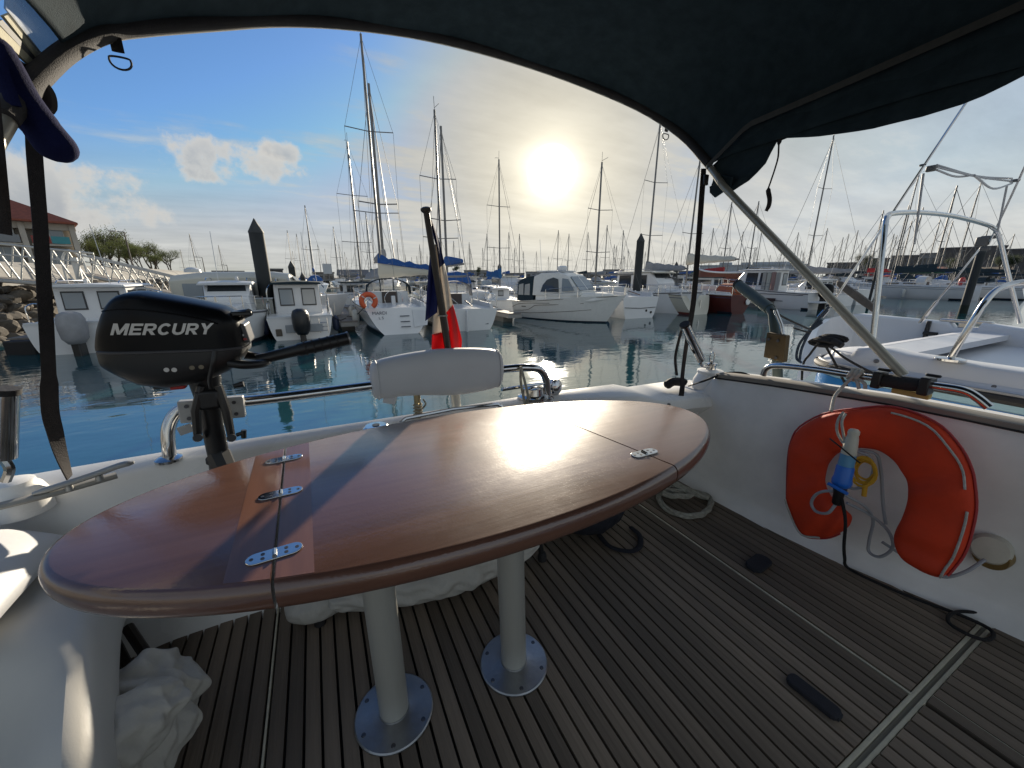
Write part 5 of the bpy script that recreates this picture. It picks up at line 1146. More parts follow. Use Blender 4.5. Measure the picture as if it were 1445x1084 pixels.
def crumple(mb, base, dims, seed, nu=40, nv=26, amp=.03, rz=0):
    rs = random.Random(seed); fr = [(rs.uniform(2, 9), rs.uniform(2, 9), rs.uniform(0, 6.3), rs.uniform(.3, 1)) for _ in range(9)]
    rings = []
    for i in range(nu):
        t = i / (nu - 1); e = max(.03, math.sin(math.pi * (t * .96 + .02)) ** .45); r = []
        for j in range(nv):
            a = 2 * math.pi * j / nv; f = 0
            for p, q, ph, wt in fr: f += wt * abs(math.sin(p * t * 3 + q * math.sin(a * .5 + ph) * 2 + ph)) / len(fr)
            k = 1 + amp * 10 * (f - .35)
            r.append(Vector((dims[0] * (t - .5), dims[1] / 2 * e * k * math.cos(a), dims[2] * (.5 + .5 * e * k * math.sin(a) if math.sin(a) > 0 else .5 + .5 * e * math.sin(a)))))
        rings.append(r)
    nr = []
    for i, r in enumerate(rings):
        q = []; t = i / (nu - 1)
        for j, p in enumerate(r):
            a = 2 * math.pi * j / nv; nrm = Vector((0, math.cos(a), math.sin(a)))
            if 0 < i < nu - 1 and math.sin(a) > -.6:
                # long soft folds that run across the bundle, with a few sharp creases
                w1 = mnoise.noise(Vector((t * 3 + seed, math.cos(a) * .8, math.sin(a) * .8))); w2 = mnoise.noise(Vector((t * 5, math.cos(a) * 1.6 + seed, math.sin(a) * 1.6)))
                ph = t * dims[0] / .05 + 2.4 * w1 + math.sin(a) * 1.4
                f = 1 - abs(math.sin(ph)) ** .8; g = 1 - abs(math.sin(ph * .43 + 3 * w2 + a)) ** .9
                p = p + nrm * (amp * dims[1] * (1.1 * f + 1.3 * g - 1.0) * .62) + Vector((amp * .25 * w2, 0, 0))
            q.append(p)
        nr.append(q)
    rings = nr
    mt = Matrix.Translation(base) @ Matrix.Rotation(rz, 4, 'Z')
    mb.rings([[mt @ p for p in r] for r in rings]); return mb
w = W('cloth_bag', 'crumpled white cloth bag on the floor below the moulded seat', 'bag', (-.42, .86, FZ))
m_ = MB(); crumple(m_, (-.505, .90, FZ + .005), (.40, .26, .24), 4, 64, 56, .085, rz=1.25); w.part(m_, 'cloth', cloth, ang=180, sub=1)
m_ = MB(); crumple(m_, (-.46, .84, FZ + .16), (.24, .15, .11), 9, 44, 36, .08, rz=.9); w.part(m_, 'drawn_neck', cloth, ang=180, sub=1)

# ------------------------------------------------------------------ the folding oval table
tb = W('cockpit_table', 'large oval varnished wood table with folding leaves on two metal pedestals', 'table', (.24, .79, FZ))
TC, TA, TBb, TT, TZ = (.308, .815), .748, .317, .050, 1.880
JL = lambda y: -.108 - .02 * (y - .80); JR = lambda y: .648 - .19 * (y - .80)
def ell_pt(a, b, t): return TC[0] + a * math.cos(t), TC[1] + b * math.sin(t)
def cut(a, b, J, lower):
    lo, hi = (math.pi, 2 * math.pi) if lower else (0, math.pi)
    f = lambda t: ell_pt(a, b, t)[0] - J(ell_pt(a, b, t)[1])
    fl = f(lo)
    for _ in range(50):
        mid = (lo + hi) / 2
        if (f(mid) > 0) == (fl > 0): lo = mid
        else: hi = mid
    return (lo + hi) / 2
def leaf_poly(kind, d, n=40):
    a, b = TA - d, TBb - d; g = .0022
    jl = lambda y: JL(y) + (g if kind == 'mid' else -g); jr = lambda y: JR(y) + (-g if kind == 'mid' else g)
    if kind == 'left': t0, t1 = cut(a, b, jl, False), cut(a, b, jl, True); ts = [lerp(t0, t1, k / n) for k in range(n + 1)]
    elif kind == 'right': t0, t1 = cut(a, b, jr, True) - 2 * math.pi, cut(a, b, jr, False); ts = [lerp(t0, t1, k / n) for k in range(n + 1)]
    else:
        l0, l1 = cut(a, b, jl, True), cut(a, b, jr, True); u0, u1 = cut(a, b, jr, False), cut(a, b, jl, False); h = n // 2
        ts = [lerp(l0, l1, k / h) for k in range(h + 1)] + [lerp(u0, u1, k / h) for k in range(h + 1)]
    return [ell_pt(a, b, t) for t in ts]
for kind in ('mid', 'left', 'right'):
    prof = [(.016, 0), (.0095, -.0016), (.0045, -.006), (.0012, -.0125), (0, -.021), (.0012, -.033), (.005, -.042), (.012, -.047), (.022, -.050)]
    m_ = MB(); m_.rings([[(x, y, TZ + z) for x, y in leaf_poly(kind, d)] for d, z in prof])
    tb.part(m_, 'tabletop' if kind == 'mid' else 'table_leaf', mahog, ang=50)
band = M('inlay_band', (.175, .076, .045), .42, var=.4, vscale=30, stretch=(1, .07, 1), coat=.8, croug=.12, spec=.15)
for off, kind in ((-.062, 'left'), (.054, 'mid')):
    m_ = MB(); a_, b_ = TA - .017, TBb - .017; e0, e1 = (-.0035, off) if kind == 'left' else (.0035, off)
    def edge(o, lo): t = cut(a_, b_, lambda y: JL(y) + o, lo); return ell_pt(a_, b_, t)
    lo_, hi_ = [edge(lerp(e0, e1, q / 6), True) for q in range(7)], [edge(lerp(e0, e1, q / 6), False) for q in range(7)]
    m_.prism([Vector((x, y, TZ - .004)) for x, y in lo_] + [Vector((x, y, TZ - .004)) for x, y in hi_[::-1]], (0, 0, .0043)); tb.part(m_, 'inlay_band', band, smooth=False)
scr = M('screw_dark', (.10, .10, .11), .35, metal=.8)
def hinge(u, v, J, ang, z=TZ):
    c = pz(u, v, z); c.x = J(c.y); m_ = MB(); L2, wd = .039, .0140
    d = Vector((math.cos(ang), math.sin(ang), 0)); n_ = Vector((-d.y, d.x, 0)); pts = []
    for s in (1, -1):
        for k in range(9):
            q = math.pi / 2 - math.pi * k / 8; pts.append(c + d * s * (L2 - wd) + (d * math.cos(q) * wd + n_ * math.sin(q) * wd) * s)
    m_.prism([p + Vector((0, 0, .0004)) for p in pts], (0, 0, .0022)); hg = tb.part(m_, 'hinge', steel, smooth=False, bevel=.0008)
    m_ = MB(); m_.tube([c - n_ * wd * .6 + Vector((0, 0, .003)), c + n_ * wd * .6 + Vector((0, 0, .003))], .0035, 8); tb.part(m_, 'hinge_pin', steel, parent=hg)
    for s in (-1, 1):
        for k, off in ((.016, -.0055), (.016, .0055), (.031, 0)):
            m_ = MB(); m_.lathe([(.0032, 0), (.0028, .0008)], c + d * s * k + n_ * off + Vector((0, 0, .0026)), seg=8); tb.part(m_, 'screw', scr, parent=hg)
hinge(404, 648, JL, 0.05); hinge(400, 696, JL, 0.03); hinge(393, 781, JL, .06); hinge(909, 640, JR, .0)
for (x, y, bx, by) in ((.048, .792, .057, .803), (.372, .770, .397, .784)):
    m_ = MB(); a = Vector((x, y, TZ - TT)); b = Vector((bx, by, FZ + .012)); m_.tube([b, a], .0365, 36); tb.part(m_, 'leg', alu, ang=30)
    m_ = MB(); m_.lathe([(.099, 0), (.099, .004), (.096, .0065), (.060, .009), (.045, .0105), (.039, .012), (.038, .016)], (bx, by, FZ + .001), seg=48); bp_ = tb.part(m_, 'base_plate', M('base_alu', (.40, .41, .42), .35, metal=.9, var=.25, vscale=14, bump=.06, bscale=90), ang=25)
    for k in range(6):
        q = 2 * math.pi * (k + .3) / 6; m_ = MB(); m_.lathe([(.006, 0), (.005, .0018)], (bx + .083 * math.cos(q), by + .083 * math.sin(q), FZ + .0082), seg=10); tb.part(m_, 'screw', scr, parent=bp_)
    m_ = MB(); m_.lathe([(.075, -.012), (.075, -.003), (.04, 0)], (x, y, TZ - TT - .001), seg=32); tb.part(m_, 'top_plate', alu)
m_ = MB(); m_.lathe([(.012, 0), (.012, -.02)], (.62, .60, TZ - TT), seg=12); tb.part(m_, 'leaf_latch', steel)

# ------------------------------------------------------------------ things on the floor
w = W('folded_canvas', 'white canvas bundle lying on the floor under the table', 'canvas', (.25, 1.2, FZ))
m_ = MB(); crumple(m_, (.30, 1.17, FZ + .003), (.76, .25, .17), 12, 84, 48, .07, rz=-.07); w.part(m_, 'cloth', cloth, ang=180, sub=1)
m_ = MB(); crumple(m_, (-.10, 1.235, FZ + .003), (.22, .16, .11), 14, 34, 28, .04, rz=.2); w.part(m_, 'flap', cloth, ang=180, sub=1)
w = W('folding_stool', 'dark tubular legs of a folding stool standing behind the table pedestals', 'stool', (.3, 1.12, FZ))
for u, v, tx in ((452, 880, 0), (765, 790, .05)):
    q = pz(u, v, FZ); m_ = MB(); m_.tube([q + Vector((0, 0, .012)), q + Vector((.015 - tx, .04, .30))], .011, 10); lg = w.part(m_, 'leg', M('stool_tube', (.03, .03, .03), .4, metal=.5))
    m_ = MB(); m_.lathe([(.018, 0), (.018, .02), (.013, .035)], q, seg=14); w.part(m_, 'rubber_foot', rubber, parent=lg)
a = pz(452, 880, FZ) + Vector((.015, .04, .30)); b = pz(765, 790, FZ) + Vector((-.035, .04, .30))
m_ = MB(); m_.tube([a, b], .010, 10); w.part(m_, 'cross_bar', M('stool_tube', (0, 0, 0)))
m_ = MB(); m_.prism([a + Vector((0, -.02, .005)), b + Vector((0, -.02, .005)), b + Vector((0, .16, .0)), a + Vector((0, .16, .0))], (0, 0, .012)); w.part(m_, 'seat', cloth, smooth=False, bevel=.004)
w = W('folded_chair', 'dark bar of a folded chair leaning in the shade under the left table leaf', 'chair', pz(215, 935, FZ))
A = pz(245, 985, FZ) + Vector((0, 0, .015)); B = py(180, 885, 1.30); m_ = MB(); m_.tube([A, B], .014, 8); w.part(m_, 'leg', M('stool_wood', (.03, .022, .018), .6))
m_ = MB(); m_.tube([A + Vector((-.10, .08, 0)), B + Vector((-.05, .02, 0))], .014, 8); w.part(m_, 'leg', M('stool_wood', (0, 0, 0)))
w = W('black_bag', 'black fabric bag with a loose strap loop, on the floor under the right table end', 'bag', pz(860, 755, FZ))
q = pz(850, 758, FZ); m_ = MB(); crumple(m_, (q.x, q.y + .08, FZ + .002), (.34, .24, .19), 21, 40, 30, .03, rz=.15); w.part(m_, 'body', M('bag_black', (.008, .009, .016), .9, var=.4, vscale=30, bump=.3, bscale=200), ang=180, sub=1)
m_ = MB(); P = [pz(u, v, FZ + .012) for u, v in ((845, 755), (862, 772), (890, 778), (903, 770), (902, 755), (890, 744))]; m_.tube(bez(P, 5), .012, 8, flat=(.4, (0, 0, 1))); w.part(m_, 'strap', M('bag_black', (0, 0, 0)))
def twisted(mb, pts, r, seg=6, tw=28):
    pts = [Vector(p) for p in pts]; L = 0; acc = [0]
    for a, b in zip(pts, pts[1:]): L += (b - a).length; acc.append(L)
    for s in range(3):
        q = []
        for i, p in enumerate(pts):
            t = (pts[min(i + 1, len(pts) - 1)] - pts[max(i - 1, 0)]).normalized(); n1 = t.cross(Vector((0, 0, 1))); n1 = n1.normalized() if n1.length > .01 else Vector((1, 0, 0)); n2 = t.cross(n1)
            a = acc[i] * tw / r * .012 + 2.094 * s; q.append(p + (n1 * math.cos(a) + n2 * math.sin(a)) * r * .5)
        mb.tube(q, r * .62, seg)
w = W('rope_coil', 'thick pale rope coil lying on the teak floor against the wall', 'rope', pz(960, 710, FZ))
P = [pz(u, v, FZ + h) for u, v, h in ((938, 690, .02), (930, 700, .015), (937, 715, .012), (962, 727, .012), (990, 726, .014), (1003, 712, .014), (998, 700, .02), (975, 694, .035), (955, 694, .04), (940, 690, .05), (950, 682, .06), (968, 690, .05), (985, 698, .035), (1000, 703, .03))]
m_ = MB(); twisted(m_, bez(P, 16), .0135); w.part(m_, 'rope', ropeg)
P = [pz(u, v, FZ + h) for u, v, h in ((925, 694, .03), (938, 684, .045), (960, 689, .05), (975, 699, .04), (950, 700, .045), (935, 696, .05))]
m_ = MB(); twisted(m_, bez(P, 14), .0135); w.part(m_, 'rope', ropeg)
def rpad(u, v, L_, wd, rz, label):
    q = pz(u, v, FZ); w = W('rubber_pad', label, 'rubber pad', q); m_ = MB(); d = Vector((math.cos(rz), math.sin(rz), 0)); n_ = Vector((-d.y, d.x, 0)); pts = []
    for s in (1, -1):
        for k in range(7):
            a = math.pi / 2 - math.pi * k / 6; pts.append(q + d * s * (L_ / 2 - wd * .35) + (d * math.cos(a) * wd * .35 + n_ * math.sin(a) * wd / 2) * s)
    m_.prism([p + Vector((0, 0, .002)) for p in pts], (0, 0, .016)); w.part(m_, 'pad', M('pad_black', (.014, .015, .022), .75, bump=.3, bscale=500, var=.3, vscale=60), smooth=False, bevel=.004)
    m_ = MB(); m_.box(q + d * (-L_ * .46) + Vector((0, 0, .009)), (.012, wd * .55, .012), rz=rz); w.part(m_, 'tab', M('pad_black', (0, 0, 0)), bevel=.002)
rpad(1070, 798, .115, .062, .10, 'small rounded black rubber pad on the teak floor, nearer the life ring')
rpad(1146, 986, .125, .042, math.pi / 2 + .06, 'long black rubber pad on the teak floor, near the cross joint')

# ------------------------------------------------------------------ horseshoe lifebuoy and what hangs with it
outer = [(1200, 737), (1193, 748), (1174, 757), (1155, 758), (1137, 754), (1121, 734), (1112, 710), (1110, 689), (1109, 649), (1112, 624), (1122, 605), (1154, 587), (1197, 580), (1243, 577), (1283, 587), (1320, 606), (1349, 637), (1364, 665), (1370, 690), (1373, 723), (1366, 763), (1358, 785), (1347, 800), (1338, 810), (1326, 814)]
inner = [(1200, 735), (1200, 728), (1195, 721), (1186, 712), (1178, 705), (1170, 695), (1164, 684), (1162, 676), (1163, 662), (1166, 654), (1173, 645), (1183, 640), (1197, 637), (1212, 637), (1232, 641), (1254, 657), (1267, 673), (1273, 685), (1276, 698), (1275, 712), (1270, 733), (1263, 748), (1262, 762), (1275, 785), (1302, 805)]
w = W('horseshoe_lifebuoy', 'big orange horseshoe lifebuoy hanging on the white cockpit wall', 'life ring', pxx(1240, 690, 1.68))
LBX = 1.665
oc = bez([Vector((u, v, 0)) for u, v in outer], 3); ic = bez([Vector((u, v, 0)) for u, v in inner], 3)
rings = []
for i, (o, n_) in enumerate(zip(oc, ic)):
    z_mid = pxx(o.x, o.y, LBX).z; 
    A = pxx(o.x, o.y, LBX); B = pxx(n_.x, n_.y, LBX); c = (A + B) / 2; h = (A - B) / 2
    e = min(1, .30 + .70 * math.sin(min(1, min(i, len(oc) - 1 - i) / 7) * math.pi / 2)); th = .037 * e
    lean = (c.z - 1.45) * .16
    r = []
    for k in range(16):
        a = 2 * math.pi * k / 16; cc, ss = math.cos(a), math.sin(a)
        r.append(c + h * (abs(cc) ** .7 * (1 if cc > 0 else -1)) + Vector((1, 0, 0)) * (th * abs(ss) ** .75 * (1 if ss > 0 else -1) + lean + .005 * math.sin(i * .9) * (1 if ss < 0 else 0)))
    rings.append(r)
m_ = MB(); m_.rings(rings); w.part(m_, 'float_cover', orange, ang=70, sub=1)
seam = [r[0] + Vector((-.004, 0, 0)) + (r[0] - r[8]).normalized() * .002 for r in rings]
m_ = MB(); m_.tube(seam[4:-3], .0035, 6); w.part(m_, 'piping', M('piping_red', (.38, .03, .03), .6))
m_ = MB(); q = [rings[i][14] + (rings[i][14] - rings[i][6]).normalized() * .006 for i in range(40, 55)]; m_.tube(q, .0034, 6); w.part(m_, 'grab_line', rope)
m_ = MB(); q = [rings[i][14] + (rings[i][14] - rings[i][6]).normalized() * .006 for i in range(57, 71)]; m_.tube(q, .0034, 6); w.part(m_, 'grab_line', rope)
m_ = MB(); q = [rings[i][14] + (rings[i][14] - rings[i][6]).normalized() * .006 for i in range(8, 20)]; m_.tube(q, .004, 6); w.part(m_, 'grab_line', rope)
# rope that ties it to the grab rail
w = W('hanging_rope', 'white rope knotted on the grab rail holding the lifebuoy', 'rope', pxx(1205, 530, 1.84))
kn = pxx(1208, 529, 1.84)
m_ = MB()
for k in range(3): m_.tube([kn + Vector((.020 * math.cos(a), .012 * (k - 1) + .004 * math.sin(a * 2), .020 * math.sin(a))) for a in [2 * math.pi * j / 14 for j in range(14)]], .0075, 8, closed=True, cap=False)
w.part(m_, 'knot', rope)
m_ = MB(); m_.tube(bez([kn + Vector((-.02, 0, -.005)), pxx(1190, 545, 1.80), pxx(1178, 560, 1.74), pxx(1173, 580, 1.68)], 6), .006, 8); w.part(m_, 'tail', rope)
for u in (1210, 1219):
    m_ = MB(); m_.tube(bez([kn + Vector((-.01, 0, -.01)), pxx(u, 540, 1.815), pxx(u + 2, 549, 1.81)], 5), .006, 8); w.part(m_, 'tail', rope)
m_ = MB(); m_.tube(bez([pxx(1190, 582, 1.64), pxx(1183, 592, 1.615), pxx(1181, 607, 1.605), pxx(1187, 621, 1.60), pxx(1192, 626, 1.59), pxx(1190, 612, 1.60), pxx(1188, 595, 1.61), pxx(1193, 584, 1.63)], 6), .0045, 8); w.part(m_, 'loop', rope)
# light: white dome, pale band, blue body, black foot
w = W('buoy_light', 'blue and white floating light clipped upside down on the orange lifebuoy', 'light', pxx(1193, 655, 1.585))
a = pxx(1206, 606, 1.60); b = pxx(1180, 712, 1.575); d = (b - a); ln = d.length; d = d.normalized(); k = ln / 106.0
def seg(prof, name, mat): m_ = MB(); m_.lathe([(r * k * .60, h * k) for r, h in prof], a, d, 24); w.part(m_, name, mat, ang=35)
seg([(7, 0), (10, 2), (10.5, 6), (9.5, 8), (11, 12), (14, 32), (14, 34)], 'cap', wplast)
seg([(14, 34.2), (14.5, 50)], 'band', lblue)
seg([(14.5, 50.2), (16, 52), (16.5, 66), (18.5, 72), (17.5, 77), (13, 80)], 'body', bluep)
seg([(12, 80.2), (12.5, 84), (10, 90), (9, 104), (7, 106)], 'foot', black)
q = a + d * ln * .74; m_ = MB(); m_.tube([q + Vector((-.045, .02, .01)), q + Vector((-.045, -.04, 0))], .006, 8); w.part(m_, 'clip', bluep)
m_ = MB(); P = [a + d * ln * .22 + Vector((-.03, .05, .015)), a + d * ln * .24 + Vector((-.047, .01, .01)), a + d * ln * .33 + Vector((-.04, -.05, .0))]; m_.tube(bez(P, 4), .0028, 6); w.part(m_, 'cord', black)
w = W('grey_cable', 'grey cable looped through the lifebuoy to the round wall socket', 'cable', pxx(1230, 740, 1.68))
P = [pxx(u, v, x) for u, v, x in ((1180, 711, 1.575), (1168, 724, 1.57), (1152, 722, 1.58), (1145, 710, 1.585), (1153, 697, 1.58), (1172, 693, 1.575), (1195, 700, 1.60), (1222, 716, 1.66), (1232, 735, 1.70), (1227, 760, 1.71), (1226, 778, 1.705), (1240, 786, 1.70), (1256, 778, 1.70), (1260, 765, 1.70), (1250, 745, 1.70), (1225, 725, 1.68), (1195, 710, 1.62))]
m_ = MB(); m_.tube(bez(P, 6), .0052, 8); w.part(m_, 'cable', cable)
P = [pxx(u, v, x) for u, v, x in ((1210, 637, 1.67), (1228, 645, 1.69), (1232, 665, 1.70), (1222, 683, 1.70), (1205, 690, 1.69), (1195, 680, 1.68), (1205, 640, 1.68), (1235, 640, 1.71), (1243, 665, 1.72), (1246, 710, 1.72), (1250, 740, 1.71))]
m_ = MB(); m_.tube(bez(P, 6), .0052, 8); w.part(m_, 'cable', cable)
P = [pxx(u, v, x) for u, v, x in ((1245, 765, 1.70), (1268, 780, 1.72), (1300, 800, 1.73), (1330, 814, 1.73), (1360, 808, 1.75), (1390, 790, 1.80))]
m_ = MB(); m_.tube(bez(P, 6), .0052, 8); w.part(m_, 'cable', cable)
w = W('yellow_cord', 'yellow cord bundle behind the lifebuoy opening', 'cord', pxx(1222, 670, 1.7))
m_ = MB()
for k in range(4):
    c = pxx(1221, 664, 1.70); rr = .030 + .006 * k; m_.tube([c + Vector((.004 * math.sin(3 * a) - .006 * k, rr * .8 * math.cos(a + k), rr * 1.15 * math.sin(a + k))) for a in [2 * math.pi * j / 18 for j in range(18)]], .0042, 6, closed=True, cap=False)
m_.tube([pxx(1221, 685, 1.69), pxx(1219, 700, 1.69)], .008, 8); w.part(m_, 'cord', yellow)
w = W('black_cable', 'thin black cable running from the lifebuoy along the foot of the wall', 'cable', pz(1260, 826, FZ))
P = [pxx(1188, 705, 1.57), pxx(1193, 735, 1.60), pxx(1191, 770, 1.64), pxx(1192, 788, 1.66), pz(1194, 799, FZ + .012), pz(1215, 812, FZ + .01), pz(1260, 832, FZ + .01), pz(1300, 848, FZ + .01), pz(1350, 866, FZ + .012), pz(1392, 885, FZ + .012), pz(1402, 897, FZ + .012), pz(1390, 903, FZ + .012), pz(1365, 895, FZ + .012), pz(1340, 880, FZ + .012), pz(1340, 868, FZ + .014), pz(1360, 863, FZ + .016), pz(1400, 870, FZ + .016), pz(1445, 890, FZ + .014)]
m_ = MB(); m_.tube(bez(P, 6), .0055, 8); w.part(m_, 'cable', ropeb)

# ------------------------------------------------------------------ outboard motor on the stern rail
OY = 1.40
ob = W('outboard_motor', 'large black outboard motor clamped on the stern rail, tiller to the right', 'outboard motor', py(310, 640, OY))
top_pts = [(139, 476), (143, 456), (149, 438), (156, 424), (166, 414), (182, 410), (200, 410), (240, 416), (280, 423), (318, 431), (335, 440), (344, 456), (350, 474)]
bot_pts = [(139, 509), (143, 512), (152, 516), (163, 521), (178, 528), (203, 538), (240, 542), (270, 538), (305, 528), (330, 518), (345, 505), (351, 492)]
fx = lambda u: u + 11 * (350 - u) / 211
T3 = [py(fx(u), v, OY) for u, v in top_pts]; B3 = [py(fx(u), v, OY) for u, v in bot_pts]
def itp(P, x):
    for a, b in zip(P, P[1:]):
        if a.x <= x <= b.x: return lerp(a.z, b.z, (x - a.x) / (b.x - a.x))
    return P[0].z if x < P[0].x else P[-1].z
X0, X1 = T3[0].x, T3[-1].x; SPL = itp(T3, X0) - .030
def obw(x):
    t = (x - X0) / (X1 - X0); return .100 * max(.0, (1 - abs((t - .48) / .525) ** 4.5)) ** .38 + .010
def ob_section(x, z0, z1, n=26, p=4.2):
    zt, zb = itp(T3, x), itp(B3, x); zc = (zt + zb) / 2; h = (zt - zb) / 2; w_ = obw(x); r = []
    for k in range(n):
        z = lerp(z1, z0, k / (n - 1)); q = min(1, abs((z - zc) / h)); r.append((x, w_ * max(0, 1 - q ** p) ** (1 / p), z))
    return [(x, OY - y, z) for x, y, z in r] + [(x, OY + y, z) for x, y, z in r[::-1]]
def ob_y(x, z):
    zt, zb = itp(T3, x), itp(B3, x); zc = (zt + zb) / 2; h = (zt - zb) / 2; q = min(.999, abs((z - zc) / h)); return OY - obw(x) * (1 - q ** 4.2) ** (1 / 4.2)
xs = [X0 + (X1 - X0) * (1 - math.cos(math.pi * k / 30)) / 2 for k in range(31)]
SPZ = lambda x: lerp(py(138, 490, OY).z, py(350, 484, OY).z, (x - X0) / (X1 - X0))
m_ = MB(); m_.rings([ob_section(x, max(itp(B3, x) + .002, min(SPZ(x), itp(T3, x) - .004)), itp(T3, x)) for x in xs]); ob.part(m_, 'cowling', blackg, ang=50)
m_ = MB(); m_.rings([ob_section(x, itp(B3, x), max(itp(B3, x) + .002, min(SPZ(x) - .004, itp(T3, x) - .006))) for x in xs]); ob.part(m_, 'lower_cowling', black, ang=50)
m_ = MB(); m_.tube([(x, ob_y(x, SPZ(x) - .002) - .001, SPZ(x) - .002) for x in xs[3:28]], .004, 6); ob.part(m_, 'cowling_seam', M('seam_grey', (.05, .05, .055), .4))
zl = lambda u: lerp(446, 425 + 13, (u - 150) / 165)
m_ = MB(); P = [py(u, v, OY) for u, v in ((150, 446), (165, 436), (200, 432), (250, 437), (300, 446), (318, 452))]; m_.tube([(p.x, ob_y(p.x, p.z) - .0005, p.z) for p in bez(P, 5)], .0022, 6); ob.part(m_, 'cowling_crease', blackg)
# lettering wrapped onto the cowling side: heavy slanted capitals built from strokes
def side_pt(u, v):
    y = OY - .11
    for _ in range(6): p = py(u, v, y); y = ob_y(p.x, p.z)
    return p
def rc(x0, y0, x1, y1): return [(x0, y0), (x1, y0), (x1, y1), (x0, y1)]
def arcs(cx, cy, ro, ri, a0, a1, n=10):
    out = []
    for k in range(n):
        p, q = R(lerp(a0, a1, k / n)), R(lerp(a0, a1, (k + 1) / n))
        out.append([(cx + ro[0] * math.cos(p), cy + ro[1] * math.sin(p)), (cx + ro[0] * math.cos(q), cy + ro[1] * math.sin(q)), (cx + ri[0] * math.cos(q), cy + ri[1] * math.sin(q)), (cx + ri[0] * math.cos(p), cy + ri[1] * math.sin(p))])
    return out
GL = {'M': (1.34, [rc(0, 0, .25, .99), rc(1.02, 0, 1.27, .99), [(.01, 1), (.34, 1), (.78, .06), (.53, .06)], [(1.26, 1), (.93, 1), (.49, .06), (.74, .06)]]),
      'E': (.98, [rc(0, 0, .26, 1), rc(.26, 0, .92, .21), rc(.26, .40, .86, .59), rc(.26, .79, .92, 1)]),
      'R': (1.06, [rc(0, 0, .26, 1), rc(.26, .79, .62, 1), rc(.26, .36, .62, .56)] + arcs(.62, .68, (.36, .32), (.10, .11), -90, 90) + [[(.40, .355), (.70, .355), (1.02, 0), (.70, 0)]]),
      'C': (1.10, arcs(.54, .5, (.54, .52), (.28, .30), 40, 320, 18)),
      'U': (1.08, [rc(0, .36, .26, 1), rc(.76, .36, 1.02, 1)] + arcs(.51, .37, (.51, .39), (.25, .17), 180, 360, 12)),
      'Y': (1.06, [[(0, 1), (.31, 1), (.66, .47), (.38, .44)], [(1.06, 1), (.75, 1), (.40, .47), (.68, .44)], rc(.39, 0, .66, .45)])}
tw_ = sum(GL[c][0] for c in 'MERCURY') + .06 * 6
q00, q10, q01, q11 = side_pt(158, 473), side_pt(300, 471.5), side_pt(158, 456.5), side_pt(300, 456)
ox = 0
for ch in 'MERCURY':
    m_ = MB()
    for n_, poly in enumerate(GL[ch][1]):
        vs = []
        P4 = []
        for k in range(4):                                   # finer outline so that it follows the curved side
            a, b = poly[k], poly[(k + 1) % 4]; P4 += [(lerp(a[0], b[0], t / 3), lerp(a[1], b[1], t / 3)) for t in range(3)]
        for x, y in P4:
            a = (ox + x) / tw_ + .030 * (y - .5); p = (q00.lerp(q10, a)).lerp(q01.lerp(q11, a), y); vs.append((p.x, ob_y(p.x, p.z) - .0014 - .00025 * (n_ % 3), p.z))
        m_.add(vs, [tuple(range(12))])
    ob.part(m_, 'letter', silver, smooth=False); ox += GL[ch][0] + .06
# front control panel, pull handle, carry loop
def oq(u, v, y): return py(u, v, y + (OY - 1.655 if y > 1.52 else 0))
m_ = MB(); m_.prism([oq(326, 455, 1.60), oq(345, 458, 1.60), oq(354, 484, 1.60), oq(329, 482, 1.60)], (0, .10, 0)); fp = ob.part(m_, 'front_panel', M('panel_print', (.06, .06, .065), .35, var=.3, vscale=40), bevel=.004, smooth=False)
for u in (338, 342.5): m_ = MB(); m_.lathe([(.0035, 0), (.003, .003)], oq(u, 473, 1.599), (0, -1, 0), 10); ob.part(m_, 'panel_light', silver, parent=fp)
m_ = MB(); m_.box(oq(338, 479, 1.598), (.035, .003, .006)); ob.part(m_, 'panel_stripe', redp, parent=fp, smooth=False)
m_ = MB(); m_.tube([oq(334, 446, 1.63), oq(352, 441, 1.60)], [.016, .011], 10); ob.part(m_, 'starter_handle', black)
m_ = MB(); m_.box(oq(341, 442, 1.62), (.05, .06, .014), rz=.1); ob.part(m_, 'handle_shroud', silver and black, bevel=.004)
m_ = MB(); m_.tube(bez([oq(322, 512, 1.57), oq(345, 515, 1.57), oq(370, 513, 1.60), oq(376, 508, 1.64), oq(362, 503, 1.68), oq(335, 500, 1.70)], 6), .013, 10); ob.part(m_, 'carry_handle', black)
a, b = oq(362, 508, 1.62), oq(490, 478, 1.66)
m_ = MB(); m_.tube([a, a.lerp(b, .42), a.lerp(b, .44), b], [.016, .018, .021, .022], 14); tl = ob.part(m_, 'tiller', black, ang=30)
m_ = MB(); m_.tube([b, b + (b - a).normalized() * .006], [.0235, .0235], 14); ob.part(m_, 'tiller_cap', M('cap_ring', (.25, .25, .25), .3, metal=.5), parent=tl)
for k in range(5): m_ = MB(); q = a.lerp(b, .5 + .09 * k); m_.tube([q, q + (b - a).normalized() * .005], .0228, 14); ob.part(m_, 'grip_ring', rubber, parent=tl)
m_ = MB(); m_.box(oq(252, 544, 1.60), (.034, .03, .018)); ob.part(m_, 'red_latch', redp, bevel=.004)
m_ = MB(); m_.box(oq(232, 543, 1.62), (.04, .04, .014)); ob.part(m_, 'lower_bracket', black, bevel=.003)
for u, v in ((235, 522), (246, 522), (271, 519), (284, 518)): m_ = MB(); q = side_pt(u, v); m_.lathe([(.006, -.002), (.006, .0012)], q, (0, -1, 0), 12); ob.part(m_, 'cowling_symbol', silver if u < 260 else M('dim_bronze', (.18, .15, .10), .4))
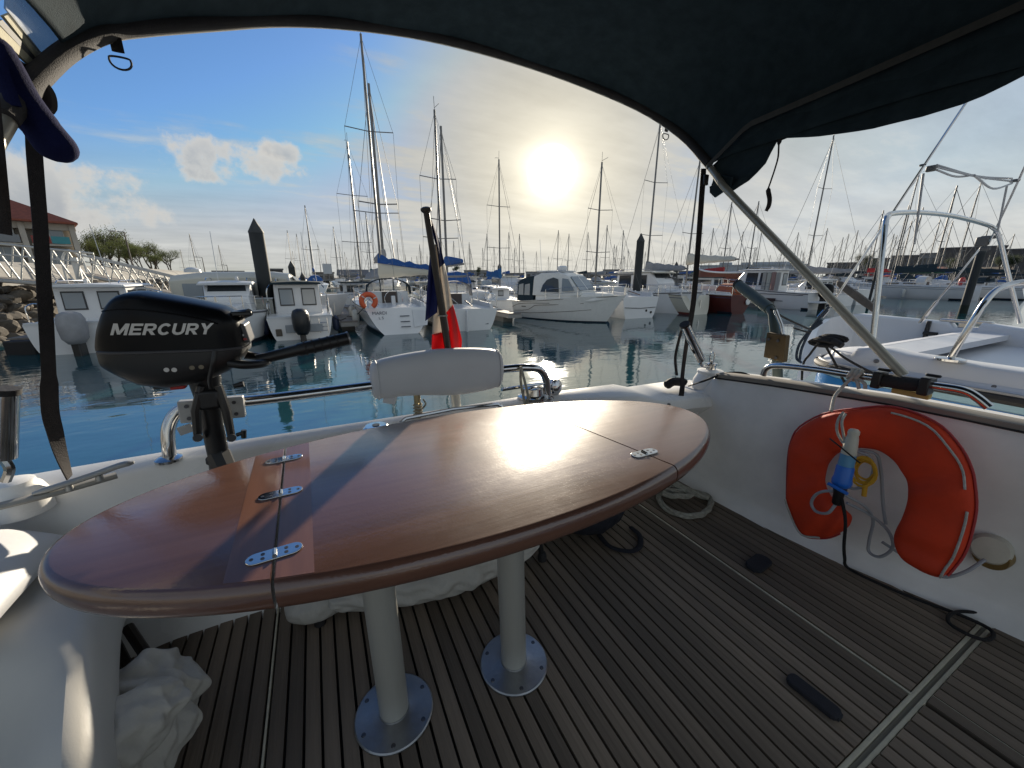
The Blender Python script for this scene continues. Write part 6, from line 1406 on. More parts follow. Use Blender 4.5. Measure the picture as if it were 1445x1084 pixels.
# leg, swivel bracket, clamp arms
m_ = MB(); P = [oq(288, 530, OY), oq(294, 560, OY), oq(300, 600, OY), oq(308, 640, OY), oq(316, 690, OY), oq(330, 800, OY)]; m_.tube(P, [.042, .034, .029, .028, .031, .031], 16); ob.part(m_, 'leg', black, ang=40)
m_ = MB(); m_.tube([P[3].lerp(P[4], .1), P[3].lerp(P[4], .2)], .034, 16); ob.part(m_, 'leg_collar', rubber)
m_ = MB(); m_.tube([P[3].lerp(P[4], .02), oq(318, 662, OY - .03)], [.033, .031], 8); ob.part(m_, 'leg_ribs', black)
for du, dy in ((-24, -.045), (24, -.045)):
    m_ = MB(); m_.tube([oq(296 + du * .5, 545, OY + dy), oq(298 + du * .9, 580, OY + dy - .01), oq(303 + du, 618, OY + dy - .01)], [.011, .0125, .010], 8); ob.part(m_, 'clamp_arm', black)
    m_ = MB(); m_.tube([oq(303 + du, 618, OY + dy + .02), oq(303 + du, 618, OY + dy - .05)], [.013, .011], 10); ob.part(m_, 'clamp_screw', black)
m_ = MB(); m_.box(oq(296, 562, OY - .035), (.060, .05, .060)); ob.part(m_, 'swivel_bracket', black, bevel=.01)
m_ = MB(); a = oq(334, 614, OY - .08); m_.tube([a, oq(346, 610, OY - .08)], .006, 8); m_.tube([oq(344, 607, OY - .08), oq(344, 618, OY - .08)], .007, 8); ob.part(m_, 'thumb_handle', black)
m_ = MB(); a = oq(330, 545, OY - .05); m_.tube([a, oq(344, 542, OY - .05)], [.006, .009], 8); ob.part(m_, 'fuel_tap', black)
m_ = MB(); m_.tube(bez([oq(303, 495, OY - .115), oq(300, 515, OY - .12), oq(296, 535, OY - .10), oq(298, 548, OY - .08)], 5), [.006] * 16, 8, flat=(.5, (0, 1, 0))); ob.part(m_, 'tilt_lever', black)
# mounting plates on the rail
for u, v in ((267, 580), (333, 574)):
    q = oq(u, v, 1.50); m_ = MB(); m_.box(q, (.048, .03, .072), mtx=Matrix.Rotation(.05, 4, 'Y')); pl_ = bt_.part(m_, 'mount_plate', M('plate_white', (.42, .42, .41), .45, var=.15, vscale=30), bevel=.004)
    for dv in (-.02, .02): m_ = MB(); m_.lathe([(.006, 0), (.006, .003)], q + Vector((0, -.016, dv)), (0, -1, 0), 10); bt_.part(m_, 'bolt', scr, parent=pl_)
m_ = MB(); q = oq(300, 577, 1.50); m_.box(q, (.16, .022, .05)); bt_.part(m_, 'mount_block', M('plate_white', (0, 0, 0)), bevel=.003)
m_ = MB(); q = oq(262, 606, 1.48); m_.box(q, (.036, .012, .026), mtx=Matrix.Rotation(-.25, 4, 'Y')); m_.tube([q, oq(285, 598, 1.48)], .004, 6); ob.part(m_, 'release_tag', M('plate_white', (0, 0, 0)))

# ------------------------------------------------------------------ grey-white backrest cushion on the rail
w = W('backrest_cushion', 'white vinyl backrest cushion wrapped round the stern rail in front of the flag', 'cushion', py(612, 530, 1.56))
A = py(518, 512, 1.56); B = py(706, 494, 1.56); A2 = py(526, 565, 1.56); B2 = py(709, 544, 1.56)
rings = []; n = 22
for i in range(n + 1):
    t = i / n; tp = A.lerp(B, t) + Vector((0, 0, .030 * math.sin(math.pi * t) ** .8)); bt2 = A2.lerp(B2, t) + Vector((0, 0, .012 * math.sin(math.pi * 2 * t + .5) - .006)); c = (tp + bt2) / 2; hz = (tp.z - bt2.z) / 2
    e = .75 if i in (0, n) else (.93 if i in (1, n - 1) else 1)
    r = []
    for k in range(20):
        a = 2 * math.pi * k / 20; cc, ss = math.cos(a), math.sin(a)
        r.append(c + Vector((0, .060 * e * abs(cc) ** .8 * (1 if cc > 0 else -1), hz * (e * .5 + .5) * abs(ss) ** .75 * (1 if ss > 0 else -1))))
    rings.append(r)
m_ = MB(); m_.rings(rings); w.part(m_, 'cover', vinyl, ang=70, sub=1)
for k in (1, n - 1): m_ = MB(); m_.tube([p + (p - sum(rings[k], Vector()) / 20).normalized() * .0015 for p in rings[k]], .003, 6, closed=True, cap=False); w.part(m_, 'piping', vinyl)
m_ = MB(); m_.box(py(550, 564, 1.55), (.05, .008, .035), mtx=Matrix.Rotation(.35, 4, 'Y')); w.part(m_, 'flap', vinyl, bevel=.003)
m_ = MB(); m_.box(py(678, 547, 1.55), (.045, .008, .030), mtx=Matrix.Rotation(-.2, 4, 'Y')); w.part(m_, 'flap', vinyl, bevel=.003)
# support post with rope
m_ = MB(); a = py(588, 553, 1.56); b = py(591, 600, 1.55); m_.tube([b, a], .014, 14); po = bt_.part(m_, 'rail_post', gold)
m_ = MB()
for k in range(4): 
    q = a.lerp(b, .38 + .09 * k); m_.tube([q + Vector((.017 * math.cos(t), .017 * math.sin(t), .003 * math.sin(t * 2))) for t in [2 * math.pi * j / 12 for j in range(12)]], .004, 6, closed=True, cap=False)
m_.tube(bez([a.lerp(b, .5) + Vector((.017, -.01, 0)), a.lerp(b, .35) + Vector((.03, -.02, 0)), a.lerp(b, .2) + Vector((.02, -.02, 0))], 4), .004, 6); m_.tube([a.lerp(b, .72) + Vector((-.015, -.01, 0)), a.lerp(b, .70) + Vector((-.055, -.02, .005))], .004, 6)
w = W('post_lashing', 'thin cord wound round the brass post below the cushion', 'rope', a); w.part(m_, 'cord', ropeg)

# ------------------------------------------------------------------ ensign
w = W('ensign', 'French tricolour flag drooping on a dark wooden staff at the stern', 'flag', py(645, 585, 1.63))
sb, st = py(642, 555, 1.63), py(601, 296, 1.63)
m_ = MB(); m_.tube([sb, sb.lerp(st, .5), st], [.0150, .0140, .0120], 14); sf = w.part(m_, 'staff', staffw)
ax = (st - sb).normalized(); m_ = MB(); m_.lathe([(.013, -.012), (.021, -.004), (.021, .005), (.012, .010), (.0, .012)], st, ax, 18); w.part(m_, 'finial', staffw, parent=sf)
m_ = MB(); a = py(646, 588, 1.60); m_.tube([a, sb.lerp(st, .06)], .022, 14); bt_.part(m_, 'flag_socket', alu)
def strips(mb, mi, left, right, y0, yr, n=26, m=10, ph=0):
    """a draped panel between two pixel polylines (top to bottom)"""
    def at(P, t):
        k = t * (len(P) - 1); i = min(int(k), len(P) - 2); return lerp(P[i][0], P[i + 1][0], k - i), lerp(P[i][1], P[i + 1][1], k - i)
    rows = []
    for i in range(n + 1):
        t = i / n; l = at(left, t); r = at(right, t); row = []
        for j in range(m + 1):
            s = j / m; row.append(py(lerp(l[0], r[0], s), lerp(l[1], r[1], s), y0 + (yr - y0) * s + .012 * math.sin(s * 7 + ph + t * 3)))
        rows.append(row)
    mb.mat(mi); mb.rings(rows, cap=False, wrap=False)
m_ = MB()
# right-hand drape: blue, white, red; then the part folded behind the staff to the left
strips(m_, 0, [(606, 310), (611, 330), (616, 350), (620, 378)], [(610, 311), (617, 330), (622, 350), (627, 372)], 1.63, 1.67)
strips(m_, 1, [(620, 378), (622, 400), (626, 425), (629, 442)], [(627, 372), (632, 395), (636, 415), (639, 430)], 1.63, 1.67, ph=.5)
strips(m_, 2, [(629, 442), (634, 470), (638, 500), (641, 520)], [(639, 430), (646, 455), (652, 480), (650, 512)], 1.63, 1.68, ph=1)
strips(m_, 0, [(609, 345), (605, 380), (602, 420), (600, 453)], [(612, 335), (615, 380), (618, 415), (617, 441)], 1.67, 1.645, ph=2)
strips(m_, 1, [(612, 345), (617, 390), (617, 441), (611, 446), (610, 472)], [(616, 345), (622, 390), (628, 430), (631, 450), (634, 468)], 1.648, 1.638, ph=2.5)
strips(m_, 2, [(610, 472), (609, 490), (610, 520)], [(634, 466), (637, 490), (641, 520)], 1.648, 1.638, ph=3)
fo = w.part(m_, 'cloth', [fblue, fwhite, fred], ang=80)
sd = fo.modifiers.new('thick', 'SOLIDIFY'); sd.thickness = .0012
m_ = MB(); q = sb.lerp(st, .46); m_.tube([q + Vector((.02 * math.cos(t), .02 * math.sin(t), 0)) for t in [2 * math.pi * j / 12 for j in range(12)]], .003, 6, closed=True, cap=False); w.part(m_, 'halyard', rope)

# ------------------------------------------------------------------ bimini
hoop_px = [(1275, 530), (1150, 398), (1020, 262), (1000, 234), (960, 191), (900, 152), (800, 110), (700, 77), (600, 52), (500, 37), (400, 31), (300, 36), (200, 43), (150, 51), (100, 76), (55, 116), (8, 172)]
def hp_(u, v, dy=0):
    r = ray(u, v); c = .57 - 1.1 * 1.95 + 1.1 * CZ + dy; return CAMP + r * (c / (r.y - 1.1 * r.z))
HP = [hp_(u, v) for u, v in hoop_px]; HP.append(Vector((-.56, .57, 1.95)))
bim = W('bimini_top', 'dark navy canvas bimini top over the cockpit on a stainless hoop frame', 'canopy', (.68, .57, 1.95))
m_ = MB(); hc = bez(HP[2:-1], 5); m_.tube([HP[0], HP[1]] + hc + [HP[-1]], .0165, 14); bim.part(m_, 'frame_hoop', M('frame_alu', (.44, .41, .34), .42, metal=.45, var=.15, vscale=8))
# canopy canvas: sleeve round the hoop, then the roof running forward over the camera, sides turned down
arc = bez(HP[3:15], 4); arc2 = bez(HP[3:17], 4)
cxm = .70
roof = []
fw = [(0, 0), (-.03, .012), (-.10, .03), (-.35, .035), (-.7, .045), (-1.1, .03), (-1.6, .0), (-2.3, -.05), (-3.0, -.12)]
side_r = Vector((1.93, 0, 0)); 
for dy, dz in fw:
    row = []
    for i, p in enumerate(arc):
        q = p + Vector((0, dy * (1 if dy > -.05 else 1) + (min(0, (p.y - 1.5)) * 0), dz)); row.append(q + Vector((0, 0, .006 * math.sin(i * .8 + dy * 5))))
    roof.append(row)
m_ = MB(); m_.rings(roof, cap=False, wrap=False)
o = bim.part(m_, 'canopy', navy, ang=80, sub=1); s_ = o.modifiers.new('thick', 'SOLIDIFY'); s_.thickness = .004; s_.offset = 1
m_ = MB(); m_.tube([p + Vector((0, -.004, .006)) for p in arc2], .0225, 12); bim.part(m_, 'hoop_sleeve', M('sleeve', (.035, .032, .033), .85, var=.3, vscale=20, bump=.3, bscale=300))
# right side valance with a loose corner
XV = 1.955
top = [hp_(1003, 236), *[pxx(u, v, XV) for u, v in ((1060, 178), (1150, 140), (1300, 75), (1445, 12), (1620, -70))]]
low = [pxx(u, v, XV) for u, v in ((1004, 262), (1030, 272), (1062, 253), (1083, 228), (1092, 202), (1110, 195), (1150, 194), (1230, 182), (1300, 166), (1370, 143), (1445, 108), (1620, 10))]
def resample(P, n):
    L = [0]
    for a, b in zip(P, P[1:]): L.append(L[-1] + (b - a).length)
    out = []
    for k in range(n):
        s = L[-1] * k / (n - 1)
        for i in range(len(P) - 1):
            if s <= L[i + 1] + 1e-9: out.append(P[i].lerp(P[i + 1], (s - L[i]) / max(1e-9, L[i + 1] - L[i]))); break
    return out
tr_, lr_ = resample(top, 30), resample(low, 30)
m_ = MB(); m_.rings([[t_.lerp(l_, k / 5) + Vector((.02 * math.sin(k / 5 * 3.14) + .006 * math.sin(i * .9), 0, 0)) for k in range(6)] for i, (t_, l_) in enumerate(zip(tr_, lr_))], cap=False, wrap=False)
o = bim.part(m_, 'side_valance', navy, ang=80); s_ = o.modifiers.new('thick', 'SOLIDIFY'); s_.thickness = .004
m_ = MB(); m_.rings([[p + Vector((-.028, 0, -.012)), p + Vector((-.030, 0, .012)), p + Vector((-.026, 0, .012)), p + Vector((-.024, 0, -.012))] for p in tr_]); bim.part(m_, 'zip_seam', M('zip_dark', (.05, .05, .048), .7, var=.3, vscale=40))
fl_ = [pxx(u, v, 1.93) for u, v in ((1006, 243), (1012, 258), (1001, 263), (1001, 272), (1008, 279), (1030, 264), (1034, 250))]
m_ = MB(); m_.prism(fl_, (.012, 0, 0)); bim.part(m_, 'corner_flap', navy, smooth=False, bevel=.003)
# roof patch fills the gap between roof edge and valance
# straps with D rings
def dring(u, v, u2, v2, lab=None):
    a = hp_(u, v); b = hp_(u2, v2); b = Vector((b.x, a.y, b.z)); b = py(u2, v2, a.y); m_ = MB(); m_.tube([a, b], .014, 8, flat=(.2, (0, 1, 0))); st_ = bim.part(m_, 'strap', strapm)
    m_ = MB(); c = b + Vector((0, 0, -.022)); m_.tube([c + Vector((.024 * math.cos(t), 0, .02 * (math.sin(t) if math.sin(t) < 0 else .55 * math.sin(t) ** .3))) for t in [2 * math.pi * j / 20 for j in range(20)]], .0028, 8, closed=True, cap=False); bim.part(m_, 'ring', M('ring_dark', (.05, .05, .05), .35, metal=.8), parent=st_)
dring(162, 52, 167, 74); dring(942, 172, 940, 186)
m_ = MB(); P = [pxx(u, v, 1.955) for u, v in ((1101, 196), (1099, 205), (1098, 222), (1093, 240), (1087, 258), (1084, 268), (1086, 280), (1085, 290), (1081, 298))]
m_.tube(bez(P, 3), [.010] * 3 + [.004] * 12 + [.011] * 8 + [.009] * 2, 8, flat=(.25, (1, 0, 0))); bim.part(m_, 'tie_tail', strapm)
# left clear curtain with zips, between roof and rolled-up panel
XL = -.53
def lx(u, v, x=XL): return pxx(u, v, x)
m_ = MB(); m_.prism([lx(122, 48, -.47), lx(78, -6, -.47), lx(10, -25, -.50), lx(8, 12, -.52), lx(68, 88, -.52)], (-.003, 0, .0)); bim.part(m_, 'clear_curtain', clearv, smooth=False)
for (a, b, c, d_, mt) in (((0, 22), (10, 18), (62, 84), (56, 92), khaki), ((-10, 30), (-2, 27), (57, 93), (53, 96), M('zip_dark', (0, 0, 0))), ((-18, 40), (-8, 34), (50, 92), (44, 98), khaki)):
    m_ = MB(); m_.prism([lx(*a), lx(*b), lx(*c), lx(*d_)], (.006, 0, 0)); bim.part(m_, 'zip_tape', mt, smooth=False)
m_ = MB(); m_.prism([lx(-20, 48), lx(46, 98), lx(46, 112), lx(-20, 92)], (-.01, 0, 0)); bim.part(m_, 'curtain_hem', M('hem_grey', (.10, .11, .12), .85, var=.3), smooth=False)
# rolled navy panel hanging from the hoop
w = W('rolled_curtain', 'rolled navy canvas side curtain hanging from the hoop at the upper left', 'canvas roll', hp_(30, 130))
P = [py(u, v, 1.36) for u, v in ((-70, 0), (-30, 55), (2, 100), (30, 142), (58, 180), (80, 208), (98, 230))]
m_ = MB(); m_.tube(bez(P, 5), [.034] * 6 + [.038] * 9 + [.038] * 5 + [.036] * 4 + [.036, .035, .033, .030, .025, .019, .008], 18); 
m_.v = [(x + .004 * math.sin(40 * z + 30 * x), y + .004 * math.sin(33 * x), z + .003 * math.sin(50 * x + 20 * z)) for x, y, z in m_.v]; w.part(m_, 'roll', navy2, ang=80)
m_ = MB(); P = [py(u, v, 1.30) for u, v in ((-6, 60), (2, 100), (12, 128), (20, 150))]; m_.tube(bez(P, 4), [.012] * 13, 8, flat=(.4, (0, 1, 0))); w.part(m_, 'fold', navy2)
m_ = MB(); P = [py(u, v, 1.42) for u, v in ((30, 105), (50, 118), (62, 132), (64, 148), (58, 150))]; m_.tube(bez(P, 4), [.02] * 17, 8, flat=(.6, (0, 1, 0))); w.part(m_, 'buckle_strap', M('brown_strap', (.045, .035, .03), .8, var=.3))
w = W('strap_end', 'dark strap end hanging at the far left picture edge', 'strap', py(-4, 240, 1.2)); m_ = MB(); P = [py(u, v, 1.2) for u, v in ((-18, 130), (-8, 230), (-2, 290), (1, 330))]; m_.tube(bez(P, 4), .016, 8, flat=(.2, (0, 1, 0))); w.part(m_, 'strap', strapm)
# tension straps of the bimini
w = W('tension_strap', 'dark webbing strap running down at the left from the bimini to the rim', 'strap', py(92, 674, 1.44))
P = [py(u, v, 1.44) for u, v in ((47, 150), (48, 205), (52, 260), (57, 320), (62, 400), (66, 470), (69, 530), (71, 580), (78, 610), (86, 640), (98, 674))]
rings = []
C_ = bez(P, 4); nC = len(C_)
for i, p in enumerate(C_):
    t = i / (nC - 1); a = .25 + (1.9 * max(0, t - .55) / .45 if t > .55 else 0) + .5 * math.sin(t * 5); wd = .0135 * (1 + .25 * (t > .6)); dr = Vector((math.cos(a), math.sin(a), 0)); nn = Vector((-dr.y, dr.x, 0)) * .0016
    rings.append([p - dr * wd - nn, p + dr * wd - nn, p + dr * wd + nn, p - dr * wd + nn])
m_ = MB(); m_.rings(rings); w.part(m_, 'strap', strapm, ang=40)
w = W('tension_strap', 'dark webbing strap running down at the right from the bimini corner behind the table', 'strap', pxx(960, 575, 1.60))
P = [hp_(993, 238), py(990, 280, 1.50), py(985, 350, 1.46), py(978, 430, 1.42), py(968, 490, 1.40), py(963, 530, 1.36), py(963, 545, 1.34), py(958, 580, 1.30)]
rings = []
C_ = bez(P, 4)
for i, p in enumerate(C_):
    a = .5 + .5 * math.sin(i * .25); wd = .013; dr = Vector((math.cos(a), -math.sin(a), 0)); nn = Vector((dr.y, -dr.x, 0)) * .0016
    rings.append([p - dr * wd - nn, p + dr * wd - nn, p + dr * wd + nn, p - dr * wd + nn])
m_ = MB(); m_.rings(rings); w.part(m_, 'strap', strapm, ang=40)
m_ = MB(); P = [py(966, 455, 1.41), py(958, 480, 1.40), py(953, 505, 1.40), py(955, 530, 1.37)]; m_.tube(bez(P, 5), .011, 8, flat=(.25, (0, 1, 0))); w.part(m_, 'strap_tail', strapm)
m_ = MB(); q = hp_(993, 240); m_.box(q + Vector((0, -.02, -.05)), (.03, .012, .05)); w.part(m_, 'buckle', black, bevel=.003)
m_ = MB(); q = pz(952, 543, 1.73); m_.tube(bez([q + Vector((-.07, 0, 0)), q + Vector((-.02, 0, .018)), q + Vector((.04, -.01, .012)), q + Vector((.06, -.02, 0))], 4), [.008] + [.024] * 11 + [.012], 8); w.part(m_, 'wrapped_end', ropeb)
m_ = MB(); P = [pz(972, 545, 1.735), pz(995, 537, 1.79), pz(1020, 528, 1.815), pz(1042, 526, 1.825), pz(1058, 529, 1.82)]; m_.tube(bez(P, 5), [.006] * 4 + [.009] * 14 + [.008, .005, .003], 8, flat=(.6, (0, 0, 1))); w.part(m_, 'loose_tail', ropeb)
# black foam sleeve with clamps on the grab rail (pad for the frame leg)
w = W('rail_pad', 'black foam sleeve with two clamps on the grab rail below the frame tube', 'rail pad', gp(1280, 541))
m_ = MB(); m_.tube([gp(1240, 536), gp(1312, 546)], .024, 16); w.part(m_, 'sleeve', M('foam_dark', (.020, .018, .018), .85, bump=.3, bscale=200))
for u, v in ((1241, 534), (1308, 543)):
    m_ = MB(); q = gp(u, v); m_.box(q + Vector((0, 0, -.004)), (.06, .028, .062), rz=0); m_.box(q + Vector((-.01, -.012, .036)), (.014, .04, .010)); w.part(m_, 'clamp', black, bevel=.006)
m_ = MB(); m_.box(gp(1282, 556) + Vector((.02, 0, .0)), (.03, .10, .02)); w.part(m_, 'shim', M('yellow_shim', (.42, .32, .10), .7), bevel=.003)

# ------------------------------------------------------------------ the neighbouring boat on the right
nbx = W('sailing_boat', 'white neighbouring sailing boat with blue band, close on the right beyond our rail', 'sailing boat', (3.8, -.5, 0))
XN = 2.62
def nx(u, v, x=XN): return pxx(u, v, x)
zr = 1.80
# hull with rounded quarter
def outline(ins, n=9):
    pts = []; ysn = 1.30 - ins; x0 = XN + ins; x1 = 5.35 - ins; r = .34
    for k in range(n): a = math.pi - (math.pi / 2) * k / (n - 1); pts.append((x0 + r + r * math.cos(a), ysn - r + r * math.sin(a)))
    for k in range(n): a = math.pi / 2 - (math.pi / 2) * k / (n - 1); pts.append((x1 - r + r * math.cos(a), ysn - r + r * math.sin(a)))
    return [(x0 + .05, -6.5), (x0, -3.0), (x0, -1.0)] + pts + [(x1, -1.0), (x1, -3.0), (x1 - .05, -6.5)]
def lay(mb, zs): mb.rings([[(x, y, z) for x, y in outline(i)] for i, z in zs], cap=False, wrap=False)
m_ = MB(); lay(m_, [(.25, -.4), (.06, .3), (.0, 1.20), (-.005, 1.30)]); nbx.part(m_, 'hull', white, ang=40)
m_ = MB(); lay(m_, [(-.006, 1.30), (-.008, 1.735)]); nbx.part(m_, 'blue_band', hullblue, ang=40)
m_ = MB(); lay(m_, [(-.008, 1.737), (-.008, 1.775)]); nbx.part(m_, 'pale_band', lighthull, ang=40)
m_ = MB(); m_.tube([(x, y, 1.787) for x, y in outline(-.014)], .020, 8); nbx.part(m_, 'rubbing_strake', rubber)
m_ = MB(); m_.tube([(x, y, 1.812) for x, y in outline(-.010)], .007, 8); nbx.part(m_, 'rail_strip', M('grey_strip', (.3, .3, .31), .4))
dk = M('neighbour_gel', (.60, .61, .64), .32, var=.08, vscale=2)
m_ = MB(); lay(m_, [(-.004, 1.80), (.03, 1.835), (.10, 1.845)]); nbx.part(m_, 'deck_edge', dk, ang=50)
# near coaming: rises from the quarter to a flat top, then runs forward
co = []
for y, z in ((1.15, 1.845), (1.08, 1.865), (1.05, 1.91), (.99, 1.925), (.92, 1.926), (.84, 1.912), (.6, 1.905), (.2, 1.90), (-1, 1.90), (-6.4, 1.95)):
    co.append([(XN + .02, y, 1.80), (XN + .055, y, z - .01), (XN + .075, y, z), (XN + .20, y, z), (XN + .23, y, z - .02), (XN + .25, y, 1.45)])
m_ = MB(); m_.rings(co, wrap=False); nbx.part(m_, 'near_coaming', dk, ang=50, bevel=0)
m_ = MB(); m_.prism([(x, y, 1.735) for x, y in outline(.035)], (0, 0, .02)); nbx.part(m_, 'cockpit_sole', dk, smooth=False)
# far coaming with its sloping end and a notch
pts = [pz(1137, 482, 1.845), pz(1150, 456, 1.88), pz(1180, 446, 1.90), pz(1212, 443, 1.905), pz(1340, 455, 1.885), pz(1344, 462, 1.875), pz(1380, 462, 1.87), pz(1386, 456, 1.88), pz(1445, 466, 1.87)]
XF = 5.02
fc_ = [(pxx(u, v, x).y, pxx(u, v, x).z, x) for u, v, x in ((1138, 481, 3.55), (1146, 462, 4.1), (1165, 450, 4.6), (1190, 445, 4.9), (1212, 443, XF), (1338, 455, XF), (1345, 463, XF), (1380, 463, XF), (1386, 456, XF), (1500, 473, XF))]
fc_ += [(-1.5, fc_[-1][1], XF), (-6.4, fc_[-1][1], XF)]
m_ = MB(); m_.rings([[(x - .03, y, 1.40), (x - .02, y, z - .02), (x, y, z), (x + .12, y, z), (x + .15, y, z - .03), (x + .18, y, 1.5)] for y, z, x in fc_], wrap=False); nbx.part(m_, 'far_coaming', dk, ang=50)
# step moulding at the quarter
m_ = MB(); m_.rings([[(XN + a, y, 1.80), (XN + a + .015, y, z - .012), (XN + a + .03, y, z), (XN + .42, y, z), (XN + .50, y, z - .03), (XN + .56, y, 1.745)] for a, y, z in ((.30, 1.265, 1.83), (.20, 1.235, 1.862), (.11, 1.18, 1.874), (.05, 1.11, 1.878), (.022, 1.04, 1.878), (.02, .98, 1.874), (.02, .90, 1.86))]); nbx.part(m_, 'quarter_moulding', dk, ang=50)
m_ = MB(); m_.prism([(x, y, 1.80) for x, y in outline(.098) if y > .955], (0, 0, .044)); nbx.part(m_, 'stern_deck', dk, smooth=False)
# gantry hoop
q0 = nx(1203, 586 - 90, 2.70); 
P = [nx(1229, 506, 2.70), nx(1238, 420, 2.72), nx(1249, 320, 2.74)] + [pxx(u, v, x) for u, v, x in ((1252, 306, 2.8), (1262, 301, 2.9), (1300, 300, 3.3), (1345, 305, 3.8), (1385, 315, 4.25), (1402, 322, 4.42), (1410, 335, 4.5), (1422, 385, 4.58), (1440, 456, 4.66))]
m_ = MB(); m_.tube(bez(P, 5), .0135, 14); ga = nbx.part(m_, 'gantry', steel)
m_ = MB(); m_.box(P[0] + Vector((0, 0, -.01)), (.06, .06, .06)); nbx.part(m_, 'gantry_foot', steel, parent=ga, bevel=.006)
P = [nx(1341, 506, 2.70), nx(1360, 474, 2.70), nx(1385, 434, 2.72), nx(1402, 413, 2.76), nx(1425, 402, 2.82), nx(1460, 398, 2.86), nx(1560, 400, 2.9)]
m_ = MB(); m_.tube(bez(P, 5), .0135, 14); hr = nbx.part(m_, 'hand_rail', steel)
m_ = MB(); m_.lathe([(.055, -.004), (.055, .006), (.03, .012)], P[0] + Vector((0, 0, -.005)), seg=20); nbx.part(m_, 'rail_foot', steel, parent=hr)
# cleats, drains, winch bits
for u, v in ((1237, 505), ):
    pass
m_ = MB(); q = pxx(1307, 470, XF - .045); m_.box(q, (.03, .03, .22)); m_.box(q + Vector((-.01, -.03, .0)), (.02, .10, .03)); nbx.part(m_, 'cleat', black, bevel=.006)
m_ = MB(); q = pxx(1362, 459, XF + .06); m_.box(q + Vector((0, 0, .03)), (.05, .32, .03)); m_.box(q, (.05, .08, .05)); nbx.part(m_, 'winch_cleat', steel, bevel=.008)
for u, v in ((1237, 510), (1403, 547)):
    m_ = MB(); q = nx(u, v, XN + .035); m_.lathe([(.011, 0), (.011, .008), (.007, .014)], q, (-1, 0, .3), 14); nbx.part(m_, 'deck_plug', M('plug_grey', (.10, .10, .11), .5))
# black line bundle and mooring lines at the quarter
w = W('line_bundle', 'black rope bundle on the neighbour boat quarter with lines running down', 'rope', nx(1165, 487))
q = nx(1163, 484, XN + .05); m_ = MB()
for k in range(5): m_.tube([q + Vector((-.03 + .010 * k, .065 * math.cos(t) - .01 * k, .016 * math.sin(t) + .008 * k)) for t in [2 * math.pi * j / 16 for j in range(16)]], .009, 6, closed=True, cap=False)
m_.tube([q + Vector((-.02, -.05, .02)), nx(1188, 488, XN + .02)], [.020, .018], 10); w.part(m_, 'bundle', ropeb)
for P in ([(1155, 484), (1143, 500), (1133, 516), (1131, 560)], [(1166, 490), (1178, 512), (1192, 540), (1205, 560)], [(1172, 490), (1195, 507), (1230, 526), (1250, 535)]):
    m_ = MB(); m_.tube(bez([nx(u, v, XN - .035) for u, v in P], 4), .0065, 8); w.part(m_, 'line', ropeb)
w = W('mooring_line', 'dark blue mooring line wound over the neighbour boat stern corner', 'rope', nx(1120, 500))
for P in ([(1131, 512), (1124, 505), (1128, 486), (1142, 467), (1157, 448), (1170, 433)], [(1128, 510), (1132, 490), (1146, 464), (1160, 452)], [(1138, 470), (1150, 462), (1160, 455)]):
    m_ = MB(); m_.tube(bez([nx(u, v, 2.9) for u, v in P], 4), .0085, 8); w.part(m_, 'line', M('blue_rope', (.02, .035, .06), .85, var=.4, vscale=60))
# twin backstays with tackle
bs = W('backstay_tackle', 'neighbour boat backstays joined by rope tackle blocks high above the gantry', 'rigging', pxx(1303, 235, 3.1))
a1 = pxx(1165, 442, 2.95); a2 = pxx(1303, 235, 2.98); a3 = pxx(1356, 145, 3.0)
d1 = pxx(1298, 456, 4.7); d2 = pxx(1437, 255, 4.2); 
m_ = MB(); m_.tube([a1, a2, a2 + (a2 - a1) * 3.0], .0065, 6); bs.part(m_, 'stay', steel)
m_ = MB(); m_.tube([pxx(1395, 345, 4.65), d2, d2 + (d2 - pxx(1395, 345, 4.65)) * 3.0], .0065, 6); bs.part(m_, 'stay', steel)
m_ = MB(); m_.tube([d1, pxx(1388, 345, 4.65)], .007, 8); m_.tube([d1, d1.lerp(pxx(1388, 345, 4.65), .30)], .013, 8); bs.part(m_, 'turnbuckle', steel)
m_ = MB(); m_.box(pxx(1386, 341, 4.64), (.03, .07, .07)); m_.box(pxx(1395, 335, 4.64), (.02, .09, .025)); m_.box(pxx(1390, 351, 4.64), (.02, .06, .03)); bs.part(m_, 'block', M('block_dark', (.09, .09, .09), .5), bevel=.01)
m_ = MB(); m_.box(pxx(1314, 238, 3.0), (.022, .040, .030)); m_.box(pxx(1302, 233, 2.98), (.012, .03, .012)); bs.part(m_, 'block', M('block_dark', (0, 0, 0)), bevel=.01)
m_ = MB(); m_.box(pxx(1432, 255, 4.2), (.02, .05, .02)); bs.part(m_, 'block', M('block_dark', (0, 0, 0)), bevel=.01)
for (ua, va, ub, vb, sg) in ((1322, 233, 1428, 252, .0), (1322, 236, 1428, 256, .02), (1322, 240, 1375, 247, .0), (1375, 248, 1428, 259, -.05)):
    A = pxx(ua, va, 3.02); B = pxx(ub, vb, lerp(3.02, 4.18, (ub - 1322) / 106)); m_ = MB(); m_.tube(bez([A, A.lerp(B, .5) + Vector((0, 0, -.02 + sg * .5)), B], 5), .0055, 6); bs.part(m_, 'tackle_line', cable)
for (u0, v0, u1, v1, x0_, x1_) in ((1303, 245, 1290, 345, 2.99, 2.99), (1421, 262, 1408, 326, 4.2, 4.42)):
    m_ = MB(); m_.tube([pxx(u0, v0, x0_), pxx(u1, v1, x1_)], .006, 6); bs.part(m_, 'stay_fall', cable)
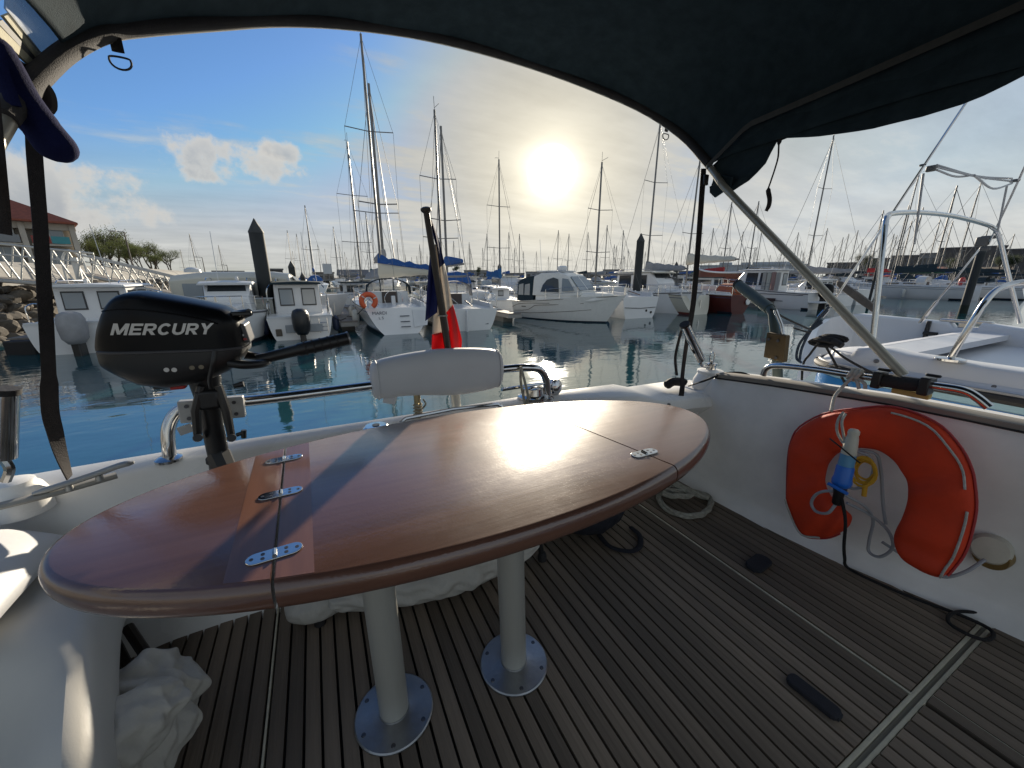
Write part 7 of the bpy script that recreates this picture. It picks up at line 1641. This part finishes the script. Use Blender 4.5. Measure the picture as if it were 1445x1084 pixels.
# turnbuckle pair at the near quarter
m_ = MB(); 
for dx in (-.012, .012): m_.tube([pxx(1157, 448, 2.92) + Vector((0, dx, 0)), pxx(1166, 438, 2.94) + Vector((0, dx, 0))], .008, 8)
bs.part(m_, 'turnbuckle', steel)
# plywood outboard pad on a bent pole between the boats
w = W('outboard_bracket', 'weathered plywood pad on a bent green-grey pole standing between our rail and the neighbour boat', 'bracket', nx(1095, 520, 2.15))
XB = 2.15
P = [nx(1042, 402, XB + .2), nx(1063, 418, XB + .13), nx(1086, 436, XB + .05), nx(1091, 442, XB + .02), nx(1093, 460, XB), nx(1096, 490, XB), nx(1098, 560, XB)]; P.append(Vector((P[-1].x, P[-1].y, .2)))
m_ = MB(); m_.tube(bez(P[:3], 4), [.026, .030, .030, .030, .030, .030, .030, .030, .028], 12); m_.tube([P[2], P[3], P[4], P[5], P[6], P[7]], .024, 12); w.part(m_, 'pole', mosspole, ang=60)
m_ = MB(); m_.lathe([(.030, -.002), (.030, .012)], P[0], (P[0] - P[1]), 16); w.part(m_, 'end_plug', rubber)
m_ = MB(); m_.tube([nx(1094, 438, XB - .03), nx(1102, 458, XB - .03), nx(1105, 472, XB - .03)], .010, 10); w.part(m_, 'inner_tube', steel)
m_ = MB(); pb = [nx(1082, 469, XB - .06), nx(1109, 474, XB - .06), nx(1105, 512, XB - .06), nx(1077, 504, XB - .06)]; m_.prism(pb, (.04, 0, 0)); pd2 = w.part(m_, 'pad', brown, smooth=False, bevel=.004)
for u, v in ((1085, 479), (1098, 481), (1095, 505)): m_ = MB(); m_.lathe([(.008, 0), (.007, .004)], nx(u, v, XB - .062), (-1, 0, 0), 10); w.part(m_, 'bolt', scr, parent=pd2)
m_ = MB(); m_.tube([nx(1097, 540, XB), Vector((XN + .1, P[6].y, P[6].z - .25))], .016, 8); w.part(m_, 'strut', mosspole)
m_ = MB(); m_.tube(bez([nx(1088, 437, XB), nx(1110, 450, XB + .3), nx(1145, 466, XN + .2)], 6), .006, 6); m_.tube([nx(1120, 463, XN + .1), nx(1143, 470, XN + .25)], .005, 6)
w = W('bracket_line', 'thin dark line from the bent pole to the neighbour boat stern', 'rope', nx(1110, 450, XB + .3)); w.part(m_, 'line', ropeb)
# second weathered beam seen beyond the neighbour boat
A = pxx(1182, 399, 6.5); B = pxx(1236, 437, 6.2); w = W('oar_beam', 'weathered wooden sculling oar blade leaning left of the gantry leg', 'oar', B)
m_ = MB(); m_.rings([[c + Vector((0, 0, h)) + Vector((.03, 0, 0)), c + Vector((0, 0, h)) - Vector((.03, 0, 0)), c - Vector((0, 0, h)) - Vector((.03, 0, 0)), c - Vector((0, 0, h)) + Vector((.03, 0, 0))] for c, h in ((A, .03), (A.lerp(B, .12), .05), (A.lerp(B, .6), .055), (B, .045))]); w.part(m_, 'blade', M('oar_wood', (.13, .10, .075), .7, var=.4, vscale=10), bevel=.01)
m_ = MB(); m_.tube([B, Vector((B.x, B.y - .3, .6)), Vector((B.x + .1, B.y - .4, -.3))], .025, 8); w.part(m_, 'shaft', mosspole)
